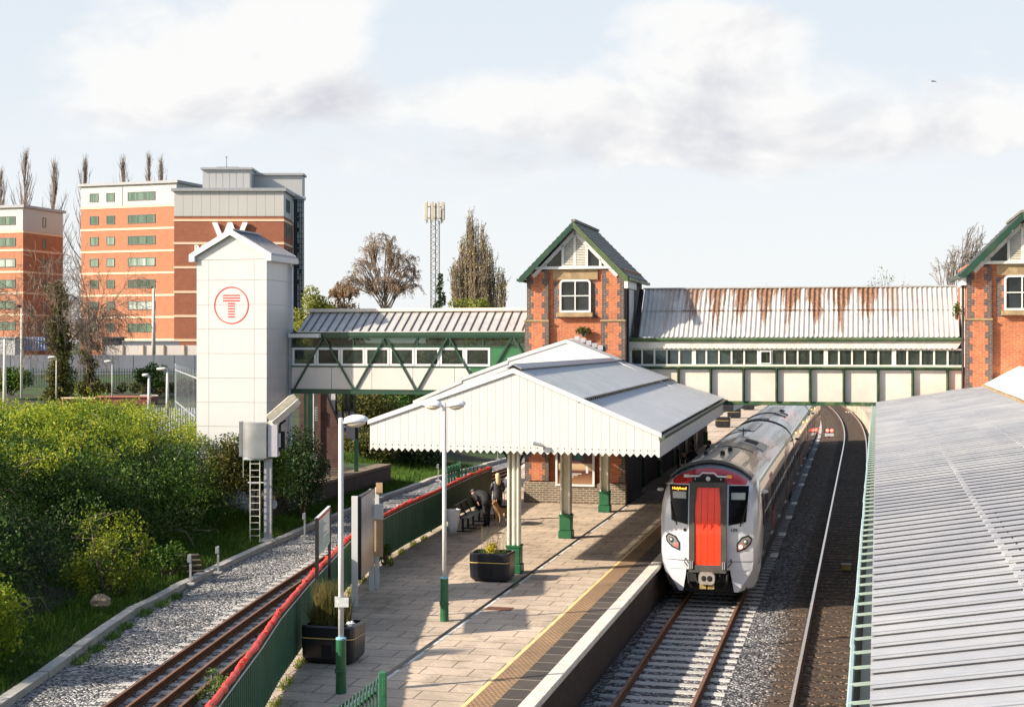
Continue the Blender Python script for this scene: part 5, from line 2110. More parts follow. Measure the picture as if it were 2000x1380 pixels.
# coupler and hoses
mb = MB()
rg = []
for (cx_, cz_, a0) in ((.13, .07, 0), (-.13, .07, 90), (-.13, -.07, 180), (.13, -.07, 270)):
    for k in range(4):
        a = radians(a0 + k * 30)
        rg.append((cx_ + .08 * cos(a), .78 + cz_ + .08 * sin(a)))
mb.prism(rg, 'y', -.38, -.18)
cp = mesh_obj('coupler', mb, plain('coupler_grey', (.30, .27, .24), .6, metal=.3, var=.3, scale=8), tr)
mb = MB()
mb.ell((-.075, -.385, .79), (.065, .02, .075), 12, 6)
mb.ell((.08, -.385, .79), (.07, .02, .08), 12, 6)
mesh_obj('coupler_face', mb, M['rubber'], cp)
mb = MB().tube([(0, -.2, .78), (0, .8, .78)], .12, 10)
mb.box(-.52, .52, .12, .9, .62, .95).box(-1.0, 1.0, .5, .9, .30, .62)
for s in (-1, 1):
    mb.tube([(s * .45, .05, .98), (s * .52, -.06, .85), (s * .50, -.08, .62), (s * .42, .0, .48)], .03, 6)
    mb.tube([(s * .30, .0, .95), (s * .33, -.12, .75), (s * .24, -.15, .62)], .022, 6)
    mb.tube([(s * .60, .05, 1.25), (s * .62, -.02, 1.16), (s * .53, -.1, 1.05)], .014, 6)
mesh_obj('coupler_gear', mb, M['dark'], tr)
mb = MB().box(-.19, -.02, -.30, -.12, .50, .61).box(.02, .19, -.30, -.12, .50, .61)
mesh_obj('electric_head', mb, plain('brass_cover', (.40, .28, .10), .5, metal=.4, var=.3, scale=9), tr)
# ================================================================ platform furniture and lineside things
def lamp(label, pos, arms, group='street lamps'):
    t = thing('lamp_post', label, 'lamp post', pos, 0, 'white lamp posts on the platform')
    H = 5.69 - PLZ
    mb = MB().lathe([(.095, 0), (.09, .30), (.09, .34), (.10, .35), (.10, .39), (.09, .40), (.088, .93)], 14)
    mb.box(-.105, -.085, -.02, .02, .34, .42)
    b_ = mesh_obj('base', mb, bpy.data.materials['base_green'], t, smooth=False)
    mesh_obj('collar', MB().lathe([(.092, .93), (.092, .955), (.05, .975)], 14), plain('pale_blue_collar', (.20, .42, .55), .5) if 'pale_blue_collar' not in bpy.data.materials else bpy.data.materials['pale_blue_collar'], b_)
    mesh_obj('pole', MB().lathe([(.047, .96), (.046, 2.5), (.043, H - .02), (.03, H)], 12), M['white'], t, smooth=True)
    for s in arms:
        mb = MB()
        mb.tube([(0, 0, H - .085), (s * .12, 0, H - .075)], .03, 8)
        n0 = len(mb.v)
        rings = []
        for k in range(9):
            f = k / 8
            x = s * (.06 + .40 * f)
            ry = .115 * (sin(pi * min(1, f * .86 + .14)) ** .45) if 0 < f < 1 else .045
            rz = .125 * (sin(pi * (f * .8 + .13)) ** .5)
            zc = H - .085 + .035 * f
            rings.append([(x, ry * cos(a), zc + max(-.012, rz * sin(a))) for a in [2 * pi * i / 12 for i in range(12)]])
        mb.ring_bridge(rings)
        h = mesh_obj('lantern', mb, plain('lantern_white', (.72, .74, .78), .35, var=.05, dirt=(.5, .5, .5), dirt_amt=.3) if 'lantern_white' not in bpy.data.materials else bpy.data.materials['lantern_white'], t, smooth=True)
        mb = MB()
        rings = []
        for k in range(9):
            f = k / 8
            x = s * (.11 + .32 * f)
            ry = max(.01, .10 * sin(pi * (f * .9 + .05)) ** .5)
            rz = max(.008, .085 * sin(pi * (f * .9 + .05)) ** .6)
            zc = H - .10 + .035 * f
            rings.append([(x, ry * cos(a), zc + min(.0, rz * sin(a))) for a in [2 * pi * i / 12 for i in range(12)]])
        mb.ring_bridge(rings)
        mesh_obj('bowl', mb, plain('lamp_bowl', (.62, .55, .42), .3, var=.06) if 'lamp_bowl' not in bpy.data.materials else bpy.data.materials['lamp_bowl'], h, smooth=True)
    return t


LA = G(666, 1352, PLZ)
lA = lamp('white lamp post with a single lantern standing in front of the grassy planter', LA, (1,))
mb = MB().box(-.10, .13, -.07, -.05, 1.50, 1.68)
mesh_obj('label_plate', MB().box(-.10, -.04, -.08, -.05, 1.50, 1.68).box(-.04, .14, -.08, -.052, 1.50, 1.66), plain('plate_grey', (.5, .52, .5), .5, var=.3, scale=10), lA)
lamp('white lamp post with twin lanterns in the middle of the platform', G(868, 1212, PLZ), (1, -1))


# ---------------------------------------------------------------- planters
def planter(label, pos, rotz=-TH):
    t = thing('planter', label, 'planter', pos, rotz, 'black planters on the platform')

    def rr(w, d, r, z):
        pts = []
        for (sx, sy, a0) in ((1, 1, 0), (-1, 1, 90), (-1, -1, 180), (1, -1, 270)):
            for k in range(4):
                a = radians(a0 + 30 * k)
                pts.append((sx * (w - r) + r * cos(a), sy * (d - r) + r * sin(a), z))
        return pts
    mb = MB()
    mb.ring_bridge([rr(.47, .36, .12, .05), rr(.52, .40, .13, .12), rr(.53, .41, .12, .47), rr(.515, .395, .12, .48), rr(.515, .395, .12, .51), rr(.53, .41, .12, .52), rr(.53, .41, .12, .70), rr(.50, .38, .11, .73), rr(.46, .34, .10, .73), rr(.46, .34, .1, .64)])
    mesh_obj('tub', mb, plain('planter_black', (.012, .012, .016), .3, var=.3) if 'planter_black' not in bpy.data.materials else bpy.data.materials['planter_black'], t)
    mb = MB().ring_bridge([rr(.528, .408, .12, .485), rr(.528, .408, .12, .505)], capa=False, capb=False)
    mesh_obj('gold_stripe', mb, plain('gold_line', (.55, .42, .14), .4) if 'gold_line' not in bpy.data.materials else bpy.data.materials['gold_line'], t)
    mesh_obj('soil', MB().ring_bridge([rr(.455, .335, .1, .60), rr(.455, .335, .1, .66)]), plain('soil', (.035, .022, .014), .95, var=.4, scale=10, bump=.02) if 'soil' not in bpy.data.materials else bpy.data.materials['soil'], t)
    mb = MB().box(-.40, .40, -.30, .30, 0, .055)
    mesh_obj('foot', mb, M['rubber'], t)
    mesh_obj('panel', MB().box(-.09, .09, -.425, -.412, .16, .38), M['rubber'], t)
    return t


p1 = planter('black planter of tall brown green grass beside the green fence', G(652, 1289, PLZ))
p2 = planter('black planter with a yellow flowering plant at the first canopy column', G(962, 1132, PLZ))

# tall grasses of the first planter
def blades(n, cx, cy, rx, ry, z0, hmin, hmax, w, seed, lean=.25, clump=None):
    r = np.random.default_rng(seed)
    a = r.uniform(0, 2 * pi, n)
    q = np.sqrt(r.random(n))
    bx, by = cx + rx * q * np.cos(a), cy + ry * q * np.sin(a)
    h = r.uniform(hmin, hmax, n)
    ln = r.normal(size=(n, 2)) * lean * h[:, None]
    ph = r.uniform(0, 2 * pi, n)
    wx, wy = w * np.cos(ph), w * np.sin(ph)
    V = np.zeros((n, 4, 3))
    V[:, 0] = np.stack([bx - wx, by - wy, np.full(n, z0)], 1)
    V[:, 1] = np.stack([bx + wx, by + wy, np.full(n, z0)], 1)
    V[:, 2] = np.stack([bx + ln[:, 0] + wx * .3, by + ln[:, 1] + wy * .3, z0 + h], 1)
    V[:, 3] = np.stack([bx + ln[:, 0] - wx * .3, by + ln[:, 1] - wy * .3, z0 + h], 1)
    return V


M['grass_dry'] = leaf_mat('dry_grass_blade', [(0, (.03, .06, .012)), (.4, (.07, .09, .02)), (.7, (.20, .14, .05)), (1, (.35, .24, .11))], clump=3)
M['flower'] = leaf_mat('yellow_flower', [(0, (.25, .25, .02)), (.5, (.6, .5, .03)), (1, (.85, .72, .08))], clump=5)
M['leaf_small'] = leaf_mat('small_leaf', [(0, (.02, .05, .01)), (.5, (.07, .12, .02)), (1, (.20, .24, .05))], clump=3)
t = thing('ornamental_grass', 'tall brownish ornamental grass growing in the nearer black planter', 'grass plant', (G(652, 1289, PLZ).x, G(652, 1289, PLZ).y, PLZ + .65), -TH)
V = np.concatenate([blades(900, -.12, 0, .26, .22, 0, .35, .92, .005, 3, .10), blades(300, -.3, -.02, .14, .2, 0, .2, .5, .006, 4, .3), blades(250, .2, .05, .12, .18, 0, .3, .75, .005, 5, .15)])
fast_quads('blades', V, M['grass_dry'], t)
t = thing('plastic_bag', 'crumpled white plastic bag lying in the grassy planter', 'plastic bag', (G(652, 1289, PLZ).x + .34, G(652, 1289, PLZ).y - .15, PLZ + .73), 0)
mb = MB().ell((0, 0, 0), (.10, .08, .05), 10, 7)
rr = random.Random(2)
mb.v = [(x * rr.uniform(.75, 1.2), y * rr.uniform(.75, 1.2), z * rr.uniform(.6, 1.5)) for x, y, z in mb.v]
mesh_obj('film', mb, M['white'], t)
c2 = G(962, 1132, PLZ)
t = thing('flowering_plant', 'small yellow flowering plant with bare seed stems in the second planter', 'plant', (c2.x, c2.y, PLZ + .65), -TH)
fast_quads('blossom', leaf_quads(blob_points([(-.02, -.05, .16), (-.1, 0, .12), (.07, 0, .13), (0, 0, .24)], [.13, .09, .1, .09], 500, 5, .3), .03, seed=4), M['flower'], t)
fast_quads('leaves', leaf_quads(blob_points([(-.3, 0, .02), (0, 0, .02), (.3, 0, .02), (.15, -.1, .02)], [.14, .16, .14, .1], 500, 6, .3), .03, seed=5), M['leaf_small'], t)
mb = MB()
rr = random.Random(12)
seeds = []
for k in range(46):
    a, l = rr.uniform(0, 2 * pi), rr.uniform(.35, .85)
    p = Vector((rr.uniform(-.25, .25), rr.uniform(-.2, .2), 0))
    d = Vector((cos(a) * .35, sin(a) * .25, 1)).normalized()
    q = p + d * l * .6
    e = q + (d + Vector((rr.uniform(-.4, .4), rr.uniform(-.4, .4), 0))).normalized() * l * .4
    mb.tube([p, q, e], [.003, .0025, .002], 3, cap=False)
    for j in range(4):
        seeds.append(q.lerp(e, rr.random()) + Vector((rr.uniform(-.05, .05), rr.uniform(-.05, .05), rr.uniform(-.02, .05))))
mesh_obj('stems', mb, plain('dry_stem', (.12, .09, .05), .9), t)
fast_quads('seed_heads', leaf_quads(np.array([tuple(s) for s in seeds]), .014, seed=9, aspect=.8), M['grass_dry'], t)

# far planters beyond the footbridge
for px, py, lab in ((1434, 816, 'dark planter of pale plants on the sunlit platform beyond the footbridge'), (1412, 834, 'plain dark planter just behind the right corner of the canopy'), (1462, 800, 'small dark planter half hidden under the footbridge girder')):
    g = G(px, py, PLZ)
    q = dup(p2, g, -TH, lab)
g = G(1434, 816, PLZ)
t = thing('bedding_plants', 'pale bedding plants in the sunlit planter beyond the footbridge', 'plant', (g.x, g.y, PLZ + .66), -TH)
fast_quads('leaves', leaf_quads(blob_points([(-.35, 0, .1), (-.1, 0, .12), (.15, 0, .1), (.35, 0, .1)], [.13, .14, .14, .12], 300, 16, .3), .05, seed=15), M['leaf_small'], t)

# ---------------------------------------------------------------- green corrugated fence with red capping
FEN = [(-3.82, 16.5), (-3.98, 18.9), (-4.05, 22.9), (-4.14, 25.4), (-4.14, 28.9), (-4.03, 35.1), (-3.82, 38.2), (-3.18, 42.5), (-2.42, 46.6), (-1.52, 51.9), (-.78, 55.3)]


def fen_at(s):
    tot = 0
    for a, b_ in zip(FEN[:-1], FEN[1:]):
        l = sqrt((b_[0] - a[0]) ** 2 + (b_[1] - a[1]) ** 2)
        if s <= tot + l or b_ is FEN[-1]:
            f = (s - tot) / l
            d = ((b_[0] - a[0]) / l, (b_[1] - a[1]) / l)
            return a[0] + (b_[0] - a[0]) * f, a[1] + (b_[1] - a[1]) * f, d
        tot += l


FL = sum(sqrt((b_[0] - a[0]) ** 2 + (b_[1] - a[1]) ** 2) for a, b_ in zip(FEN[:-1], FEN[1:]))
t = thing('corrugated_fence', 'dark green corrugated fence with red capping curving along the platform edge', 'fence', (0, 0, 0))
mb = MB()
s = 0
top_, bot_ = [], []
k = 0
while s < FL:
    x, y, d = fen_at(s)
    o_ = (.018, .018, -.018, -.018)[k % 4]
    top_.append((x + d[1] * o_, y - d[0] * o_, 2.16))
    bot_.append((x + d[1] * o_, y - d[0] * o_, 1.00))
    s += (.06, .03, .06, .03)[k % 4]
    k += 1
n = len(top_)
mb.add(bot_ + top_, [(i, i + 1, n + i + 1, n + i) for i in range(n - 1)])
M['fence_green'] = plain('fence_green', (.016, .095, .052), .5, var=.2, scale=1.2, dirt=(.05, .09, .04), dirt_amt=.25, aniso=(1, 1, .4))
mesh_obj('sheeting', mb, M['fence_green'], t)
s = 1.0
while s < FL:
    x, y, d = fen_at(s)
    mesh_obj('post', MB().box(-.03, .03, -.03, .03, 0, 1.2), M['green'], t, loc=(x - d[1] * .06, y + d[0] * .06, PLZ))
    s += 2.6
rr = random.Random(21)
pts, rad = [], []
s = 0
while s <= FL:
    x, y, d = fen_at(min(s, FL - .01))
    pts.append((x - d[1] * rr.uniform(-.01, .02), y, 2.19 + rr.uniform(-.008, .010)))
    rad.append(rr.uniform(.045, .055))
    s += .17
mb = MB().tube(pts, rad, 8)
rr = random.Random(22)
for k in range(len(pts) - 1):
    if rr.random() < .16:
        p = Vector(pts[k])
        mb.bar(p + Vector((rr.uniform(-.05, .05), -.06, rr.uniform(.02, .07))), p + Vector((rr.uniform(-.05, .05), .10, rr.uniform(.0, .09))), .05, .04)
mesh_obj('capping', mb, plain('red_plastic_capping', (.70, .030, .014), .45, var=.15, scale=9), t)
pts2 = []
s = 0
while s <= FL:
    x, y, d = fen_at(min(s, FL - .01))
    pts2.append((x + d[1] * .055, y - d[0] * .055, 2.115))
    s += .8
mesh_obj('edge_strip', MB().tube(pts2, .012, 5), M['white'], t)

# palisade section behind the far end of the fence
M['pal_green'] = plain('light_palisade_green', (.05, .19, .10), .5, var=.2, scale=3)  # lighter green than the other palisades


def palisade(name, label, a, b_, z0, h, n, mat, w=.065, rail_z=(.35, .85), group=None, spike=True, posts=None):
    t = thing(name, label, 'fence', (a[0], a[1], z0), 0, group)
    d = Vector((b_[0] - a[0], b_[1] - a[1], 0))
    nn = Vector((d.y, -d.x, 0)).normalized()
    for k in range(n):
        p = d * (k / (n - 1))
        q = d.normalized() * w / 2
        mb = MB()
        tpz = h * .94
        vs = [p - q, p + q, p + q + Vector((0, 0, tpz)), p + Vector((0, 0, h)), p - q + Vector((0, 0, tpz))]
        vs = [tuple(v) for v in vs] + [tuple(v - nn * .012) for v in vs]
        mb.add(vs, [(0, 1, 2, 3, 4), (9, 8, 7, 6, 5), (0, 5, 6, 1), (1, 6, 7, 2), (2, 7, 8, 3), (3, 8, 9, 4), (4, 9, 5, 0)])
        mesh_obj('pale', mb, mat, t)
    for rz in rail_z:
        mesh_obj('rail', MB().bar(nn * -.04 + Vector((0, 0, rz * h)), d + nn * -.04 + Vector((0, 0, rz * h)), .04, .05), mat, t)
    for f in (posts or (0, 1)):
        mesh_obj('post', MB().bar(d * f - nn * .06, d * f - nn * .06 + Vector((0, 0, h)), .07), mat, t)
    return t


palisade('palisade_fence', 'light green palisade fence behind the far end of the corrugated fence', (-2.15, 57.2), (-.95, 57.9), .5, 1.55, 9, M['pal_green'], .07)
t = thing('palisade_gate', 'solid light green gate leaf standing open beside the palisade fence', 'gate', (-2.62, 57.0, .5))
mb = MB()
for k in range(5):
    mb.bar((k * .11, k * .05, 0), (k * .11, k * .05, 1.55 + k * .03), .09, .03)
mesh_obj('boards', mb, M['pal_green'], t)
mesh_obj('post', MB().box(.50, .56, .2, .26, 0, 1.75), M['pal_green'], t)
mesh_obj('rail', MB().bar((0, -.05, 1.3), (.5, .18, 1.42), .05), M['green'], t)

# nearest palisade, cut by the lower edge
pg = plain('near_palisade_green', (.02, .11, .055), .45, var=.2, scale=4)
palisade('palisade_fence', 'nearest dark green palisade gate slanting up to its post at the bottom edge', (-2.20, 18.15), (-1.86, 19.75), PLZ, 1.46, 12, pg, .05, rail_z=(.2, .86), posts=(0,))
palisade('palisade_fence', 'row of green palisade tips along the very bottom edge of the picture', (-3.75, 18.1), (-2.25, 18.12), PLZ, 1.46, 11, pg, .05, rail_z=(.2, .86))
t = thing('gate_post', 'thick green gate post at the bottom edge with a box lock', 'gate post', (-1.80, 19.95, PLZ))
mb = MB().bev(-.055, .055, -.05, .05, 0, 1.50, .012)
mesh_obj('post', mb, pg, t)
mesh_obj('lock', MB().bev(.0, .05, -.075, -.045, 1.18, 1.42, .005), bpy.data.materials['near_palisade_green'], t)

# ---------------------------------------------------------------- signs and poster boards
t = thing('information_sign', 'white notice with a red top strip on two thin black posts by the fence', 'sign', (-3.93, 28.9, PLZ), 0)
a, b_ = Vector((0, 0, 0)), Vector((-.03, 2.25, 0))
mesh_obj('post', MB().box(-.035, .035, -.035, .035, 0, 2.54), M['black'], t)
mesh_obj('post', MB().box(-.065, -.005, 2.215, 2.285, 0, 2.46), M['black'], t)
pn = mesh_obj('panel', MB().bar((-.02, .04, 2.12), (-.04, 2.2, 2.12), .03, .78), plain('sign_white', (.58, .62, .60), .35, var=.1, scale=3), t)
mb = MB().bar((0, .04, 2.475), (-.02, 2.2, 2.475), .012, .05)
mesh_obj('red_strip', mb, plain('sign_red', (.60, .03, .02), .5), pn)
mesh_obj('top_edge', MB().bar((-.02, .0, 2.52), (-.04, 2.24, 2.52), .06, .02), M['white'], pn)
mb = MB()
rr = random.Random(31)
for k in range(9):
    z = 2.38 - k * .045
    mb.bar((.002, .2, z), (-.01, rr.uniform(1.0, 1.9), z), .006, .012)
mesh_obj('small_print', mb, plain('print_grey', (.3, .33, .33), .6), pn)
mesh_obj('map', MB().bar((.001, .2, 1.87), (-.018, 2.0, 1.87), .007, .22), plain('map_green', (.38, .46, .42), .6, var=.3, scale=6), pn)


def board_mat():
    m, nt, N, L, b = new_mat('weathered_poster')
    t_ = N.new('ShaderNodeTexCoord')
    O = t_.outputs['Object']
    s = N.new('ShaderNodeSeparateXYZ')
    L.new(O, s.inputs[0])
    mp = N.new('ShaderNodeMapping')
    mp.inputs['Scale'].default_value = (1, 2.5, .8)
    L.new(O, mp.inputs[0])
    n = noise_tex(N, L, mp.outputs[0], 1.8, 6, .7, 1.2)
    z = mnode(N, L, 'ADD', s.outputs[2], mnode(N, L, 'MULTIPLY', mnode(N, L, 'SUBTRACT', n, .5), 1.2))
    L.new(ramp(N, L, mnode(N, L, 'MULTIPLY', z, .38), [(0.2, (.42, .30, .20)), (.42, (.38, .26, .17)), (.5, (.55, .46, .36)), (.6, (.35, .36, .38)), (.75, (.13, .14, .18)), (.9, (.40, .42, .46))]), b.inputs['Base Color'])
    b.inputs['Roughness'].default_value = .3
    return m


t = thing('poster_board', 'tall weathered poster board in a white frame on two white posts', 'notice board', (-3.62, 33.0, PLZ))
mesh_obj('post', MB().box(-.07, .07, -.05, .05, 0, 2.54), M['white'], t)
mesh_obj('post', MB().box(.11, .23, 2.15, 2.25, 0, 2.48), M['white'], t)
fr = MB()
fr.bar((.09, .08, 2.50), (.20, 2.15, 2.46), .09, .06).bar((.09, .08, .62), (.20, 2.15, .66), .09, .05).bar((.095, .10, .62), (.095, .10, 2.50), .09, .05)
fr.bar((.20, 2.12, .62), (.20, 2.12, 2.46), .09, .05)
mesh_obj('frame', fr, M['black'], t)
mesh_obj('poster', MB().bar((.13, .12, 1.56), (.235, 2.12, 1.56), .03, 1.84), board_mat(), t)
t = thing('timetable_case', 'narrow white backed timetable case fixed beside the weathered poster board', 'notice board', (-3.33, 35.4, PLZ))
mesh_obj('post', MB().box(-.05, .05, -.05, .05, 0, 2.5), M['white'], t)
mesh_obj('panel', MB().box(-.10, .15, -.09, -.05, .80, 1.72), plain('tan_board', (.42, .28, .16), .6, var=.2, scale=3), t)
mesh_obj('case', MB().bev(-.22, .16, -.12, -.05, 1.72, 2.10, .01), M['white'], t)
mesh_obj('upper_panel', MB().box(-.02, .14, -.09, -.05, 2.35, 2.62), bpy.data.materials['tan_board'], t)

# ---------------------------------------------------------------- litter bin and benches
g = G(885, 1044, PLZ)
t = thing('litter_bin', 'white bin bag hanging in a hoop beside the bench', 'litter bin', g)
mb = MB()
rings = []
rr = random.Random(8)
for (r, z) in ((.10, .05), (.15, .25), (.19, .5), (.22, .72), (.235, .78), (.22, .80)):
    rings.append([(r * (1 + rr.uniform(-.06, .06)) * cos(2 * pi * k / 18), r * (1 + rr.uniform(-.06, .06)) * sin(2 * pi * k / 18), z + rr.uniform(-.01, .01)) for k in range(18)])
mb.ring_bridge(rings, capb=False)
mesh_obj('bag', mb, plain('bag_film', (.72, .73, .78), .35, var=.12, scale=8), t, smooth=True)
mesh_obj('hoop', MB().tube([(.235 * cos(2 * pi * k / 16), .235 * sin(2 * pi * k / 16), .79) for k in range(17)], .014, 6), M['steel'], t)
mesh_obj('post', MB().tube([(-.25, .05, 0), (-.25, .05, .9)], .025, 8), M['steel'], t)


def bench(label, x, y, ang):
    t = thing('bench', label, 'bench', (x, y, PLZ), ang, 'black metal benches along the fence')
    L_ = 2.0
    for k in range(4):
        mesh_obj('seat_slat', MB().box(-.02 + k * .105, .065 + k * .105, 0, L_, .43, .455), M['black'], t)
    for k in range(3):
        mesh_obj('back_slat', MB().bar((-.06 - .03 * k, 0, .56 + k * .12), (-.06 - .03 * k, L_, .56 + k * .12), .03, .09), M['black'], t)
    for yy_ in (.15, 1.0, 1.85):
        mesh_obj('leg', MB().box(.12, .18, yy_ - .025, yy_ + .025, 0.03, .43).box(-.08, .42, yy_ - .03, yy_ + .03, 0, .035).bar((.10, yy_, .42), (-.12, yy_, .84), .04), M['black'], t)
    return t


bench('nearer black bench, next to the white bin bag', -1.75, 45.9, -.17)
bench('farther black bench with a black bag on its seat', -1.28, 48.5, -.17)
t = thing('shoulder_bag', 'black shoulder bag resting on the farther bench', 'bag', (-1.02, 48.9, PLZ + .46))
rings = []
for (z, a, c) in ((0, .24, .12), (.10, .27, .14), (.22, .24, .11), (.30, .19, .05)):
    rings.append([(a * cos(2 * pi * k / 12), c * sin(2 * pi * k / 12), z) for k in range(12)])
mesh_obj('body', MB().ring_bridge(rings), M['cloth_black'], t, smooth=True)
mesh_obj('strap', MB().tube([(-.18, 0, .27), (-.12, 0, .42), (.0, .02, .46), (.12, 0, .42), (.18, 0, .27)], .012, 6), M['cloth_black'], t)

# ---------------------------------------------------------------- signal on the bank (seen from behind)
g = G(532, 1055, 0.0)
t = thing('railway_signal', 'grey signal post with a big silver housing, hood and ladder on the bank', 'railway signal', (g.x - .15, g.y, -.05), 0)
stl = plain('dull_silver', (.42, .43, .45), .33, metal=.75, var=.15, scale=2, dirt=(.30, .27, .25), dirt_amt=.3)
mb = MB().box(-.13, .13, -.10, .10, .05, 2.95)
for z in (.35, .75, 1.55, 2.2):
    mb.box(-.14, .14, -.11, .11, z, z + .025)
mesh_obj('post', mb, plain('grey_post', (.36, .36, .37), .55, metal=.2, var=.15, scale=3), t)
mesh_obj('base_plate', MB().bev(-.28, .30, -.25, .25, 0, .09, .02).box(-.20, .22, -.16, .16, .09, .13), M['concrete'], t)
mb = MB()
vs = []
n = 14
prof = []
for k in range(n + 1):
    a = radians(-5 + 190 * k / n)
prof = [(-.98 + .10, .25)]
for k in range(n + 1):
    a = pi - pi * .5 * k / n * 1.0
    prof.append((-.28 + .62 * cos(a) * 1.0, -.02 - .30 * sin(a - pi / 2 + pi / 2) * 0 - .33 * sin(pi - a)))
prof += [(-.0, -.36), (.0, .25)]
mb = MB().prism([(p[0], p[1]) for p in prof], 'z', 2.98, 4.22)
mesh_obj('housing', mb, stl, t, smooth=False)
mesh_obj('side_box', MB().bev(.03, .38, -.30, .25, 3.02, 4.16, .012), plain('pale_box_grey', (.50, .49, .52), .5, metal=.2, var=.1, scale=2), t)
mesh_obj('backboard', MB().box(-1.02, -.92, -.05, .22, 3.02, 4.25), stl, t)
# lid plant debris, long hood
mb = MB()
a, b_ = Vector((.12, -.1, 4.25)), Vector((1.02, .15, 5.05))
d = (b_ - a).normalized()
sidev = Vector((.45, -.55, -.35)).normalized()
upv = d.cross(sidev).normalized()
rings = []
for f, sc in ((0, 1), (.86, 1), (1.0, .75)):
    c = a.lerp(b_, f)
    w, h = .23 * sc, .17 * sc
    rings.append([tuple(c + sidev * x + upv * z) for x, z in ((-w, -h), (-w, h * .6), (-w * .6, h), (w * .6, h), (w, h * .6), (w, -h), (w * .9, -h), (w * .88, h * .5), (w * .5, h * .85), (-w * .5, h * .85), (-w * .88, h * .5), (-w * .9, -h))])
mb.ring_bridge(rings)
mb.box(.05, .40, -.28, .2, 4.14, 4.28)
mesh_obj('hood', mb, M['offwhite'], t)
mesh_obj('bracket', MB().bar((.42, 0, 3.2), (.42, 0, 4.35), .06).bar((.34, 0, 4.1), (.62, 0, 4.3), .07).box(.36, .58, -.1, .1, 3.3, 3.9), M['rubber'], t)
mesh_obj('white_box', MB().box(.385, .46, -.16, -.1, 3.35, 3.85), M['white'], t)
mb = MB()
for x in (-.60, -.26):
    mb.bar((x, -.2, 0.05), (x, -.2, 2.95), .03)
mesh_obj('ladder_stile', mb, M['offwhite'], t)
for k in range(12):
    mesh_obj('ladder_rung', MB().bar((-.60, -.2, .25 + k * .23), (-.26, -.2, .25 + k * .23), .022), M['offwhite'], t)
mb = MB().bar((-.68, -.2, 2.12), (-.12, -.2, 2.12), .04).bar((-.84, -.25, 2.95), (-.10, -.25, 2.95), .06).bar((-.84, -.22, 2.3), (-.84, -.22, 2.95), .015)
mesh_obj('ladder_brace', mb, M['white'], t)
mesh_obj('round_disc', MB().prism([(.19 + .11 * cos(2 * pi * k / 16), 1.32 + .17 * sin(2 * pi * k / 16)) for k in range(16)], 'y', .1, .13), bpy.data.materials['grey_post'], t)


def marker(label, px, py, h):
    g = G(px, py, -.05)
    t = thing('marker_post', label, 'marker post', g, 0, 'short silver lineside posts')
    mesh_obj('post', MB().box(-.03, .03, -.02, .02, 0, h), M['steel'], t)
    mesh_obj('box', MB().bev(-.075, .035, -.05, .03, h * .72, h - .02, .01), plain('post_box_grey', (.20, .22, .24), .5) if 'post_box_grey' not in bpy.data.materials else bpy.data.materials['post_box_grey'], t)
    mesh_obj('foot', MB().bev(-.13, .13, -.1, .1, -.02, .04, .01), M['concrete'], t)


marker('silver lineside post at the mouth of the timber steps, lower left', 372, 1140, .88)
marker('silver lineside post between the timber steps and the grass', 426, 1118, .82)
marker('silver lineside post on the grass right of the signal ladder', 595, 1047, .86)
marker('thin silver lineside post far along the grass behind the twin lamp', 856, 938, .85)
marker('tiny silver lineside post at the far bend of the branch kerb', 972, 896, .85)

# timber steps down the bank
t = thing('bank_steps', 'rough timber steps half buried in the shadowed bank between two silver posts', 'steps', (G(398, 1120).x - .5, G(398, 1120).y + .2, -.05), .35)
for k in range(4):
    mesh_obj('tread', MB().bev(-.45, .45, k * .3, k * .3 + .28, k * .12, k * .12 + .09, .01), plain('old_timber', (.09, .065, .045), .9, var=.4, scale=6) if k == 0 else bpy.data.materials['old_timber'], t)
g = G(212, 1192)
t = thing('boulder', 'pale boulder lying in the grass above the kerb', 'rock', (g.x - .3, g.y + .3, .05))
mb = MB().ell((0, 0, .12), (.28, .2, .2), 12, 8)
rr = random.Random(6)
mb.v = [(x + rr.uniform(-.03, .03), y + rr.uniform(-.03, .03), z + rr.uniform(-.03, .03)) for x, y, z in mb.v]
mesh_obj('stone', mb, plain('pale_rock', (.35, .27, .17), .9, var=.3, scale=6, bump=.02), t)

# ---------------------------------------------------------------- small things among the main line tracks
g = G(1620, 852, -.1)
t = thing('ground_signal', 'small ground signal showing two red lamps between the tracks', 'railway signal', g)
mesh_obj('box', MB().bev(-.36, .36, 0, .25, .30, .62, .03), M['black'], t)
mesh_obj('lamp', MB().ell((-.16, -.02, .46), (.13, .05, .12), 12, 8), emis('red_lamp', (1, .06, .04), 7), t)
mesh_obj('lamp', MB().ell((.17, -.02, .46), (.13, .05, .12), 12, 8), bpy.data.materials['red_lamp'], t)
mesh_obj('plate', MB().box(-.33, .33, -.02, .03, .02, .24), M['white'], t)
mesh_obj('stand', MB().box(-.08, .08, .05, .15, -.1, .3), M['black'], t)
g = G(1653, 1112, -.1)
t = thing('track_box', 'small yellow topped box fixed between the rails of the empty main line', 'track equipment', g, -TH)
mesh_obj('case', MB().bev(-.14, .14, -.12, .12, .0, .16, .02), plain('tan_case', (.30, .20, .06), .7, var=.25, scale=6), t)
mesh_obj('lid', MB().bev(-.16, .16, -.14, .14, .16, .19, .01), plain('lid_grey', (.26, .25, .22), .7), t)
g = G(1193, 852, 0)
t = thing('limit_board', 'red and white striped board low beside the far end of the train', 'sign', G(1594, 856, 0.0))
for k in range(4):
    mesh_obj('stripe', MB().box(-.18, .18, -.02, .02, .35 + k * .14, .35 + k * .14 + .139), M['white'] if k % 2 else bpy.data.materials['sign_red'], t)
mesh_obj('stake', MB().box(-.03, .03, .03, .06, 0, .9), M['steel'], t)
g = G(1712, 806, -.1)
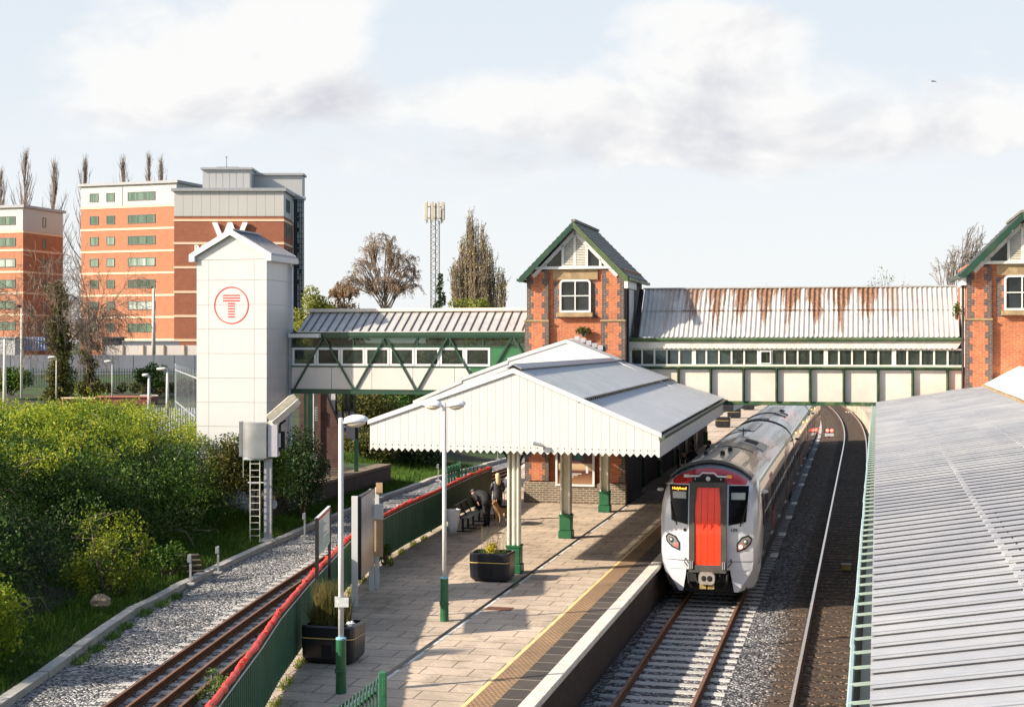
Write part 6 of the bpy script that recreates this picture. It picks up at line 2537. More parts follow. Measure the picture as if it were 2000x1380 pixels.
t = thing('stacked_rails', 'pale lengths of rail lying beside the far bend of the main line', 'rails', (g.x - 1.2, g.y, -.1), .3)
for k in range(3):
    mesh_obj('length', MB().box(-1.5, 1.5, k * .5, k * .5 + .12, 0, .14), M['concrete'], t)

# ---------------------------------------------------------------- people and dog
def skin_obj(name, nodes, edges, mat, parent, sub=2, root=0):
    me = bpy.data.meshes.new(name)
    me.from_pydata([n[0] for n in nodes], edges, [])
    me.materials.append(mat)
    ob = bpy.data.objects.new(name, me)
    SC.collection.objects.link(ob)
    ob.parent = parent
    md = ob.modifiers.new('Skin', 'SKIN')
    md.use_smooth_shade = True
    if not me.skin_vertices:
        me.attributes.new('x', 'FLOAT', 'POINT') if False else None
    sv = me.skin_vertices[0].data
    for i, n in enumerate(nodes):
        r = n[1]
        sv[i].radius = (r, r) if not isinstance(r, tuple) else r
        sv[i].use_root = (i == root)
    s = ob.modifiers.new('Sub', 'SUBSURF')
    s.levels = s.render_levels = sub
    return ob


M['hair_blonde'] = plain('blonde_hair', (.62, .45, .22), .6, var=.2, scale=20)
M['hair_dark'] = plain('dark_hair', (.03, .02, .015), .6, var=.3, scale=20)
M['shoe_white'] = plain('white_trainer', (.6, .58, .55), .6)


def person(label, pos, rotz, H=1.68, bend=0.0, coat=None, trousers=None, hair=None, long_hair=False, shoes=None, arm_r=None, arm_l=None, hivis=None, stride=.06, coat_len=0.75):
    """standing figure facing +y; bend tips the torso forward about the hips"""
    k = H / 1.70
    t = thing('person', label, 'person', pos, rotz)
    hip = Vector((0, 0, .93 * k))

    def up(x, y, z):
        """body coordinates; the spine curls forward above the hips"""
        ang, c, zz = 0.0, Vector((0, 0, min(z, .82))), .82
        n_ = 14
        if z > .82:
            dz = (z - .82) / n_
            for q in range(n_):
                f = min(1, max(0, (zz + dz / 2 - .82) / .30))
                ang = bend * f * f * (3 - 2 * f)
                c += Vector((0, sin(ang), cos(ang))) * dz
                zz += dz
        return tuple((c + Vector((x, y * cos(ang), -y * sin(ang)))) * k)
    B, E = [], []

    def node(p, r, par=None):
        B.append((p, r if isinstance(r, tuple) else r * k))
        if par is not None:
            E.append((par, len(B) - 1))
        return len(B) - 1
    pel = node(tuple(hip), .12)
    wa = node(up(0, 0, 1.08), .105, pel)
    ch = node(up(0, 0, 1.28), .125, wa)
    ub = node(up(0, -.01, 1.40), .10, ch)
    nk = node(up(0, .0, 1.49), .052, ub)
    hb = node(up(0, .02, 1.56), .066, nk)
    hd = node(up(0, .03, 1.63), .082, hb)
    tp = node(up(0, .02, 1.695), .055, hd)
    node(up(0, .115, 1.605), .016, hd)          # nose
    for s in (-1, 1):
        node(up(s * .082, .02, 1.62), .018, hd)   # ears
        sh = node(up(s * .15, 0, 1.37), .045, ub)
        arm = (arm_r if s > 0 else arm_l) or ((.21, .0, 1.13), (.22, .06, .90))
        el_ = node(up(s * arm[0][0], arm[0][1], arm[0][2]), .042, sh)
        wr = node(up(s * arm[1][0], arm[1][1], arm[1][2]), .028, el_)
        e, w_ = Vector(B[el_][0]), Vector(B[wr][0])
        d = (w_ - e).normalized()
        pm = node(tuple(w_ + d * .07 * k), (.038 * k, .02 * k), wr)
        sx = d.cross(Vector((0, 1, 0)))
        sx = sx.normalized() if sx.length > .1 else Vector((1, 0, 0))
        sy = d.cross(sx).normalized()
        for q, (o_, l_) in enumerate(((-.026, .062), (-.009, .072), (.009, .068), (.026, .055))):
            a_ = node(tuple(w_ + d * (.09 * k) + sy * o_), .009, pm)
            b2 = node(tuple(w_ + d * (.09 + l_ * .55) * k + sy * o_ * 1.1 + sx * .006), .008, a_)
            node(tuple(w_ + d * (.09 + l_ * .95) * k + sy * o_ * 1.1 + sx * .02), .007, b2)
        th_ = node(tuple(w_ + d * .045 * k - sy * .04), .010, pm)
        node(tuple(w_ + d * .085 * k - sy * .055), .008, th_)
        hp = node((s * .085 * k, 0, .87 * k), .09, pel)
        kn = node((s * .095 * k, s * stride * .4 + .02, .49 * k), .058, hp)
        an = node((s * .10 * k, s * stride, .09 * k), .038, kn)
        node((s * .105 * k, s * stride + .13 * k, .035 * k), .034, an)
    body = skin_obj('body', B, E, M['skin'], t)
    def loft(nm, rows, mat, n=16, caps=True):
        """rows of (z, half width, half depth, forward shift) in body coordinates"""
        mb = MB().ring_bridge([[up(rx * cos(2 * pi * q / n), ry * sin(2 * pi * q / n) + sy, z) for q in range(n)] for z, rx, ry, sy in rows], capa=caps, capb=caps)
        return mesh_obj(nm, mb, mat, t, smooth=True)
    tm = trousers or M['cloth_black']
    mb = MB()
    mb.ring_bridge([[up(rx * cos(2 * pi * q / 16), ry * sin(2 * pi * q / 16), z) for q in range(16)] for z, rx, ry in ((.76, .15, .10), (.84, .175, .125), (.94, .17, .125), (1.04, .15, .115))])
    for s in (-1, 1):
        mb.tube([(s * .085 * k, 0, .86 * k), (s * .092 * k, s * stride * .2 + .01, .68 * k), (s * .095 * k, s * stride * .4 + .02, .49 * k), (s * .10 * k, s * stride * .8, .25 * k), (s * .10 * k, s * stride, .07 * k)], [.098 * k, .088 * k, .070 * k, .062 * k, .060 * k], 12)
    mesh_obj('trousers', mb, tm, t, smooth=True)
    jm = coat or M['cloth_black']
    mb = MB()
    hem = coat_len
    mb.ring_bridge([[up(rx * cos(2 * pi * q / 18), ry * sin(2 * pi * q / 18) + sy, z) for q in range(18)] for z, rx, ry, sy in
                    ((hem, .195, .155, 0), (.88, .19, .148, 0), (.98, .178, .138, 0), (1.10, .17, .13, 0), (1.22, .178, .135, 0), (1.32, .19, .132, 0), (1.40, .195, .122, 0), (1.445, .16, .10, 0), (1.475, .09, .08, 0), (1.51, .066, .07, 0))], capa=True, capb=False)
    for s in (-1, 1):
        arm = (arm_r if s > 0 else arm_l) or ((.21, .0, 1.13), (.22, .06, .90))
        sh_, el2, wr2 = Vector(up(s * .165, 0, 1.385)), Vector(up(s * arm[0][0], arm[0][1], arm[0][2])), Vector(up(s * arm[1][0], arm[1][1], arm[1][2]))
        mb.tube([sh_, sh_.lerp(el2, .5), el2, el2.lerp(wr2, .5), wr2], [.072 * k, .064 * k, .056 * k, .050 * k, .042 * k], 12)
    mesh_obj('jacket', mb, jm, t, smooth=True)
    if hivis:
        mb = MB()
        for z in (1.10, 1.22):
            rings = []
            for dz in (-.02, .02):
                rings.append([up(.188 * cos(a), .145 * sin(a), z + dz) for a in [2 * pi * q / 16 for q in range(16)]])
            mb.ring_bridge(rings, capa=False, capb=False)
        for s in (-1, 1):
            mb.tube([up(s * .10, -.135, 1.22), up(s * .11, -.12, 1.40), up(s * .11, 0, 1.46), up(s * .11, .12, 1.40), up(s * .10, .135, 1.22)], .018, 4)
        mesh_obj('reflective_bands', mb, plain('reflective_white', (.75, .75, .68), .4) if 'reflective_white' not in bpy.data.materials else bpy.data.materials['reflective_white'], t)
    hm = hair or M['hair_dark']
    mb = MB().ell((0, 0, 0), (.092, .105, .105), 14, 10)
    # keep the face free: the cap of hair sits back and up
    mb.v = [up(v[0], v[1] - .018 if v[1] < .03 else min(v[1], .055) - .018, 1.65 + (v[2] if v[1] < .03 or v[2] > .03 else v[2] * .2 + .04)) for v in mb.v]
    if long_hair:
        mb.ring_bridge([[up(rx * cos(2 * pi * q / 12), sy + ry * sin(2 * pi * q / 12), z) for q in range(12)] for z, rx, ry, sy in ((1.68, .085, .07, -.04), (1.58, .095, .06, -.06), (1.48, .10, .05, -.085), (1.38, .085, .035, -.115), (1.31, .04, .02, -.12))])
    mesh_obj('hair', mb, hm, t, smooth=True)
    for s in (-1, 1):
        mb = MB().ell((s * .105 * k, s * stride + .06, .045), (.05, .14, .05), 10, 6)
        mesh_obj('shoe', mb, shoes or M['cloth_black'], t)
        mb = MB().ell((0, 0, 0), (.012, .006, .008), 6, 4)
        mb.v = [tuple(Vector(up(s * .03, .108, 1.635)) + Vector(v)) for v in mb.v]
        mesh_obj('eye', mb, M['black'], body)
    mb = MB().ell((0, 0, 0), (.022, .006, .006), 8, 4)
    mb.v = [tuple(Vector(up(0, .105, 1.565)) + Vector(v)) for v in mb.v]
    mesh_obj('mouth', mb, plain('lips', (.35, .12, .10), .5) if 'lips' not in bpy.data.materials else bpy.data.materials['lips'], body)
    return t


gA = G(951, 1027, PLZ)
person('person in a long black coat bending over towards the bench', gA, radians(42), 1.70, bend=radians(84), coat_len=.70, shoes=M['cloth_black'],
       arm_l=((.24, .10, 1.16), (.22, .22, .96)), arm_r=((.22, .14, 1.18), (.16, .30, 1.02)))
gB = G(972, 1016, PLZ)
person('blonde person in a black jacket and white trainers holding the dog lead', gB, radians(20), 1.58, hair=M['hair_blonde'], long_hair=True, shoes=M['shoe_white'],
       coat=plain('grey_black_jacket', (.03, .03, .035), .5, var=.6, scale=5), arm_r=((.26, .02, 1.16), (.26, .16, 1.05)), arm_l=((.24, .04, 1.16), (.14, .20, 1.10)))
for (px, Y, lab, hv, rz) in ((1336, 56.5, 'member of staff in dark uniform with a reflective yoke, nearest the train nose', True, 2.6), (1352, 59.5, 'member of staff in dark clothes between two uniformed colleagues', False, 0.3), (1384, 62.5, 'member of staff in reflective striped uniform beside the platform column', True, 1.9)):
    person(lab, ((px - 1000) / FPX * Y, Y, PLZ), rz, 1.76, hivis=hv)
# someone walking in each footbridge
q = P(54.65 + .9, -22.35 + 8.55)
person('dark haired person crossing inside the green lattice footbridge', (q.x, q.y, 5.02), radians(70), 1.66)
q = P(54.2 + 1.0, -8.38 + 6.6)
person('person in dark clothes walking inside the rusty footbridge', (q.x, q.y, 4.82), radians(-95), 1.72)
q = P(54.2 + 1.2, -8.38 + 4.0)
person('dark figure inside the left part of the rusty footbridge', (q.x, q.y, 4.82), radians(80), 1.70)

# German shepherd type dog, seen from behind with the head up
g = G(985, 1024, PLZ)
t = thing('dog', 'tan and black shepherd dog with pricked ears standing beside the blonde person', 'dog', g, radians(150))
tan = plain('tan_fur', (.30, .17, .08), .85, var=.3, scale=10)
N_ = [((0, 0, .50), .115), ((0, .22, .52), .125), ((0, .42, .56), .135), ((0, .54, .66), .085), ((0, .60, .77), .075), ((0, .68, .79), .055), ((0, .78, .765), .032),
      ((0, -.16, .50), .11), ((0, -.30, .50), .075), ((0, -.42, .38), .035), ((0, -.50, .22), .028)]
E_ = [(0, 1), (1, 2), (2, 3), (3, 4), (4, 5), (5, 6), (0, 7), (7, 8), (8, 9), (9, 10)]
for s in (-1, 1):
    i = len(N_)
    N_ += [((s * .07, .42, .42), .055), ((s * .075, .40, .26), .032), ((s * .075, .43, .06), .022), ((s * .075, .47, .025), .024)]
    E_ += [(2, i), (i, i + 1), (i + 1, i + 2), (i + 2, i + 3)]
    i = len(N_)
    N_ += [((s * .08, -.22, .40), .075), ((s * .085, -.14, .28), .042), ((s * .085, -.30, .17), .024), ((s * .085, -.26, .04), .020), ((s * .085, -.22, .022), .024)]
    E_ += [(7, i), (i, i + 1), (i + 1, i + 2), (i + 2, i + 3), (i + 3, i + 4)]
    i = len(N_)
    N_ += [((s * .045, .58, .86), .022), ((s * .05, .585, .92), .008)]
    E_ += [(4, i), (i, i + 1)]
skin_obj('body', N_, E_, tan, t, 2)
mb = MB()
rings = []
for (yy_, z, rx, rz_) in ((-.26, .545, .06, .055), (-.1, .56, .10, .075), (.12, .575, .11, .08), (.34, .60, .12, .10), (.46, .66, .09, .09), (.52, .72, .05, .06)):
    rings.append([(rx * cos(pi * q / 8), yy_, z + rz_ * sin(pi * q / 8)) for q in range(9)] + [(0, yy_, z)])
mb.ring_bridge(rings)
mesh_obj('saddle_fur', mb, M['cloth_black'], t, smooth=True)
# lead from hand to collar
t = thing('dog_lead', 'thin dark lead running from the blonde person to the dog', 'dog lead', (0, 0, 0))
mesh_obj('strap', MB().tube([(gB.x + .25, gB.y - .10, PLZ + 1.0), (gB.x + .23, gB.y - .2, PLZ + .8), (g.x + .0, g.y - .35, PLZ + .68)], .009, 5), M['cloth_black'], t)
# ================================================================ apartment buildings beyond the yard
M['bk_orange'] = brick_mat('apartment_orange_brick', (0.45, 0.145, 0.062), (0.37, 0.11, 0.048), (0.40, 0.24, 0.15), vary=.12, bump=.002)
M['bk_brown'] = brick_mat('apartment_brown_brick', (0.34, 0.09, 0.042), (0.27, 0.07, 0.034), (0.26, 0.13, 0.08), vary=.14, bump=.002)
M['band'] = plain('cream_band', (.72, .52, .36), .7, var=.05)
M['clad'] = plain('grey_white_cladding', (.46, .45, .43), .55, var=.04, scale=.3, dirt=(.38, .37, .36), dirt_amt=.15)
M['clad2'] = plain('grey_cladding', (.36, .365, .37), .5, var=.05, scale=.3)
M['coping_gr'] = plain('roof_edge_grey', (.30, .31, .33), .5)
M['wframe'] = plain('window_frame_dark', (.09, .10, .10), .5)


def win_glass(name, seed):
    m, nt, N, L, b = new_mat(name)
    g = N.new('ShaderNodeObjectInfo')
    vec = coords(N, L, (1.1, 1, .05))
    n = noise_tex(N, L, vec, 1.1, 3)
    f = mnode(N, L, 'ADD', mnode(N, L, 'MULTIPLY', n, .8), mnode(N, L, 'MULTIPLY', g.outputs['Random'], .45))
    L.new(ramp(N, L, f, [(.3, (.012, .035, .03)), (.55, (.05, .11, .08)), (.72, (.16, .25, .20)), (.85, (.38, .44, .42))]), b.inputs['Base Color'])
    b.inputs['Roughness'].default_value = .12
    return m


M['apt_glass'] = win_glass('apartment_glass', 1)


def building(name, label, ox, oy, ang, w, d, z0, z1, zwhite, wallm, sidem, bands, cat='building', overhang=.3):
    t = thing(name, label, cat, (ox, oy, 0), ang)
    mb = MB().box(0, w, 0, d, z0, zwhite)
    wl = mesh_obj('wall', mb, wallm, t)
    mb = MB()
    n = max(1, int(w / 1.0))
    for k in range(n):
        mb.box(w * k / n + .01, w * (k + 1) / n - .01, -.03, d, zwhite + .05, z1 - .35)
    mesh_obj('cladding', mb, M['clad'], t)
    mesh_obj('roof_edge', MB().box(-overhang, w + overhang, -overhang, d + overhang, z1 - .35, z1), M['coping_gr'], t)
    for z in bands:
        mesh_obj('band', MB().box(-.04, w + .04, -.05, d, z - .13, z + .13), M['band'], t)
    return t


def window(t, x0, x1, z0, z1, y=0.0, mull=0, side=False, wall=0.0):
    """window on the front (y) face, or on the right-hand side face when side is set (x0,x1 then run along y)"""
    f_ = .09
    mb = MB()

    def bx(a, b_, c, d_, dep0, dep1):
        if side:
            mb.box(wall - dep1, wall - dep0, a, b_, c, d_)
        else:
            mb.box(a, b_, y + dep0, y + dep1, c, d_)
    for (a, b_, c, d_) in ((x0, x1, z0, z0 + f_), (x0, x1, z1 - f_, z1), (x0, x0 + f_, z0 + f_, z1 - f_), (x1 - f_, x1, z0 + f_, z1 - f_)):
        bx(a, b_, c, d_, -.06, .02)
    for k in range(mull):
        xm = x0 + (x1 - x0) * (k + 1) / (mull + 1)
        bx(xm - .04, xm + .04, z0 + f_, z1 - f_, -.06, .02)
    w = mesh_obj('window', mb, M['wframe'], t)
    mb = MB()
    bx(x0 + f_, x1 - f_, z0 + f_, z1 - f_, -.02, .01)
    mesh_obj('pane', mb, M['apt_glass'], w)
    return w


def zat(py, Y):
    return CH - (py - HZ) * Y / FPX


# middle block, turned a little towards the sun
ax, ay = (158 - 1000) / FPX * 188, 188.0
bx_, by_ = (345 - 1000) / FPX * 183.3, 183.3
ang = atan2(by_ - ay, bx_ - ax)
w = sqrt((bx_ - ax) ** 2 + (by_ - ay) ** 2)
rows = [386, 430, 471, 513, 555, 597, 640]
bz = [zat(p, 188) for p in (450, 493, 535, 578, 620, 663)]
bm = building('apartment_building', 'bright orange brick apartment block with cream bands left of the white lift tower', ax, ay, ang, w, 14, 4.0, 27.7, 24.6, M['bk_orange'], M['bk_orange'], [24.5] + bz)
for i, r in enumerate(rows):
    zc = zat(r, 187)
    h = .56
    for (p0, p1, mu) in ((176, 193, 0), (209, 225, 0), (251, 304, 2)):
        x0, x1 = (p0 - 158) / (345 - 158) * w, (p1 - 158) / (345 - 158) * w
        window(bm, x0, x1, zc - h, zc + h, mull=mu, y=-.035 if i == 0 else 0)
mesh_obj('expansion_joint', MB().box(6.35, 6.40, -.06, -.03, 24.7, 27.3), M['wframe'], bm)
# right block with the white letters
ax, ay = (340 - 1000) / FPX * 164, 164.0
w = 12.55
br = building('apartment_building', 'darker brick apartment block with white letters rising behind the lift tower', ax, ay, 0, w, 7, 3.6, 24.6, 21.35, M['bk_brown'], M['bk_brown'], [zat(p, 164) for p in (430, 475, 522, 570, 617, 664)])
for i, r in enumerate((400, 449, 496, 545, 592, 640)):
    zc = zat(r, 165)
    window(br, 1.8, 4.2, zc - .75, zc + .75, side=True, wall=w)
mb = MB().box(2.2, 7.9, 5, 14, 24.6, 27.3)
for k in range(7):
    mb.box(2.2 + k * .8, 2.2 + k * .8 + .76, 4.96, 5.0, 24.6, 27.0)
ph = mesh_obj('rooftop_plant_room', mb, M['clad2'], br)
mesh_obj('plant_room_edge', MB().box(2.0, 8.1, 4.7, 14, 27.3, 27.55), M['coping_gr'], ph)
mb = MB().box(7.9, 13.6, 7.2, 9.4, 24.0, 26.9)
mesh_obj('rear_wing_top', mb, M['clad2'], br)
mesh_obj('rear_wing_edge', MB().box(8.13, 13.8, 6.9, 9.6, 26.9, 27.15), M['coping_gr'], br)
mesh_obj('vent_hatch', MB().box(3.6, 6.2, 6, 8, 27.55, 27.8), M['coping_gr'], br)
mesh_obj('aerial', MB().tube([(4.8, 6, 27.5), (4.8, 6, 29.0)], .03, 5).bar((4.65, 6, 28.9), (4.95, 6, 28.9), .05), M['black'], br)
# glass stair tower at the right-hand end
mesh_obj('stair_wall', MB().box(w + .01, 13.02, 7, 7.6, 3.6, 24.0), plain('dark_blue_cladding', (.018, .035, .05), .25, var=.3), br)
mesh_obj('stair_cap', MB().box(w + .01, 13.95, 6.8, 7.8, 24.0, 24.35), M['coping_gr'], br)
gm = glass_dark('sky_glass', (.42, .48, .50), .05, .15)
gl = mesh_obj('stair_glazing', MB().box(13.02, 13.8, 7, 7.6, 3.6, 24.0), gm, br)
mb = MB()
z = 3.8
rr = random.Random(5)
while z < 24:
    mb.box(13.0, 13.82, 6.95, 6.99, z, z + .06)
    z += .62
for x in (13.0, 13.26, 13.52, 13.77):
    mb.box(x, x + .06, 6.94, 6.985, 3.6, 24)
mesh_obj('glazing_bars', mb, M['black'], gl)
mb = MB()
z = 4
k = 0
while z < 23:
    q = rr.choice((0, 1, 2))
    mb.box(13.07 + q * .25, 13.25 + q * .25, 6.93, 6.96, z, z + .52)
    z += rr.choice((.62, 1.24, .62, 1.86))
mesh_obj('dark_panes', mb, M['black'], gl)
# white letters W and RA
lt = plain('letter_white', (.85, .84, .82), .4, var=.02)
W0 = text_mesh('W', 3.6, lt, br, (6.55, -.25, 24.6 - 3.3 - 3.1), name='letter', extrude=.12, bold=.11)
W0.location = (6.45, -.25, 18.1)
text_mesh('RA', 1.05, lt, br, (2.35, -.2, 17.35), name='letter', extrude=.08, align='LEFT', bold=.03)
# left block: front and darker side
Y0 = 187.0
cx_, cy_ = (45 - 1000) / FPX * Y0, Y0
sx_, sy_ = (123 - 1000) / FPX * 195.5, 195.5
d_ = Vector((sx_ - cx_, sy_ - cy_))
ang = atan2(d_.y, d_.x) - pi / 2
dep = d_.length
wl = 16.0
ox, oy = cx_ - cos(ang) * wl, cy_ - sin(ang) * wl
bl = building('apartment_building', 'leftmost orange brick apartment block with a shaded right side', ox, oy, ang, wl, dep, 4.2, 24.9, 21.5, M['bk_orange'], M['bk_brown'], [21.4] + [zat(p, 189) for p in (490, 532, 573, 615)])
for i, r in enumerate((430, 472, 513, 554, 595, 636)):
    zc = zat(r, 187)
    window(bl, wl - 5.8, wl - 1.15, zc - .56, zc + .56, mull=2, y=-.035 if i == 0 else 0)
    zc = zat(r + 4, 191)
    window(bl, dep * .48, dep * .56, zc - .65, zc + .65, side=True, wall=wl)

# ---------------------------------------------------------------- yard: walls, fences, sheds, lamps
def wall_thing(name, label, cat, px0, px1, pt, pb, Y0_, Y1_, mat, th=.25, extra=None):
    x0, x1 = (px0 - 1000) / FPX * Y0_, (px1 - 1000) / FPX * Y1_
    zt, zb = zat(pt, Y0_), zat(pb, Y0_)
    t = thing(name, label, cat, (x0, Y0_, zb), 0)
    mb = MB().bar((0, 0, (zt - zb) / 2), (x1 - x0, Y1_ - Y0_, (zt - zb) / 2), th, zt - zb)
    mesh_obj('panel', mb, mat, t)
    return t, x1 - x0, Y1_ - Y0_, zt - zb


gw = plain('blue_grey_concrete', (.15, .165, .20), .85, var=.14, scale=.8, aniso=(1, 1, .25), dirt=(.27, .28, .30), dirt_amt=.3)
t, dx, dy, hh = wall_thing('concrete_wall', 'long blue grey concrete wall across the yard behind the palisade fence', 'wall', -60, 420, 693, 770, 128, 128, gw)
for k in range(12):
    mesh_obj('joint', MB().box(k * dx / 12, k * dx / 12 + .05, -.14, -.126, 0, hh), M['wframe'], t)
hoard = plain('pale_hoarding', (.62, .55, .50), .7, var=.06, scale=.4)
t, dx, dy, hh = wall_thing('hoarding', 'pale pinkish hoarding along the top of the concrete wall', 'hoarding', 200, 400, 674, 694, 132, 132, hoard)
for k in range(5):
    mesh_obj('post', MB().box(k * dx / 5, k * dx / 5 + .14, -.2, -.13, 0, hh), M['stone'], t)
t, dx, dy, hh = wall_thing('shed', 'dark low shed between the hoarding and the orange building', 'shed', 205, 238, 660, 674, 140, 140, plain('navy_board', (.02, .025, .04), .6), 2.0)
mesh_obj('lean_roof', MB().box(-.2, dx + .2, -1.2, 1.2, hh, hh + .12), M['wframe'], t)
t, dx, dy, hh = wall_thing('railing', 'long grey railing beyond the pale hoarding', 'railing', 238, 350, 667, 676, 138, 138, plain('pipe_grey', (.13, .14, .17), .5), .1)
mesh_obj('rail', MB().box(0, dx, -.1, -.06, hh, hh + .1), M['steel'], t)
t, dx, dy, hh = wall_thing('site_cabin', 'white site cabin at the far left edge', 'cabin', 6, 38, 660, 694, 133, 133, M['white'], 2.4)
mesh_obj('roof', MB().box(-.1, dx + .1, -1.3, 1.3, hh, hh + .12), M['clad'], t)
t, dx, dy, hh = wall_thing('mesh_barrier', 'blue mesh barrier right of the white cabin', 'barrier', 42, 92, 658, 684, 134, 134, plain('mesh_blue', (.10, .22, .50), .6, var=.3, scale=4), .08)
for k in range(9):
    mesh_obj('bar', MB().box(k * dx / 9, k * dx / 9 + .06, -.12, -.07, 0, hh), M['white'], t)
wall_thing('shed', 'cream gabled shed glimpsed between the bare trees', 'shed', 130, 160, 632, 664, 150, 150, plain('cream_render', (.6, .48, .36), .8), 4)
t, dx, dy, hh = wall_thing('skip', 'dark red skip low in the yard above the bushes', 'skip', 196, 302, 774, 800, 96, 96, plain('skip_red', (.16, .025, .03), .55, var=.3, scale=2, dirt=(.3, .12, .08), dirt_amt=.3), 1.8)
mesh_obj('rim', MB().box(-.05, dx + .05, -.98, -.90, hh - .02, hh + .10), plain('rim_pink', (.42, .14, .12), .5), t)
t, dx, dy, hh = wall_thing('brick_wall', 'low sunlit orange brick wall in the yard above the bushes', 'wall', 122, 196, 778, 800, 95, 96, M['bk_orange'], .3)
mesh_obj('coping', MB().box(-.05, dx, -.2, .2, hh, hh + .08), M['band'], t)
dkp = plain('dark_palisade_green', (.015, .05, .04), .5, var=.2)
x0, x1 = (-20 - 1000) / FPX * 112, (400 - 1000) / FPX * 112
palisade('palisade_fence', 'dark green palisade fence across the yard before the concrete wall', (x0, 112), (x1, 112), zat(778, 112), zat(718, 112) - zat(778, 112), 84, dkp, .07, rail_z=(.15, .86), posts=(0, .2, .4, .6, .8, 1))
gp_ = plain('galvanised_palisade', (.52, .53, .56), .5, metal=.3, var=.15)
x0, x1 = (341 - 1000) / FPX * 90, (392 - 1000) / FPX * 66
palisade('palisade_fence', 'galvanised palisade fence running down to the white lift tower', (x0, 90), (x1, 66), 2.9, 2.75, 24, gp_, .07, rail_z=(.15, .86))
x0, x1 = (262 - 1000) / FPX * 74, (384 - 1000) / FPX * 74
palisade('palisade_fence', 'short galvanised palisade fence just behind the bush tops', (x0, 74), (x1, 74), 1.9, 1.75, 26, gp_, .07, rail_z=(.15, .86))


def street_lamp(label, px, ptop, pbase, Y, arm, w=.11, col=None, kind='cobra'):
    x = (px - 1000) / FPX * Y
    zb, zt = zat(pbase, Y), zat(ptop, Y)
    t = thing('street_lamp', label, 'street lamp', (x, Y, zb), 0)
    col = col or M['offwhite']
    h = zt - zb
    mesh_obj('pole', MB().lathe([(w, 0), (w * .8, h * .5), (w * .6, h)], 10), col, t, smooth=True)
    if arm:
        mb = MB()
        rings = []
        for k in range(7):
            f = k / 6
            xx = arm * (.05 + .95 * f)
            r = .16 * sin(pi * (.15 + f * .75)) ** .5
            rings.append([(xx, r * cos(a), h + .02 + .5 * r * sin(a) + (.05 if kind == 'flat' else .0) * f) for a in [2 * pi * q / 10 for q in range(10)]])
        mb.ring_bridge(rings)
        mesh_obj('lantern', mb, col if kind != 'dark' else M['black'], t, smooth=True)
    return t


street_lamp('tall pale lamp column with a small dark lantern at the left', 42, 598, 778, 96, -.42, .09, kind='dark')
street_lamp('thick white post rising past the left edge of the bushes', 9, 662, 810, 60, 0, .09)
street_lamp('thin grey lamp with a small arm reaching left before the ivy tree', 110, 698, 778, 90, -.5, .05)
street_lamp('thin grey lamp reaching left in front of the palisade fence', 219, 706, 776, 88, -.45, .04)
street_lamp('short white lamp with crossed arms above the bushes', 291, 733, 812, 66, -.30, .085, M['white'])
tt = street_lamp('white lamp with a broad flat head beside the lift tower', 327, 721, 812, 66, -.48, .085, M['white'])
street_lamp('tall plain white lamp column before the orange apartment block', 300, 562, 694, 130, -.3, .20, M['offwhite'], kind='dark')
mbx = MB().bar((-.42, 0, .95), (.42, 0, .95), .05)
q = [o for o in SC.objects if o.get('label', '').startswith('short white lamp')][0]
mesh_obj('cross_arm', mbx, M['white'], q)

# ---------------------------------------------------------------- brick stair block, old platform wall
t = thing('stair_tower', 'dark red brick stair enclosure with glazed white panelled flight under the green footbridge', 'building', (0, 0, 0))
X = lambda px, Y: (px - 1000) / FPX * Y
Yb = 64.5
mb = MB().prism([(X(609, Yb), .8), (X(668, Yb), .8), (X(668, Yb), zat(845, Yb)), (X(632, Yb), 4.98), (X(609, Yb), 4.98)], 'y', Yb, Yb + .3)
wl_ = mesh_obj('wall', mb, M['brick_dk'], t)
mesh_obj('blue_base', MB().box(X(610, Yb), X(668, Yb), Yb - .04, Yb - .003, .8, 1.35), M['brick_bl'], wl_)
mesh_obj('handrail', MB().bar((X(632, Yb), Yb - .05, 5.05), (X(668, Yb), Yb - .05, zat(842, Yb)), .08), M['black'], t)
Yg = 66.0
for k, (p0, p1) in enumerate(((640, 656), (660, 672), (676, 693))):
    mesh_obj('white_panel', MB().prism([(X(p0, Yg), zat(830 + (k * 12), Yg)), (X(p1, Yg), zat(836 + (k * 12), Yg)), (X(p1, Yg), 4.98 if k < 1 else zat(803, Yg)), (X(p0, Yg), 4.98 if k < 1 else zat(803, Yg))], 'y', Yg, Yg + .05), M['white'], t)
for k, px in enumerate((638, 657, 670, 682, 694)):
    mesh_obj('mullion', MB().box(X(px, Yg) - .04, X(px, Yg) + .04, Yg - .06, Yg - .003, zat(815, Yg), 4.95), M['black'], t)
mesh_obj('transom', MB().box(X(668, Yg), X(696, Yg), Yg - .07, Yg - .061, zat(802, Yg), zat(798, Yg)), M['black'], t)
mesh_obj('stair_glass', MB().box(X(672, Yg), X(694, Yg), Yg, Yg + .02, zat(798, Yg), 4.95), M['tglass'], t)
mesh_obj('post', MB().box(X(696, 67) - .09, X(696, 67) + .09, 66.9, 67.1, .7, zat(838, 67)), M['green'], t)
mesh_obj('landing', MB().box(X(664, 66.5), X(700, 66.5), 66.3, 67.5, zat(840, 66.5), zat(834, 66.5)), M['black'], t)
mesh_obj('post', MB().box(X(606, 63.5) - .10, X(606, 63.5) + .10, 63.4, 63.6, .7, 4.95), M['green'], t)
mesh_obj('post', MB().box(X(596, 62.5) - .05, X(596, 62.5) + .05, 62.4, 62.6, .7, 4.95), M['green'], t)
mesh_obj('back_pier', MB().box(X(586, 65), X(602, 65), 64.8, 65.6, .7, 5), M['brick_dk'], t)
mesh_obj('pipe', MB().tube([(X(613, 64.3), 64.35, .95), (X(613, 64.3), 64.35, 4.95)], .05, 8), plain('grey_pipe', (.30, .31, .34), .5), t)
mb = MB()
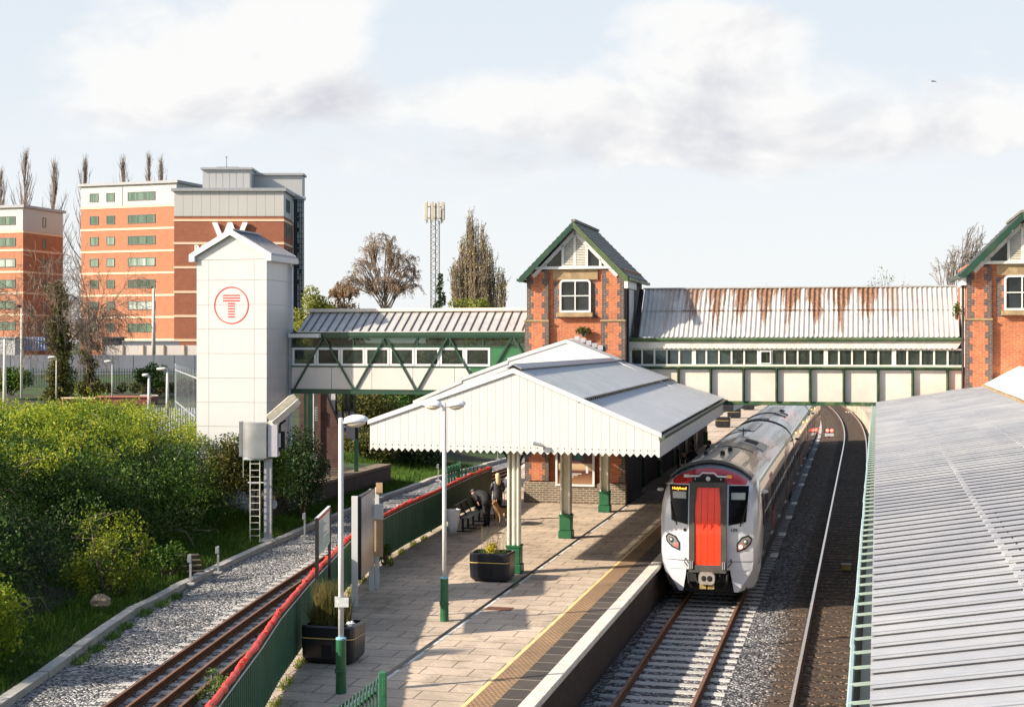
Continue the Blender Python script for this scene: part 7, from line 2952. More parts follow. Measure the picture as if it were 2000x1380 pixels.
for (za, zb) in ((zat(795, 64), zat(822, 64)), (zat(890, 64), zat(915, 64))):
    z = zb
    while z < za:
        mb.box(X(616, 64.3), X(618, 64.3) + .05, 64.3, 64.4, z, z + .05)
        z += .11
    mb.box(X(615, 64.3), X(616, 64.3), 64.31, 64.39, zb, za)
mesh_obj('cable_comb', mb, M['steel'], t)

# old brick platform wall on the far side of the branch
t = thing('retaining_wall', 'low dark brick platform wall curving beneath the green footbridge', 'wall', (0, 0, 0))
wp = [(-9.5, 56.2), (-8.9, 59.8), (-8.0, 63.5), (-7.1, 67.5), (-6.2, 71.3)]
mb, mb2 = MB(), MB()
for a, b_ in zip(wp[:-1], wp[1:]):
    mb.bar((a[0], a[1], .35), (b_[0], b_[1], .35), .35, 1.0)
    mb2.bar((a[0] - .15, a[1], .90), (b_[0] - .15, b_[1], .90), .75, .12)
mesh_obj('brickwork', mb, brick_mat('sooty_brick', (.075, .045, .038), (.045, .03, .028), (.10, .085, .07)), t)
mesh_obj('coping', mb2, plain('brown_coping', (.17, .125, .085), .9, var=.3, scale=3), t)
mb = MB().add([(-9.6, 56.2, .93), (-6.3, 71.3, .93), (-13, 74, .93), (-13, 58, .93)], [(0, 1, 2, 3)])
struct('disused_platform', mb, M['ground'])

# ---------------------------------------------------------------- lattice phone mast
Ym = 150.0
zb, zt = 3.0, zat(432, Ym)
t = thing('phone_mast', 'slim lattice mobile phone mast with a ring of antenna panels', 'mast', (X(850, Ym), Ym, zb))
steel_dk = plain('mast_steel', (.16, .16, .16), .6, metal=.3, var=.2)
hh = zt - zb
s_ = .44
for (x, y) in ((-s_, -s_), (s_, -s_), (0, s_)):
    mesh_obj('leg', MB().tube([(x, y, 0), (x, y, hh)], .075, 6), steel_dk, t)
mb = MB()
z = 0
c3 = [(-s_, -s_), (s_, -s_), (0, s_)]
k = 0
while z < hh - .4:
    for q in range(3):
        a, b_ = c3[q], c3[(q + 1) % 3]
        if k % 2:
            a, b_ = b_, a
        mb.bar((a[0], a[1], z), (b_[0], b_[1], z + .42), .035)
    z += .42
    k += 1
mesh_obj('bracing', mb, steel_dk, t)
pan = plain('antenna_panel', (.50, .46, .38), .5, var=.1)
rr = random.Random(3)
for k in range(9):
    a = 2 * pi * k / 9 + .2
    r = 1.05 if k % 3 else .75
    x, y = r * cos(a), r * sin(a)
    mesh_obj('antenna', MB().bev(x - .13, x + .13, y - .09, y + .09, hh + .05 + rr.uniform(0, .15), hh + 1.95, .02), pan, t)
    mesh_obj('bracket', MB().bar((0, 0, hh + .3), (x, y, hh + .3), .05).bar((0, 0, hh + 1.5), (x, y, hh + 1.5), .05).tube([(x * .88, y * .88, hh - .2), (x * .88, y * .88, hh + 2.0)], .04, 5), steel_dk, t)

# bird gliding in the upper right sky and one perched on the birch
t = thing('bird', 'tiny dark bird gliding in the upper right sky', 'bird', (X(1822, 90), 90, zat(159, 90)), .4)
mesh_obj('body', MB().ell((0, 0, 0), (.05, .15, .045), 8, 6).add([(0, .05, .02), (-.32, -.02, .10), (-.14, -.07, .03), (0, -.05, .01)], [(0, 1, 2, 3)]).add([(0, .05, .02), (.34, -.02, -.06), (.14, -.07, .0), (0, -.05, .01)], [(3, 2, 1, 0)]).add([(-.04, -.12, 0), (.04, -.12, 0), (.06, -.24, 0), (-.06, -.24, 0)], [(0, 1, 2, 3)]), M['wframe'], t)
# ================================================================ trees, shrubs, grass
M['bark'] = plain('grey_brown_bark', (.13, .10, .075), .95, var=.35, scale=2)
M['bark_pale'] = plain('pale_bark', (.24, .21, .18), .95, var=.35, scale=2)
M['twig'] = plain('brown_twig', (.20, .15, .115), .95, var=.3, scale=2)
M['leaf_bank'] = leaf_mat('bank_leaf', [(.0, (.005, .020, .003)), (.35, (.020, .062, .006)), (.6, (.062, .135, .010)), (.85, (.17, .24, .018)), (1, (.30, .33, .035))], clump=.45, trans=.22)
M['leaf_top'] = leaf_mat('sunny_leaf', [(.0, (.05, .10, .008)), (.4, (.16, .24, .016)), (.7, (.38, .41, .025)), (1, (.58, .54, .09))], clump=.8, trans=.4)  # yellow green leaf with sunlight put into its colour
M['leaf_yellow'] = leaf_mat('yellow_green_leaf', [(.0, (.03, .06, .006)), (.4, (.10, .14, .010)), (.7, (.26, .30, .02)), (1, (.46, .46, .05))], clump=1.5, trans=.4)
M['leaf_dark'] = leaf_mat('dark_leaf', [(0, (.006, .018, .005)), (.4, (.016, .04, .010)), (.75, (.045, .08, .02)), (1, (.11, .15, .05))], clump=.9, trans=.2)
M['leaf_ivy'] = leaf_mat('ivy_leaf', [(0, (.02, .025, .006)), (.4, (.06, .07, .012)), (.75, (.13, .12, .02)), (1, (.24, .20, .05))], clump=1.2, trans=.2)
M['leaf_brown'] = leaf_mat('brown_spring_leaf', [(0, (.15, .08, .04)), (.4, (.28, .16, .08)), (.75, (.42, .27, .14)), (1, (.52, .38, .22))], clump=.4, trans=.3)
M['leaf_bud'] = leaf_mat('olive_bud', [(0, (.17, .14, .05)), (.4, (.29, .24, .10)), (.75, (.40, .34, .15)), (1, (.48, .42, .2))], clump=.3, trans=.3)
M['leaf_willow'] = leaf_mat('willow_leaf', [(0, (.10, .12, .02)), (.4, (.21, .23, .04)), (.75, (.33, .34, .08)), (1, (.44, .42, .14))], clump=.5, trans=.35)
M['leaf_red'] = leaf_mat('red_leaf', [(0, (.07, .015, .01)), (.5, (.18, .04, .025)), (1, (.3, .09, .05))], clump=1, trans=.2)
M['grass'] = leaf_mat('grass_blade', [(0, (.025, .07, .008)), (.4, (.06, .14, .014)), (.75, (.12, .21, .025)), (1, (.24, .28, .06))], clump=.9, trans=.35)


def grow(mb, p, d, length, r, depth, rng, tips, spread=.5, up=.2, nb=3, shrink=.68, droop=0.0, segs=3, rmin=.012, minr_sides=3):
    """one branch and its children; collects twig ends in tips"""
    pts, rs = [Vector(p)], [r]
    cur = Vector(p)
    dd = Vector(d).normalized()
    for s in range(segs):
        j = Vector((rng.gauss(0, 1), rng.gauss(0, 1), rng.gauss(0, 1))) * .13
        dd = (dd + j + Vector((0, 0, up * .25 - droop * .3 * (s + 1)))).normalized()
        cur = cur + dd * length / segs
        pts.append(cur.copy())
        rs.append(max(rmin, r * (1 - .45 * (s + 1) / segs)))
    mb.tube(pts, rs, 5 if r > .12 else 3, cap=False)
    if depth <= 0:
        tips.append((pts[-1].copy(), dd.copy()))
        tips.append((pts[-2].copy(), dd.copy()))
        return
    for k in range(nb):
        i = rng.randint(1, segs)
        base = pts[i]
        a = rng.uniform(0, 2 * pi)
        ax = dd.orthogonal().normalized()
        ax = Matrix.Rotation(a, 3, dd) @ ax
        nd = (dd + ax * spread * rng.uniform(.6, 1.3) + Vector((0, 0, up * .3))).normalized()
        grow(mb, base, nd, length * shrink * rng.uniform(.8, 1.15), max(rmin, rs[i] * .62), depth - 1, rng, tips, spread, up, nb, shrink, droop, segs, rmin)
    grow(mb, pts[-1], dd, length * shrink, max(rmin, rs[-1] * .85), depth - 1, rng, tips, spread, up, nb, shrink, droop, segs, rmin)


def poplar(label, px, ptop, pbot, Y, wpx, seed, group=None, rmin=.028, col=None, stems=1, name='poplar_tree'):
    x = X(px, Y)
    zb, zt = float(ground_h(x, Y)), zat(ptop, Y)
    H = zt - zb
    R = wpx / 2 * Y / FPX
    t = thing(name, label, 'tree', (x, Y, zb), 0, group)
    rng = random.Random(seed)
    mb = MB()
    mb.tube([(0, 0, 0), (.1, 0, H * .35), (-.1, .1, H * .7), (0, 0, H)], [H * .012, H * .009, H * .005, rmin], 6, cap=False)
    mesh_obj('trunk', mb, M['bark'], t)
    mb = MB()
    z = H * .14
    while z < H * .97:
        f = z / H
        for k in range(2):
            a = rng.uniform(0, 2 * pi)
            l = min(H * .20, (H - z) * .95) * rng.uniform(.6, 1.0)
            f2 = min(1, (z + l) / H)
            env = R * 2.3 * (1 - max(0, (f2 - .68) / .32) ** 1.2 * .93)
            rr = env * rng.uniform(.2, 1.1)
            p0 = Vector((0, 0, z))
            p1 = Vector((cos(a) * rr * .55, sin(a) * rr * .55, z + l * .45))
            p2 = Vector((cos(a) * rr, sin(a) * rr, z + l))
            mb.tube([p0, p1, p2], [H * .0026, H * .0018, rmin * .8], 3, cap=False)
            for q in range(7):
                s = p0.lerp(p1, rng.random()) if q < 3 else p1.lerp(p2, rng.random())
                e = s + Vector((rng.gauss(0, .32), rng.gauss(0, .32), rng.uniform(.8, 2.0))) * (H / 33)
                mb.tube([s, e], [rmin * .8, rmin * .45], 3, cap=False)
        z += H * .020
    mesh_obj('crown', mb, col or M['twig'], t)
    return t


gpp = 'bare poplars standing behind the apartment blocks'
poplar('tallest bare poplar rising above the leftmost apartment block', 49, 300, 690, 232, 46, 1, gpp)
poplar('bare poplar above the right end of the leftmost block', 106, 319, 690, 232, 40, 2, gpp)
poplar('bare poplar at the left corner of the bright orange block', 166, 316, 690, 232, 40, 3, gpp)
poplar('bare poplar behind the middle of the orange block roof', 240, 312, 690, 236, 36, 4, gpp)
poplar('bare poplar behind the right part of the orange block roof', 291, 308, 690, 236, 24, 5, gpp)
poplar('thin bare poplar just left of the grey plant room', 315, 316, 690, 245, 26, 6, gpp)
poplar('bare poplar cut by the left edge of the picture', 2, 335, 690, 232, 34, 7, gpp)


def branch_tree(name, label, px, ptop, Y, seed, wscale=1.0, spread=.55, up=.3, droop=0.0, depth=4, nb=3, rmin=.02, bark='bark', shrink=.7, leaf=None, nleaf=0, lsize=.12, trunk_f=.26, lean=0.0, strands=0, lspread=.35, zb=None, r0=None):
    x = X(px, Y)
    zb = float(ground_h(x, Y)) if zb is None else zb
    H = zat(ptop, Y) - zb
    t = thing(name, label, 'tree', (x, Y, zb), 0)
    rng = random.Random(seed)
    mb, tips = MB(), []
    tl = H * trunk_f
    r0 = r0 or H * .016
    mb.tube([(0, 0, 0), (lean * .4, 0, tl * .5), (lean, 0, tl)], [r0 * 1.15, r0, r0 * .9], 7, cap=False)
    mesh_obj('trunk', mb, M[bark], t)
    mb = MB()
    L0 = H * .30
    for k in range(4):
        a = 2 * pi * k / 4 + rng.uniform(-.4, .4)
        d = Vector((cos(a) * spread, sin(a) * spread, 1.0))
        grow(mb, (lean, 0, tl * rng.uniform(.7, 1)), d, L0 * rng.uniform(.8, 1.1), r0 * .55, depth - 1, rng, tips, spread, up, nb, shrink, droop, 3, rmin)
    grow(mb, (lean, 0, tl), Vector((0, 0, 1)), L0 * 1.1, r0 * .7, depth - 1, rng, tips, spread, up, nb, shrink, droop, 3, rmin)
    if strands:
        for _ in range(strands):
            p, d = rng.choice(tips)
            l = H * rng.uniform(.08, .22)
            q = p + Vector((rng.gauss(0, .12), rng.gauss(0, .12), -.4)) * l + Vector((d.x, d.y, 0)) * l * .25
            e = q + Vector((rng.gauss(0, .06), rng.gauss(0, .06), -.6)) * l
            mb.tube([p, q, e], [rmin * .7, rmin * .6, rmin * .45], 3, cap=False)
            tips.append((q, Vector((0, 0, -1)))) if leaf else None
            tips.append((e, Vector((0, 0, -1)))) if leaf else None
    # fit height
    top = max(v[2] for v in mb.v)
    wide = np.percentile(np.abs(np.array([v[0] for v in mb.v])), 98)
    k = H / top
    mb.v = [(v[0] * wscale * k, v[1] * wscale * k, v[2] * k) for v in mb.v]
    cr = mesh_obj('crown', mb, M['twig'] if bark == 'bark' else M[bark], t)
    if leaf:
        P_ = np.array([(a.x * wscale * k, a.y * wscale * k, a.z * k) for a, _ in tips])
        r = np.random.default_rng(seed)
        C = P_[r.integers(0, len(P_), nleaf)] + r.normal(size=(nleaf, 3)) * lspread
        fast_quads('leaves', leaf_quads(C, lsize, seed=seed), M[leaf], cr)
    return t


def spray_tree(name, label, px, Y, lobes, n, seed, leaf=None, lsize=.1, per=14, rt=.03, hang=1.0, zb=None, bark='twig', trunk_r=.25, sub=5):
    """tree built of arching branches that end on the lobes' surfaces and break into hanging twigs
    lobes: (centre px, centre row, half width px, half height px)"""
    x0 = X(px, Y)
    zb = float(ground_h(x0, Y)) if zb is None else zb
    t = thing(name, label, 'tree', (x0, Y, zb), 0)
    rng = random.Random(seed)
    k = Y / FPX
    mb, C = MB(), []
    ztop = max(zat(c[1] - c[3], Y) for c in lobes) - zb
    spine = [Vector((0, 0, 0)), Vector((.15, 0, ztop * .3)), Vector((-.1, .1, ztop * .6)), Vector((.1, 0, ztop * .85))]
    mesh_obj('trunk', MB().tube(spine, [trunk_r, trunk_r * .8, trunk_r * .45, trunk_r * .2], 7), M['bark'], t)
    w = [c[2] * c[3] for c in lobes]
    limbs = []
    for c in lobes:
        cx, cz = (c[0] - px) * k, zat(c[1], Y) - zb
        for q in range(6):
            a = rng.uniform(0, 2 * pi)
            e = Vector((cx + cos(a) * c[2] * k * .55, sin(a) * c[2] * k * .5, cz + rng.uniform(-.2, .6) * c[3] * k))
            s = spine[1].lerp(spine[2], rng.random())
            s.z = min(s.z, e.z * .75)
            m = s.lerp(e, .5) + Vector((0, 0, .12 * (e - s).length))
            mb.tube([s, m, e], [trunk_r * .26, trunk_r * .16, trunk_r * .08], 4, cap=False)
            limbs.append((c, s, m, e))
    for _ in range(n):
        c = rng.choices(lobes, w)[0]
        cx, cz = (c[0] - px) * k, zat(c[1], Y) - zb
        rx, rz = c[2] * k, c[3] * k
        a, el = rng.uniform(0, 2 * pi), math.asin(rng.uniform(-.35, 1))
        q = rng.uniform(.06, 1.0) ** .5
        e = Vector((cx + cos(a) * cos(el) * rx * q, sin(a) * cos(el) * rx * q * .9, cz + sin(el) * rz * q))
        lm = min((l for l in limbs if l[0] is c), key=lambda l: (l[3] - e).length + rng.random())
        s = lm[2].lerp(lm[3], rng.random())
        m = s.lerp(e, .55) + Vector((rng.gauss(0, .1), rng.gauss(0, .1), .18 * (e - s).length))
        mb.tube([s, m, e], [rt * 1.6, rt * 1.2, rt * .8], 3, cap=False)
        for j in range(sub):
            b0 = m.lerp(e, rng.random() ** .6)
            l = rng.uniform(.35, 1.0) * rx * .28
            out = Vector((e.x - cx, e.y, 0))
            out = out.normalized() * .35 if out.length > .01 else Vector((0, 0, 0))
            b1 = b0 + (out + Vector((rng.gauss(0, .35), rng.gauss(0, .35), .15 - .35 * hang))) * l * .6
            b2 = b1 + (out * .5 + Vector((rng.gauss(0, .2), rng.gauss(0, .2), -.75 * hang + .35 * (1 - hang)))) * l
            mb.tube([b0, b1, b2], [rt * .7, rt * .55, rt * .35], 3, cap=False)
            if leaf:
                for _q in range(per):
                    p = b0.lerp(b1, rng.random()) if rng.random() < .35 else b1.lerp(b2, rng.random())
                    C.append((p.x + rng.gauss(0, .07), p.y + rng.gauss(0, .07), p.z + rng.gauss(0, .07)))
    cr = mesh_obj('crown', mb, M[bark], t)
    if leaf:
        fast_quads('leaves', leaf_quads(np.array(C), lsize, seed=seed), M[leaf], cr)
    return t


spray_tree('birch_tree', 'large drooping birch with sparse brown leaf behind the lattice footbridge', 752, 140,
           [(745, 490, 46, 44), (782, 520, 40, 44), (716, 520, 32, 36), (700, 560, 44, 38), (765, 565, 50, 36), (805, 555, 26, 44)], 430, 23, leaf='leaf_brown', lsize=.065, per=4, rt=.022, hang=1.15, trunk_r=.2)
spray_tree('birch_tree', 'small brown birch left of the big drooping birch', 672, 150, [(672, 572, 32, 26)], 70, 29, leaf='leaf_brown', lsize=.10, per=8, rt=.03)
# poplar clump
t0 = None
rngp = random.Random(44)
Yp = 150
x = X(934, Yp)
zb = 3.0
t = thing('poplar_tree', 'broad clump of upright olive brown poplar behind the brick tower', 'tree', (x, Yp, zb))
mb = MB()
C = []
for k in range(150):
    bx0, by0 = rngp.gauss(0, .8), rngp.gauss(0, .8)
    tx = rngp.uniform(-2.9, 2.9)
    f = abs(tx) / 2.9
    topz = (zat(425, Yp) - zb) * (1 - .30 * f ** 1.3) * rngp.uniform(.82, 1.0) * (1.0 if tx < 0.6 else .90)
    if abs(tx + .9) < .35:
        topz = (zat(422, Yp) - zb) * rngp.uniform(.9, 1)
    p0, p1, p2 = Vector((bx0, by0, 1)), Vector((tx * .85, by0 + rngp.uniform(-1.5, 1.5), topz * .5)), Vector((tx, by0 + rngp.uniform(-1.6, 1.6), topz))
    mb.tube([p0, p1, p2], [.10, .06, .025], 3, cap=False)
    for q in range(16):
        s = p1.lerp(p2, rngp.random()) if q > 4 else p0.lerp(p1, rngp.uniform(.4, 1))
        e = s + Vector((rngp.gauss(0, .22), rngp.gauss(0, .22), rngp.uniform(.6, 1.5)))
        mb.tube([s, e], [.028, .015], 3, cap=False)
        for _ in range(6):
            c = s.lerp(e, rngp.random())
            C.append((c.x + rngp.gauss(0, .10), c.y + rngp.gauss(0, .12), c.z))
mesh_obj('trunk', MB().tube([(0, 0, 0), (0, 0, 5), (-.2, 0, 11)], [.35, .28, .12], 7), M['bark'], t)
cr = mesh_obj('crown', mb, M['twig'], t)
fast_quads('buds', leaf_quads(np.array(C), .10, seed=2, droop=(0, 0, 1.2)), M['leaf_bud'], cr)


def bush(name, label, pos, blobs, n, size, mat, seed, cat='shrub', group=None, stems=6, shell=.5, aspect=.5, droop=None, kind=None):
    t = thing(name, label, cat, pos, 0, group)
    cs, rs = [b_[:3] for b_ in blobs], [b_[3] for b_ in blobs]
    fast_quads('foliage', leaf_quads(blob_points(cs, rs, n, seed, shell), size, seed=seed, aspect=aspect, droop=droop), mat, t)
    rng = random.Random(seed)
    mb = MB()
    for k in range(stems):
        c = rng.choice(cs)
        mb.tube([(c[0] * .2, c[1] * .2, -.1), (c[0] * .7, c[1] * .7, c[2] * .6), (c[0], c[1], c[2])], [.04, .03, .015], 4, cap=False)
    mesh_obj('stems', mb, M['bark'], t)
    return t


def rblobs(rng, n, rx, ry, rz, z0, r):
    out = []
    for k in range(n):
        a, q = rng.uniform(0, 2 * pi), sqrt(rng.random())
        out.append((cos(a) * q * rx, sin(a) * q * ry, z0 + rng.random() * rz * (1 - .45 * q), r * rng.uniform(.7, 1.3)))
    return out


R_ = random.Random(77)
bush('willow_tree', 'rounded pale green willow above the lattice footbridge roof', (X(918, 140), 140, 3.2), rblobs(R_, 60, 4.4, 3, 7.0, 1.8, 1.0), 20000, .14, M['leaf_willow'], 31, 'tree', droop=(0, 0, 1))
bush('conifer_tree', 'small dark conifer at the foot of the phone mast', (X(860, 138), 138, 3.2), [(R_.gauss(0, .9 * (1 - k / 26)), R_.gauss(0, .7 * (1 - k / 26)), 1 + k * .37, .75 * (1.15 - k / 30)) for k in range(26)], 7000, .12, M['leaf_dark'], 32, 'tree')
bush('leafy_tree', 'fresh green tree top just right of the glass stair tower', (X(614, 150), 150, 3.2), rblobs(R_, 30, 2.3, 2, 6.2, 3.6, .9), 9000, .14, M['leaf_willow'], 33, 'tree')
bush('leafy_tree', 'reddish brown tree top between the green tree and the drooping birch', (X(664, 152), 152, 3.2), rblobs(R_, 30, 2.8, 2, 5.6, 3.4, .85), 7000, .14, M['leaf_brown'], 34, 'tree', shell=.2)
bush('leafy_tree', 'thin pale green tree top against the left side of the brick tower', (X(1012, 135), 135, 3.0), rblobs(R_, 16, 1.6, 1.5, 6.6, 1.2, .8), 1500, .12, M['leaf_willow'], 35, 'tree')
bush('acer_tree', 'dark red leafed small tree against the orange apartment block', (X(321, 150), 150, 3.6), rblobs(R_, 16, 1.2, 1, 2.0, 1.3, .6), 3500, .11, M['leaf_red'], 36, 'tree')
# trees behind the rusty footbridge
spray_tree('birch_tree', 'bare windblown birch at the right beside the second brick tower', 1862, 115,
           [(1905, 470, 26, 38), (1880, 505, 34, 34), (1850, 525, 38, 30), (1920, 520, 34, 40)], 210, 52, rt=.020, hang=.45, zb=0, bark='bark_pale', trunk_r=.14, sub=7)
branch_tree('leafy_tree', 'small green tree top showing over the rusty corrugated roof', 1707, 528, 100, 57, wscale=.75, spread=.7, up=.3, depth=4, rmin=.014, leaf='leaf_small', nleaf=2600, lsize=.075, lspread=.22, zb=0, strands=60)
branch_tree('leafy_tree', 'faint bare twigs just above the rusty roof ridge', 1535, 551, 100, 58, wscale=.8, spread=.8, depth=4, rmin=.012, zb=0, strands=60)
# ivy-clad bare trees in the yard
def ivy_tree(label, px, ptop, Y, seed, hi, wr, n, wscale):
    t = branch_tree('ivy_clad_tree', label, px, ptop, Y, seed, wscale=wscale, spread=.75, up=.12, droop=.22, depth=5, nb=3, rmin=.014, strands=750, shrink=.72, trunk_f=.40, r0=.20)
    bl = []
    rng = random.Random(seed)
    for k in range(34):
        z = hi * k / 34
        bl.append((rng.gauss(0, .25), rng.gauss(0, .25), z, wr * rng.uniform(.6, 1.1) * (1 - .45 * k / 34)))
    fast_quads('ivy', leaf_quads(blob_points([b_[:3] for b_ in bl], [b_[3] for b_ in bl], n, seed, .4), .10, seed=seed), M['leaf_ivy'], t)


ivy_tree('drooping bare tree with a thick ivy clad trunk left of the orange block', 116, 474, 100, 61, 8.2, .95, 9000, 1.0)
ivy_tree('thinner drooping bare tree with light ivy before the orange block', 174, 478, 104, 67, 6.0, .42, 2600, .75)

# ---------------------------------------------------------------- the shrub-covered bank
def bank_points(n, seed, ymin, ymax, dmin, dmax):
    r = np.random.default_rng(seed)
    Y = r.uniform(ymin, ymax, n)
    d = r.uniform(dmin, dmax, n)
    Xb = kerb_x(Y) - d
    return Xb, Y, d


r = np.random.default_rng(5)
cl, rd = [], []
Xb, Yb_, db = bank_points(560, 9, 22, 60, 1.15, 16)
for x_, y_, d_ in zip(Xb, Yb_, db):
    h = float(ground_h(x_, y_))
    # keep the open grass around the signal and the marker posts
    open_ = (y_ > 40.5 and d_ < 2.3) or (y_ > 54.5 and d_ < 3.5)
    if open_:
        continue
    rr_ = r.uniform(.55, 1.25) * (1.0 if d_ > 3 else .65)
    mnd = 1 + .32 * sin(x_ * .85 + 2.0) * cos(y_ * .55 + .6) + .14 * sin(y_ * 1.3 + x_ * .7)
    top = min(2.1, .5 + d_ * .42) * r.uniform(.75, 1.05) * mnd
    for z in np.arange(.2, top, .75):
        cl.append((x_ + r.normal() * .25, y_ + r.normal() * .25, h + z))
        rd.append((rr_, rr_, rr_ * .72))
cl, rd = np.array(cl), np.array(rd)
# three kinds of shrub grow through one another in patches
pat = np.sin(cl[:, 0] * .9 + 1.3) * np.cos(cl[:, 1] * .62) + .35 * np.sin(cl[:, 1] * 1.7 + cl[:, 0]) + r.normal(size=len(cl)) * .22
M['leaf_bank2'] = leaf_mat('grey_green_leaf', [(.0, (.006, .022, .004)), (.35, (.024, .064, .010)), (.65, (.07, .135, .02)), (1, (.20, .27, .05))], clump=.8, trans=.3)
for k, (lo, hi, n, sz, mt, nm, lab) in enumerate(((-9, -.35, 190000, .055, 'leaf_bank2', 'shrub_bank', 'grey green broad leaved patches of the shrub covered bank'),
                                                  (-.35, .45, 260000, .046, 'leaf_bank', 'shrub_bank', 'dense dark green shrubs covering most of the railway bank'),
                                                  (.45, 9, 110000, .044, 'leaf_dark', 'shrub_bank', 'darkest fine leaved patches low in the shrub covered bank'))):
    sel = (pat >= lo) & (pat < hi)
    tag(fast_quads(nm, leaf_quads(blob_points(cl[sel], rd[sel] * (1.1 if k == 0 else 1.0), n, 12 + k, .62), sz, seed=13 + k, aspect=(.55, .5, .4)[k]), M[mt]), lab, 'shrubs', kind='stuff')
# bramble stems and dead twigs poking out of the bank
mb = MB()
rg_ = random.Random(91)
for _ in range(900):
    c = cl[rg_.randrange(len(cl))]
    p = Vector((c[0] + rg_.uniform(-.5, .7), c[1] + rg_.uniform(-.8, .3), c[2] + rg_.uniform(-.5, .4)))
    d_ = Vector((rg_.uniform(-.2, .9), rg_.uniform(-.9, .2), rg_.uniform(-.2, .9)))
    q_ = p + d_ * rg_.uniform(.4, .9)
    e_ = q_ + (d_ + Vector((0, 0, rg_.uniform(-1.1, .1)))) * rg_.uniform(.2, .6)
    mb.tube([p, q_, e_], [.011, .009, .005], 3, cap=False)
tag(mesh_obj('bramble_stems', mb, M['twig']), 'tangled bare bramble stems among the shrubs of the bank', 'brambles', kind='stuff')
# shrub tops, sunlight put into their leaf colour
cl2, rd2 = [], []
for x_, y_, d_ in zip(*bank_points(150, 19, 42, 64, 8.5, 17)):
    h = float(ground_h(x_, y_))
    cl2.append((x_, y_, h + r.uniform(1.1, 2.55)))
    rd2.append((.8, .8, .42))
for k in range(120):
    y_ = r.uniform(33, 60)
    d_ = r.uniform(5.0, 10)
    x_ = float(kerb_x(y_)) - d_
    cl2.append((x_, y_, float(ground_h(x_, y_)) + min(2.25, .5 + d_ * .42) + r.uniform(-.2, .25)))
    rd2.append((.7, .7, .35))


def shoots(n, seed):
    rs = np.random.default_rng(seed)
    C = []
    for _ in range(n):
        k = rs.integers(0, len(cl2))
        b0 = np.array(cl2[k]) + np.array([rs.normal() * .5, rs.normal() * .5, .2])
        l = rs.uniform(.25, .75)
        ln = rs.normal(size=2) * .12
        for q in range(16):
            f = q / 15
            C.append(b0 + np.array([ln[0] * f + rs.normal() * .035, ln[1] * f + rs.normal() * .035, l * f]))
    return np.array(C)


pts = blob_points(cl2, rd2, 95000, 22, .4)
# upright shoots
tag(fast_quads('shrub_tops', np.concatenate([leaf_quads(pts, .05, seed=23), leaf_quads(shoots(260, 41), .05, seed=42, aspect=.4)]), M['leaf_top']), 'bright yellow green tops of the shrub bank with sunlight put into the leaf colour', 'shrubs', kind='stuff')
# a few shrubs one can pick out
RB = random.Random(101)
bush('shrub', 'yellow green shrub with separate bright leaves in the middle of the bank above the kerb', (-11.15, 39.6, -.05), rblobs(RB, 34, 1.15, .8, 2.3, .3, .40), 4600, .045, M['leaf_yellow'], 71, shell=.1, stems=18)
bush('shrub', 'rounded mid green shrub cut by the left edge low on the bank', (-11.9, 30.2, .1), rblobs(RB, 22, 1.2, 1.0, 1.6, .5, .55), 11000, .055, M['leaf_top'], 72, stems=8)
bush('shrub', 'small dark leafy shrub beside the timber steps', (-10.35, 42.8, .0), rblobs(RB, 10, .5, .4, .8, .3, .25), 1500, .05, M['leaf_bank'], 73)
bush('shrub', 'grey green shrub topping the bank in front of the white lift tower', (-9.7, 54.0, .6), rblobs(RB, 34, 1.2, .6, 2.2, 1.0, .5), 12000, .055, M['leaf_bank'], 74)
bush('ivy_bush', 'dark ivy bush spilling behind the silver signal housing', (-10.6, 53.2, 1.0), rblobs(RB, 30, 1.1, .6, 2.0, .6, .5), 8500, .055, M['leaf_ivy'], 75)
bush('ivy_bush', 'dark ivy climbing the pier between the signal and the brick stair wall', (-8.35, 56.8, .2), rblobs(RB, 30, .75, .6, 3.0, .4, .5), 8000, .055, M['leaf_dark'], 76)
gh = 'bushes behind the branch line under the lattice footbridge'
for k, (px, Y, lab, rx, hz, mt) in enumerate(((712, 84, 'leftmost speckled green bush seen under the lattice footbridge', 2.2, 4.6, 'leaf_ivy'), (770, 90, 'tall green bush under the middle of the lattice footbridge', 2.6, 4.8, 'leaf_bank'), (830, 94, 'green bush top disappearing behind the canopy gable', 2.4, 4.8, 'leaf_bank'), (700, 78, 'low olive bush behind the old platform wall', 1.8, 1.6, 'leaf_ivy'))):
    bush('bush', lab, (X(px, Y), Y, .1), rblobs(RB, 46, rx, 1.5, hz, .5, .75), 15000, .085, M[mt], 80 + k, group=gh)
for k, (px, Y, lab, rx, hz) in enumerate(((800, 80, 'dark shrub at the end of the old brick platform wall', 1.6, 1.9), (868, 92, 'shadowed shrub below the canopy left of the twin lamp', 2.4, 2.0), (925, 100, 'shadowed shrub below the canopy right of the twin lamp', 2.4, 2.0), (1000, 106, 'shadowed shrub behind the first white column', 2.6, 2.0))):
    bush('shrub', lab, (X(px, Y), Y, .0), rblobs(RB, 30, rx, 1.2, hz, .3, .6), 9000, .08, M['leaf_dark'], 90 + k)
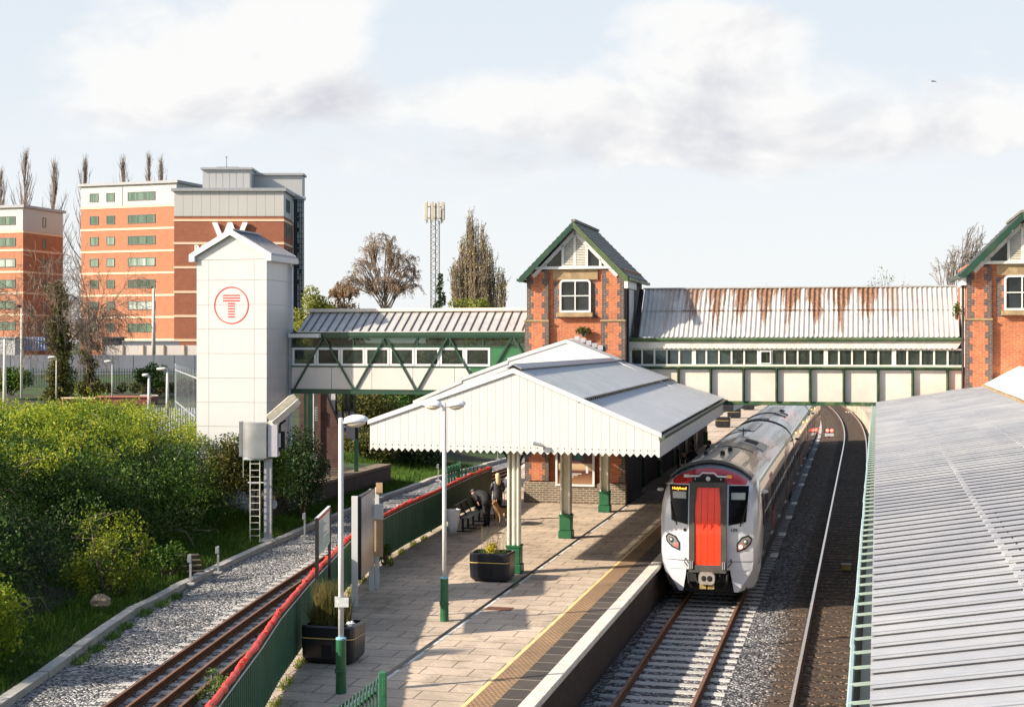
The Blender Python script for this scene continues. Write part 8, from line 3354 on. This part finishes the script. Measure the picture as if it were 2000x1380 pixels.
# weeds
bush('weed', 'pale green leafy weed between the branch track and the fence at the bottom', (X(425, 28.6), 28.6, -.15), rblobs(RB, 16, .42, .7, .5, .1, .16), 900, .03, M['leaf_small'], 111, 'weed')
bush('weed', 'tall leafy weed growing up behind the fence below the black sign', (X(592, 36), 36, -.15), rblobs(RB, 16, .25, .5, 1.1, .2, .16), 900, .035, M['leaf_small'], 112, 'weed')
bush('weed', 'green weed showing between the black sign and the poster board', (X(668, 40), 40, -.15), rblobs(RB, 22, .35, .9, 2.0, .2, .2), 1800, .035, M['leaf_bank'], 113, 'weed')
bush('weed', 'small weed rooted in the brickwork of the orange tower', (P(53.1, -9.98).x, P(53.1, -9.98).y, 7.30), rblobs(RB, 9, .26, .08, .3, .05, .10), 450, .04, M['leaf_ivy'], 114, 'weed')
bush('weed', 'tuft of green weed on the gutter joint beside the second brick tower', (P(53.9, 3.5).x, P(53.9, 3.5).y, 7.9), rblobs(RB, 9, .12, .1, .9, .0, .10), 350, .035, M['leaf_small'], 115, 'weed')
bush('weed', 'bright green weed against the gutter beside the empty main line', (P(21.6, .85).x, P(21.6, .85).y, -.15), rblobs(RB, 5, .12, .1, .15, .05, .08), 250, .03, M['leaf_top'], 116, 'weed')
bush('weed', 'green weeds leaning against the platform face of the fence', (-3.45, 39.2, PLZ), rblobs(RB, 8, .15, .5, .6, .05, .13), 500, .03, M['leaf_bank'], 117, 'weed')
bush('shrub', 'scrubby shrubs along the foot of the yard palisade fence', (X(250, 104), 104, 3.4), [(k * .9 - 5, R_.uniform(-.5, .5), .3, R_.uniform(.35, .7)) for k in range(14)], 6000, .09, M['leaf_ivy'], 118)
bush('shrub', 'young green sapling before the dark palisade fence', (X(292, 102), 102, 3.4), rblobs(RB, 16, 1.0, .5, 2.2, .4, .4), 2200, .085, M['leaf_bank'], 119)
bush('shrub', 'green shrub beside the thick white post at the left edge', (X(22, 100), 100, 3.4), rblobs(RB, 16, 1.1, .5, 1.8, .4, .5), 3800, .085, M['leaf_bank'], 120)

# grass along the kerb and on the open ground near the signal
def grass_field(n, seed):
    r = np.random.default_rng(seed)
    Y = r.uniform(24, 82, n)
    d = r.uniform(.15, 5.2, n)
    keep = (d < 1.9) | ((Y > 40) & (d < 3.4)) | (Y > 47)
    keep &= r.random(n) < np.clip(1.6 - (Y - 24) / 70, .3, 1)
    Y, d = Y[keep], d[keep]
    Xg = kerb_x(Y) - d
    z = ground_h(Xg, Y)
    m = len(Y)
    h = r.uniform(.06, .24, m) * (1 + .5 * (d > 1))
    ph = r.uniform(0, 2 * pi, m)
    w = r.uniform(.008, .016, m)
    ln = r.normal(size=(m, 2)) * .35 * h[:, None]
    V = np.zeros((m, 4, 3))
    V[:, 0] = np.stack([Xg - w * np.cos(ph), Y - w * np.sin(ph), z - .02], 1)
    V[:, 1] = np.stack([Xg + w * np.cos(ph), Y + w * np.sin(ph), z - .02], 1)
    V[:, 2] = np.stack([Xg + ln[:, 0] + w * .3, Y + ln[:, 1], z + h], 1)
    V[:, 3] = np.stack([Xg + ln[:, 0] - w * .3, Y + ln[:, 1], z + h], 1)
    return V


tag(fast_quads('grass', grass_field(95000, 3), M['grass']), 'rough bright green grass along the top of the kerb', 'grass', kind='stuff')
V = np.concatenate([blades(160, kx + .35, ky, .16, .5, -.17, .05, .16, .01, int(ky * 7), .3) for kx, ky in [(float(kerb_x(y)), y) for y in (32.2, 33.4, 34.8, 36.0, 37.8, 39.1, 40.2)]])
tag(fast_quads('grass_tufts', V, M['grass']), 'green tufts growing at the edge of the branch ballast', 'grass', kind='stuff')
V = np.concatenate([blades(110, fx + .12, fy, .10, .5, PLZ, .03, .12, .008, int(fy * 11), .4) for fx, fy in [(np.interp(y, [f[1] for f in FEN], [f[0] for f in FEN]), y) for y in (24, 25.5, 27.2, 33.5, 35, 36.5, 38.5, 40, 41.5, 43, 44.3)]])
tag(fast_quads('moss_tufts', V, M['leaf_top']), 'yellow green moss and weeds along the foot of the corrugated fence', 'moss', kind='stuff')
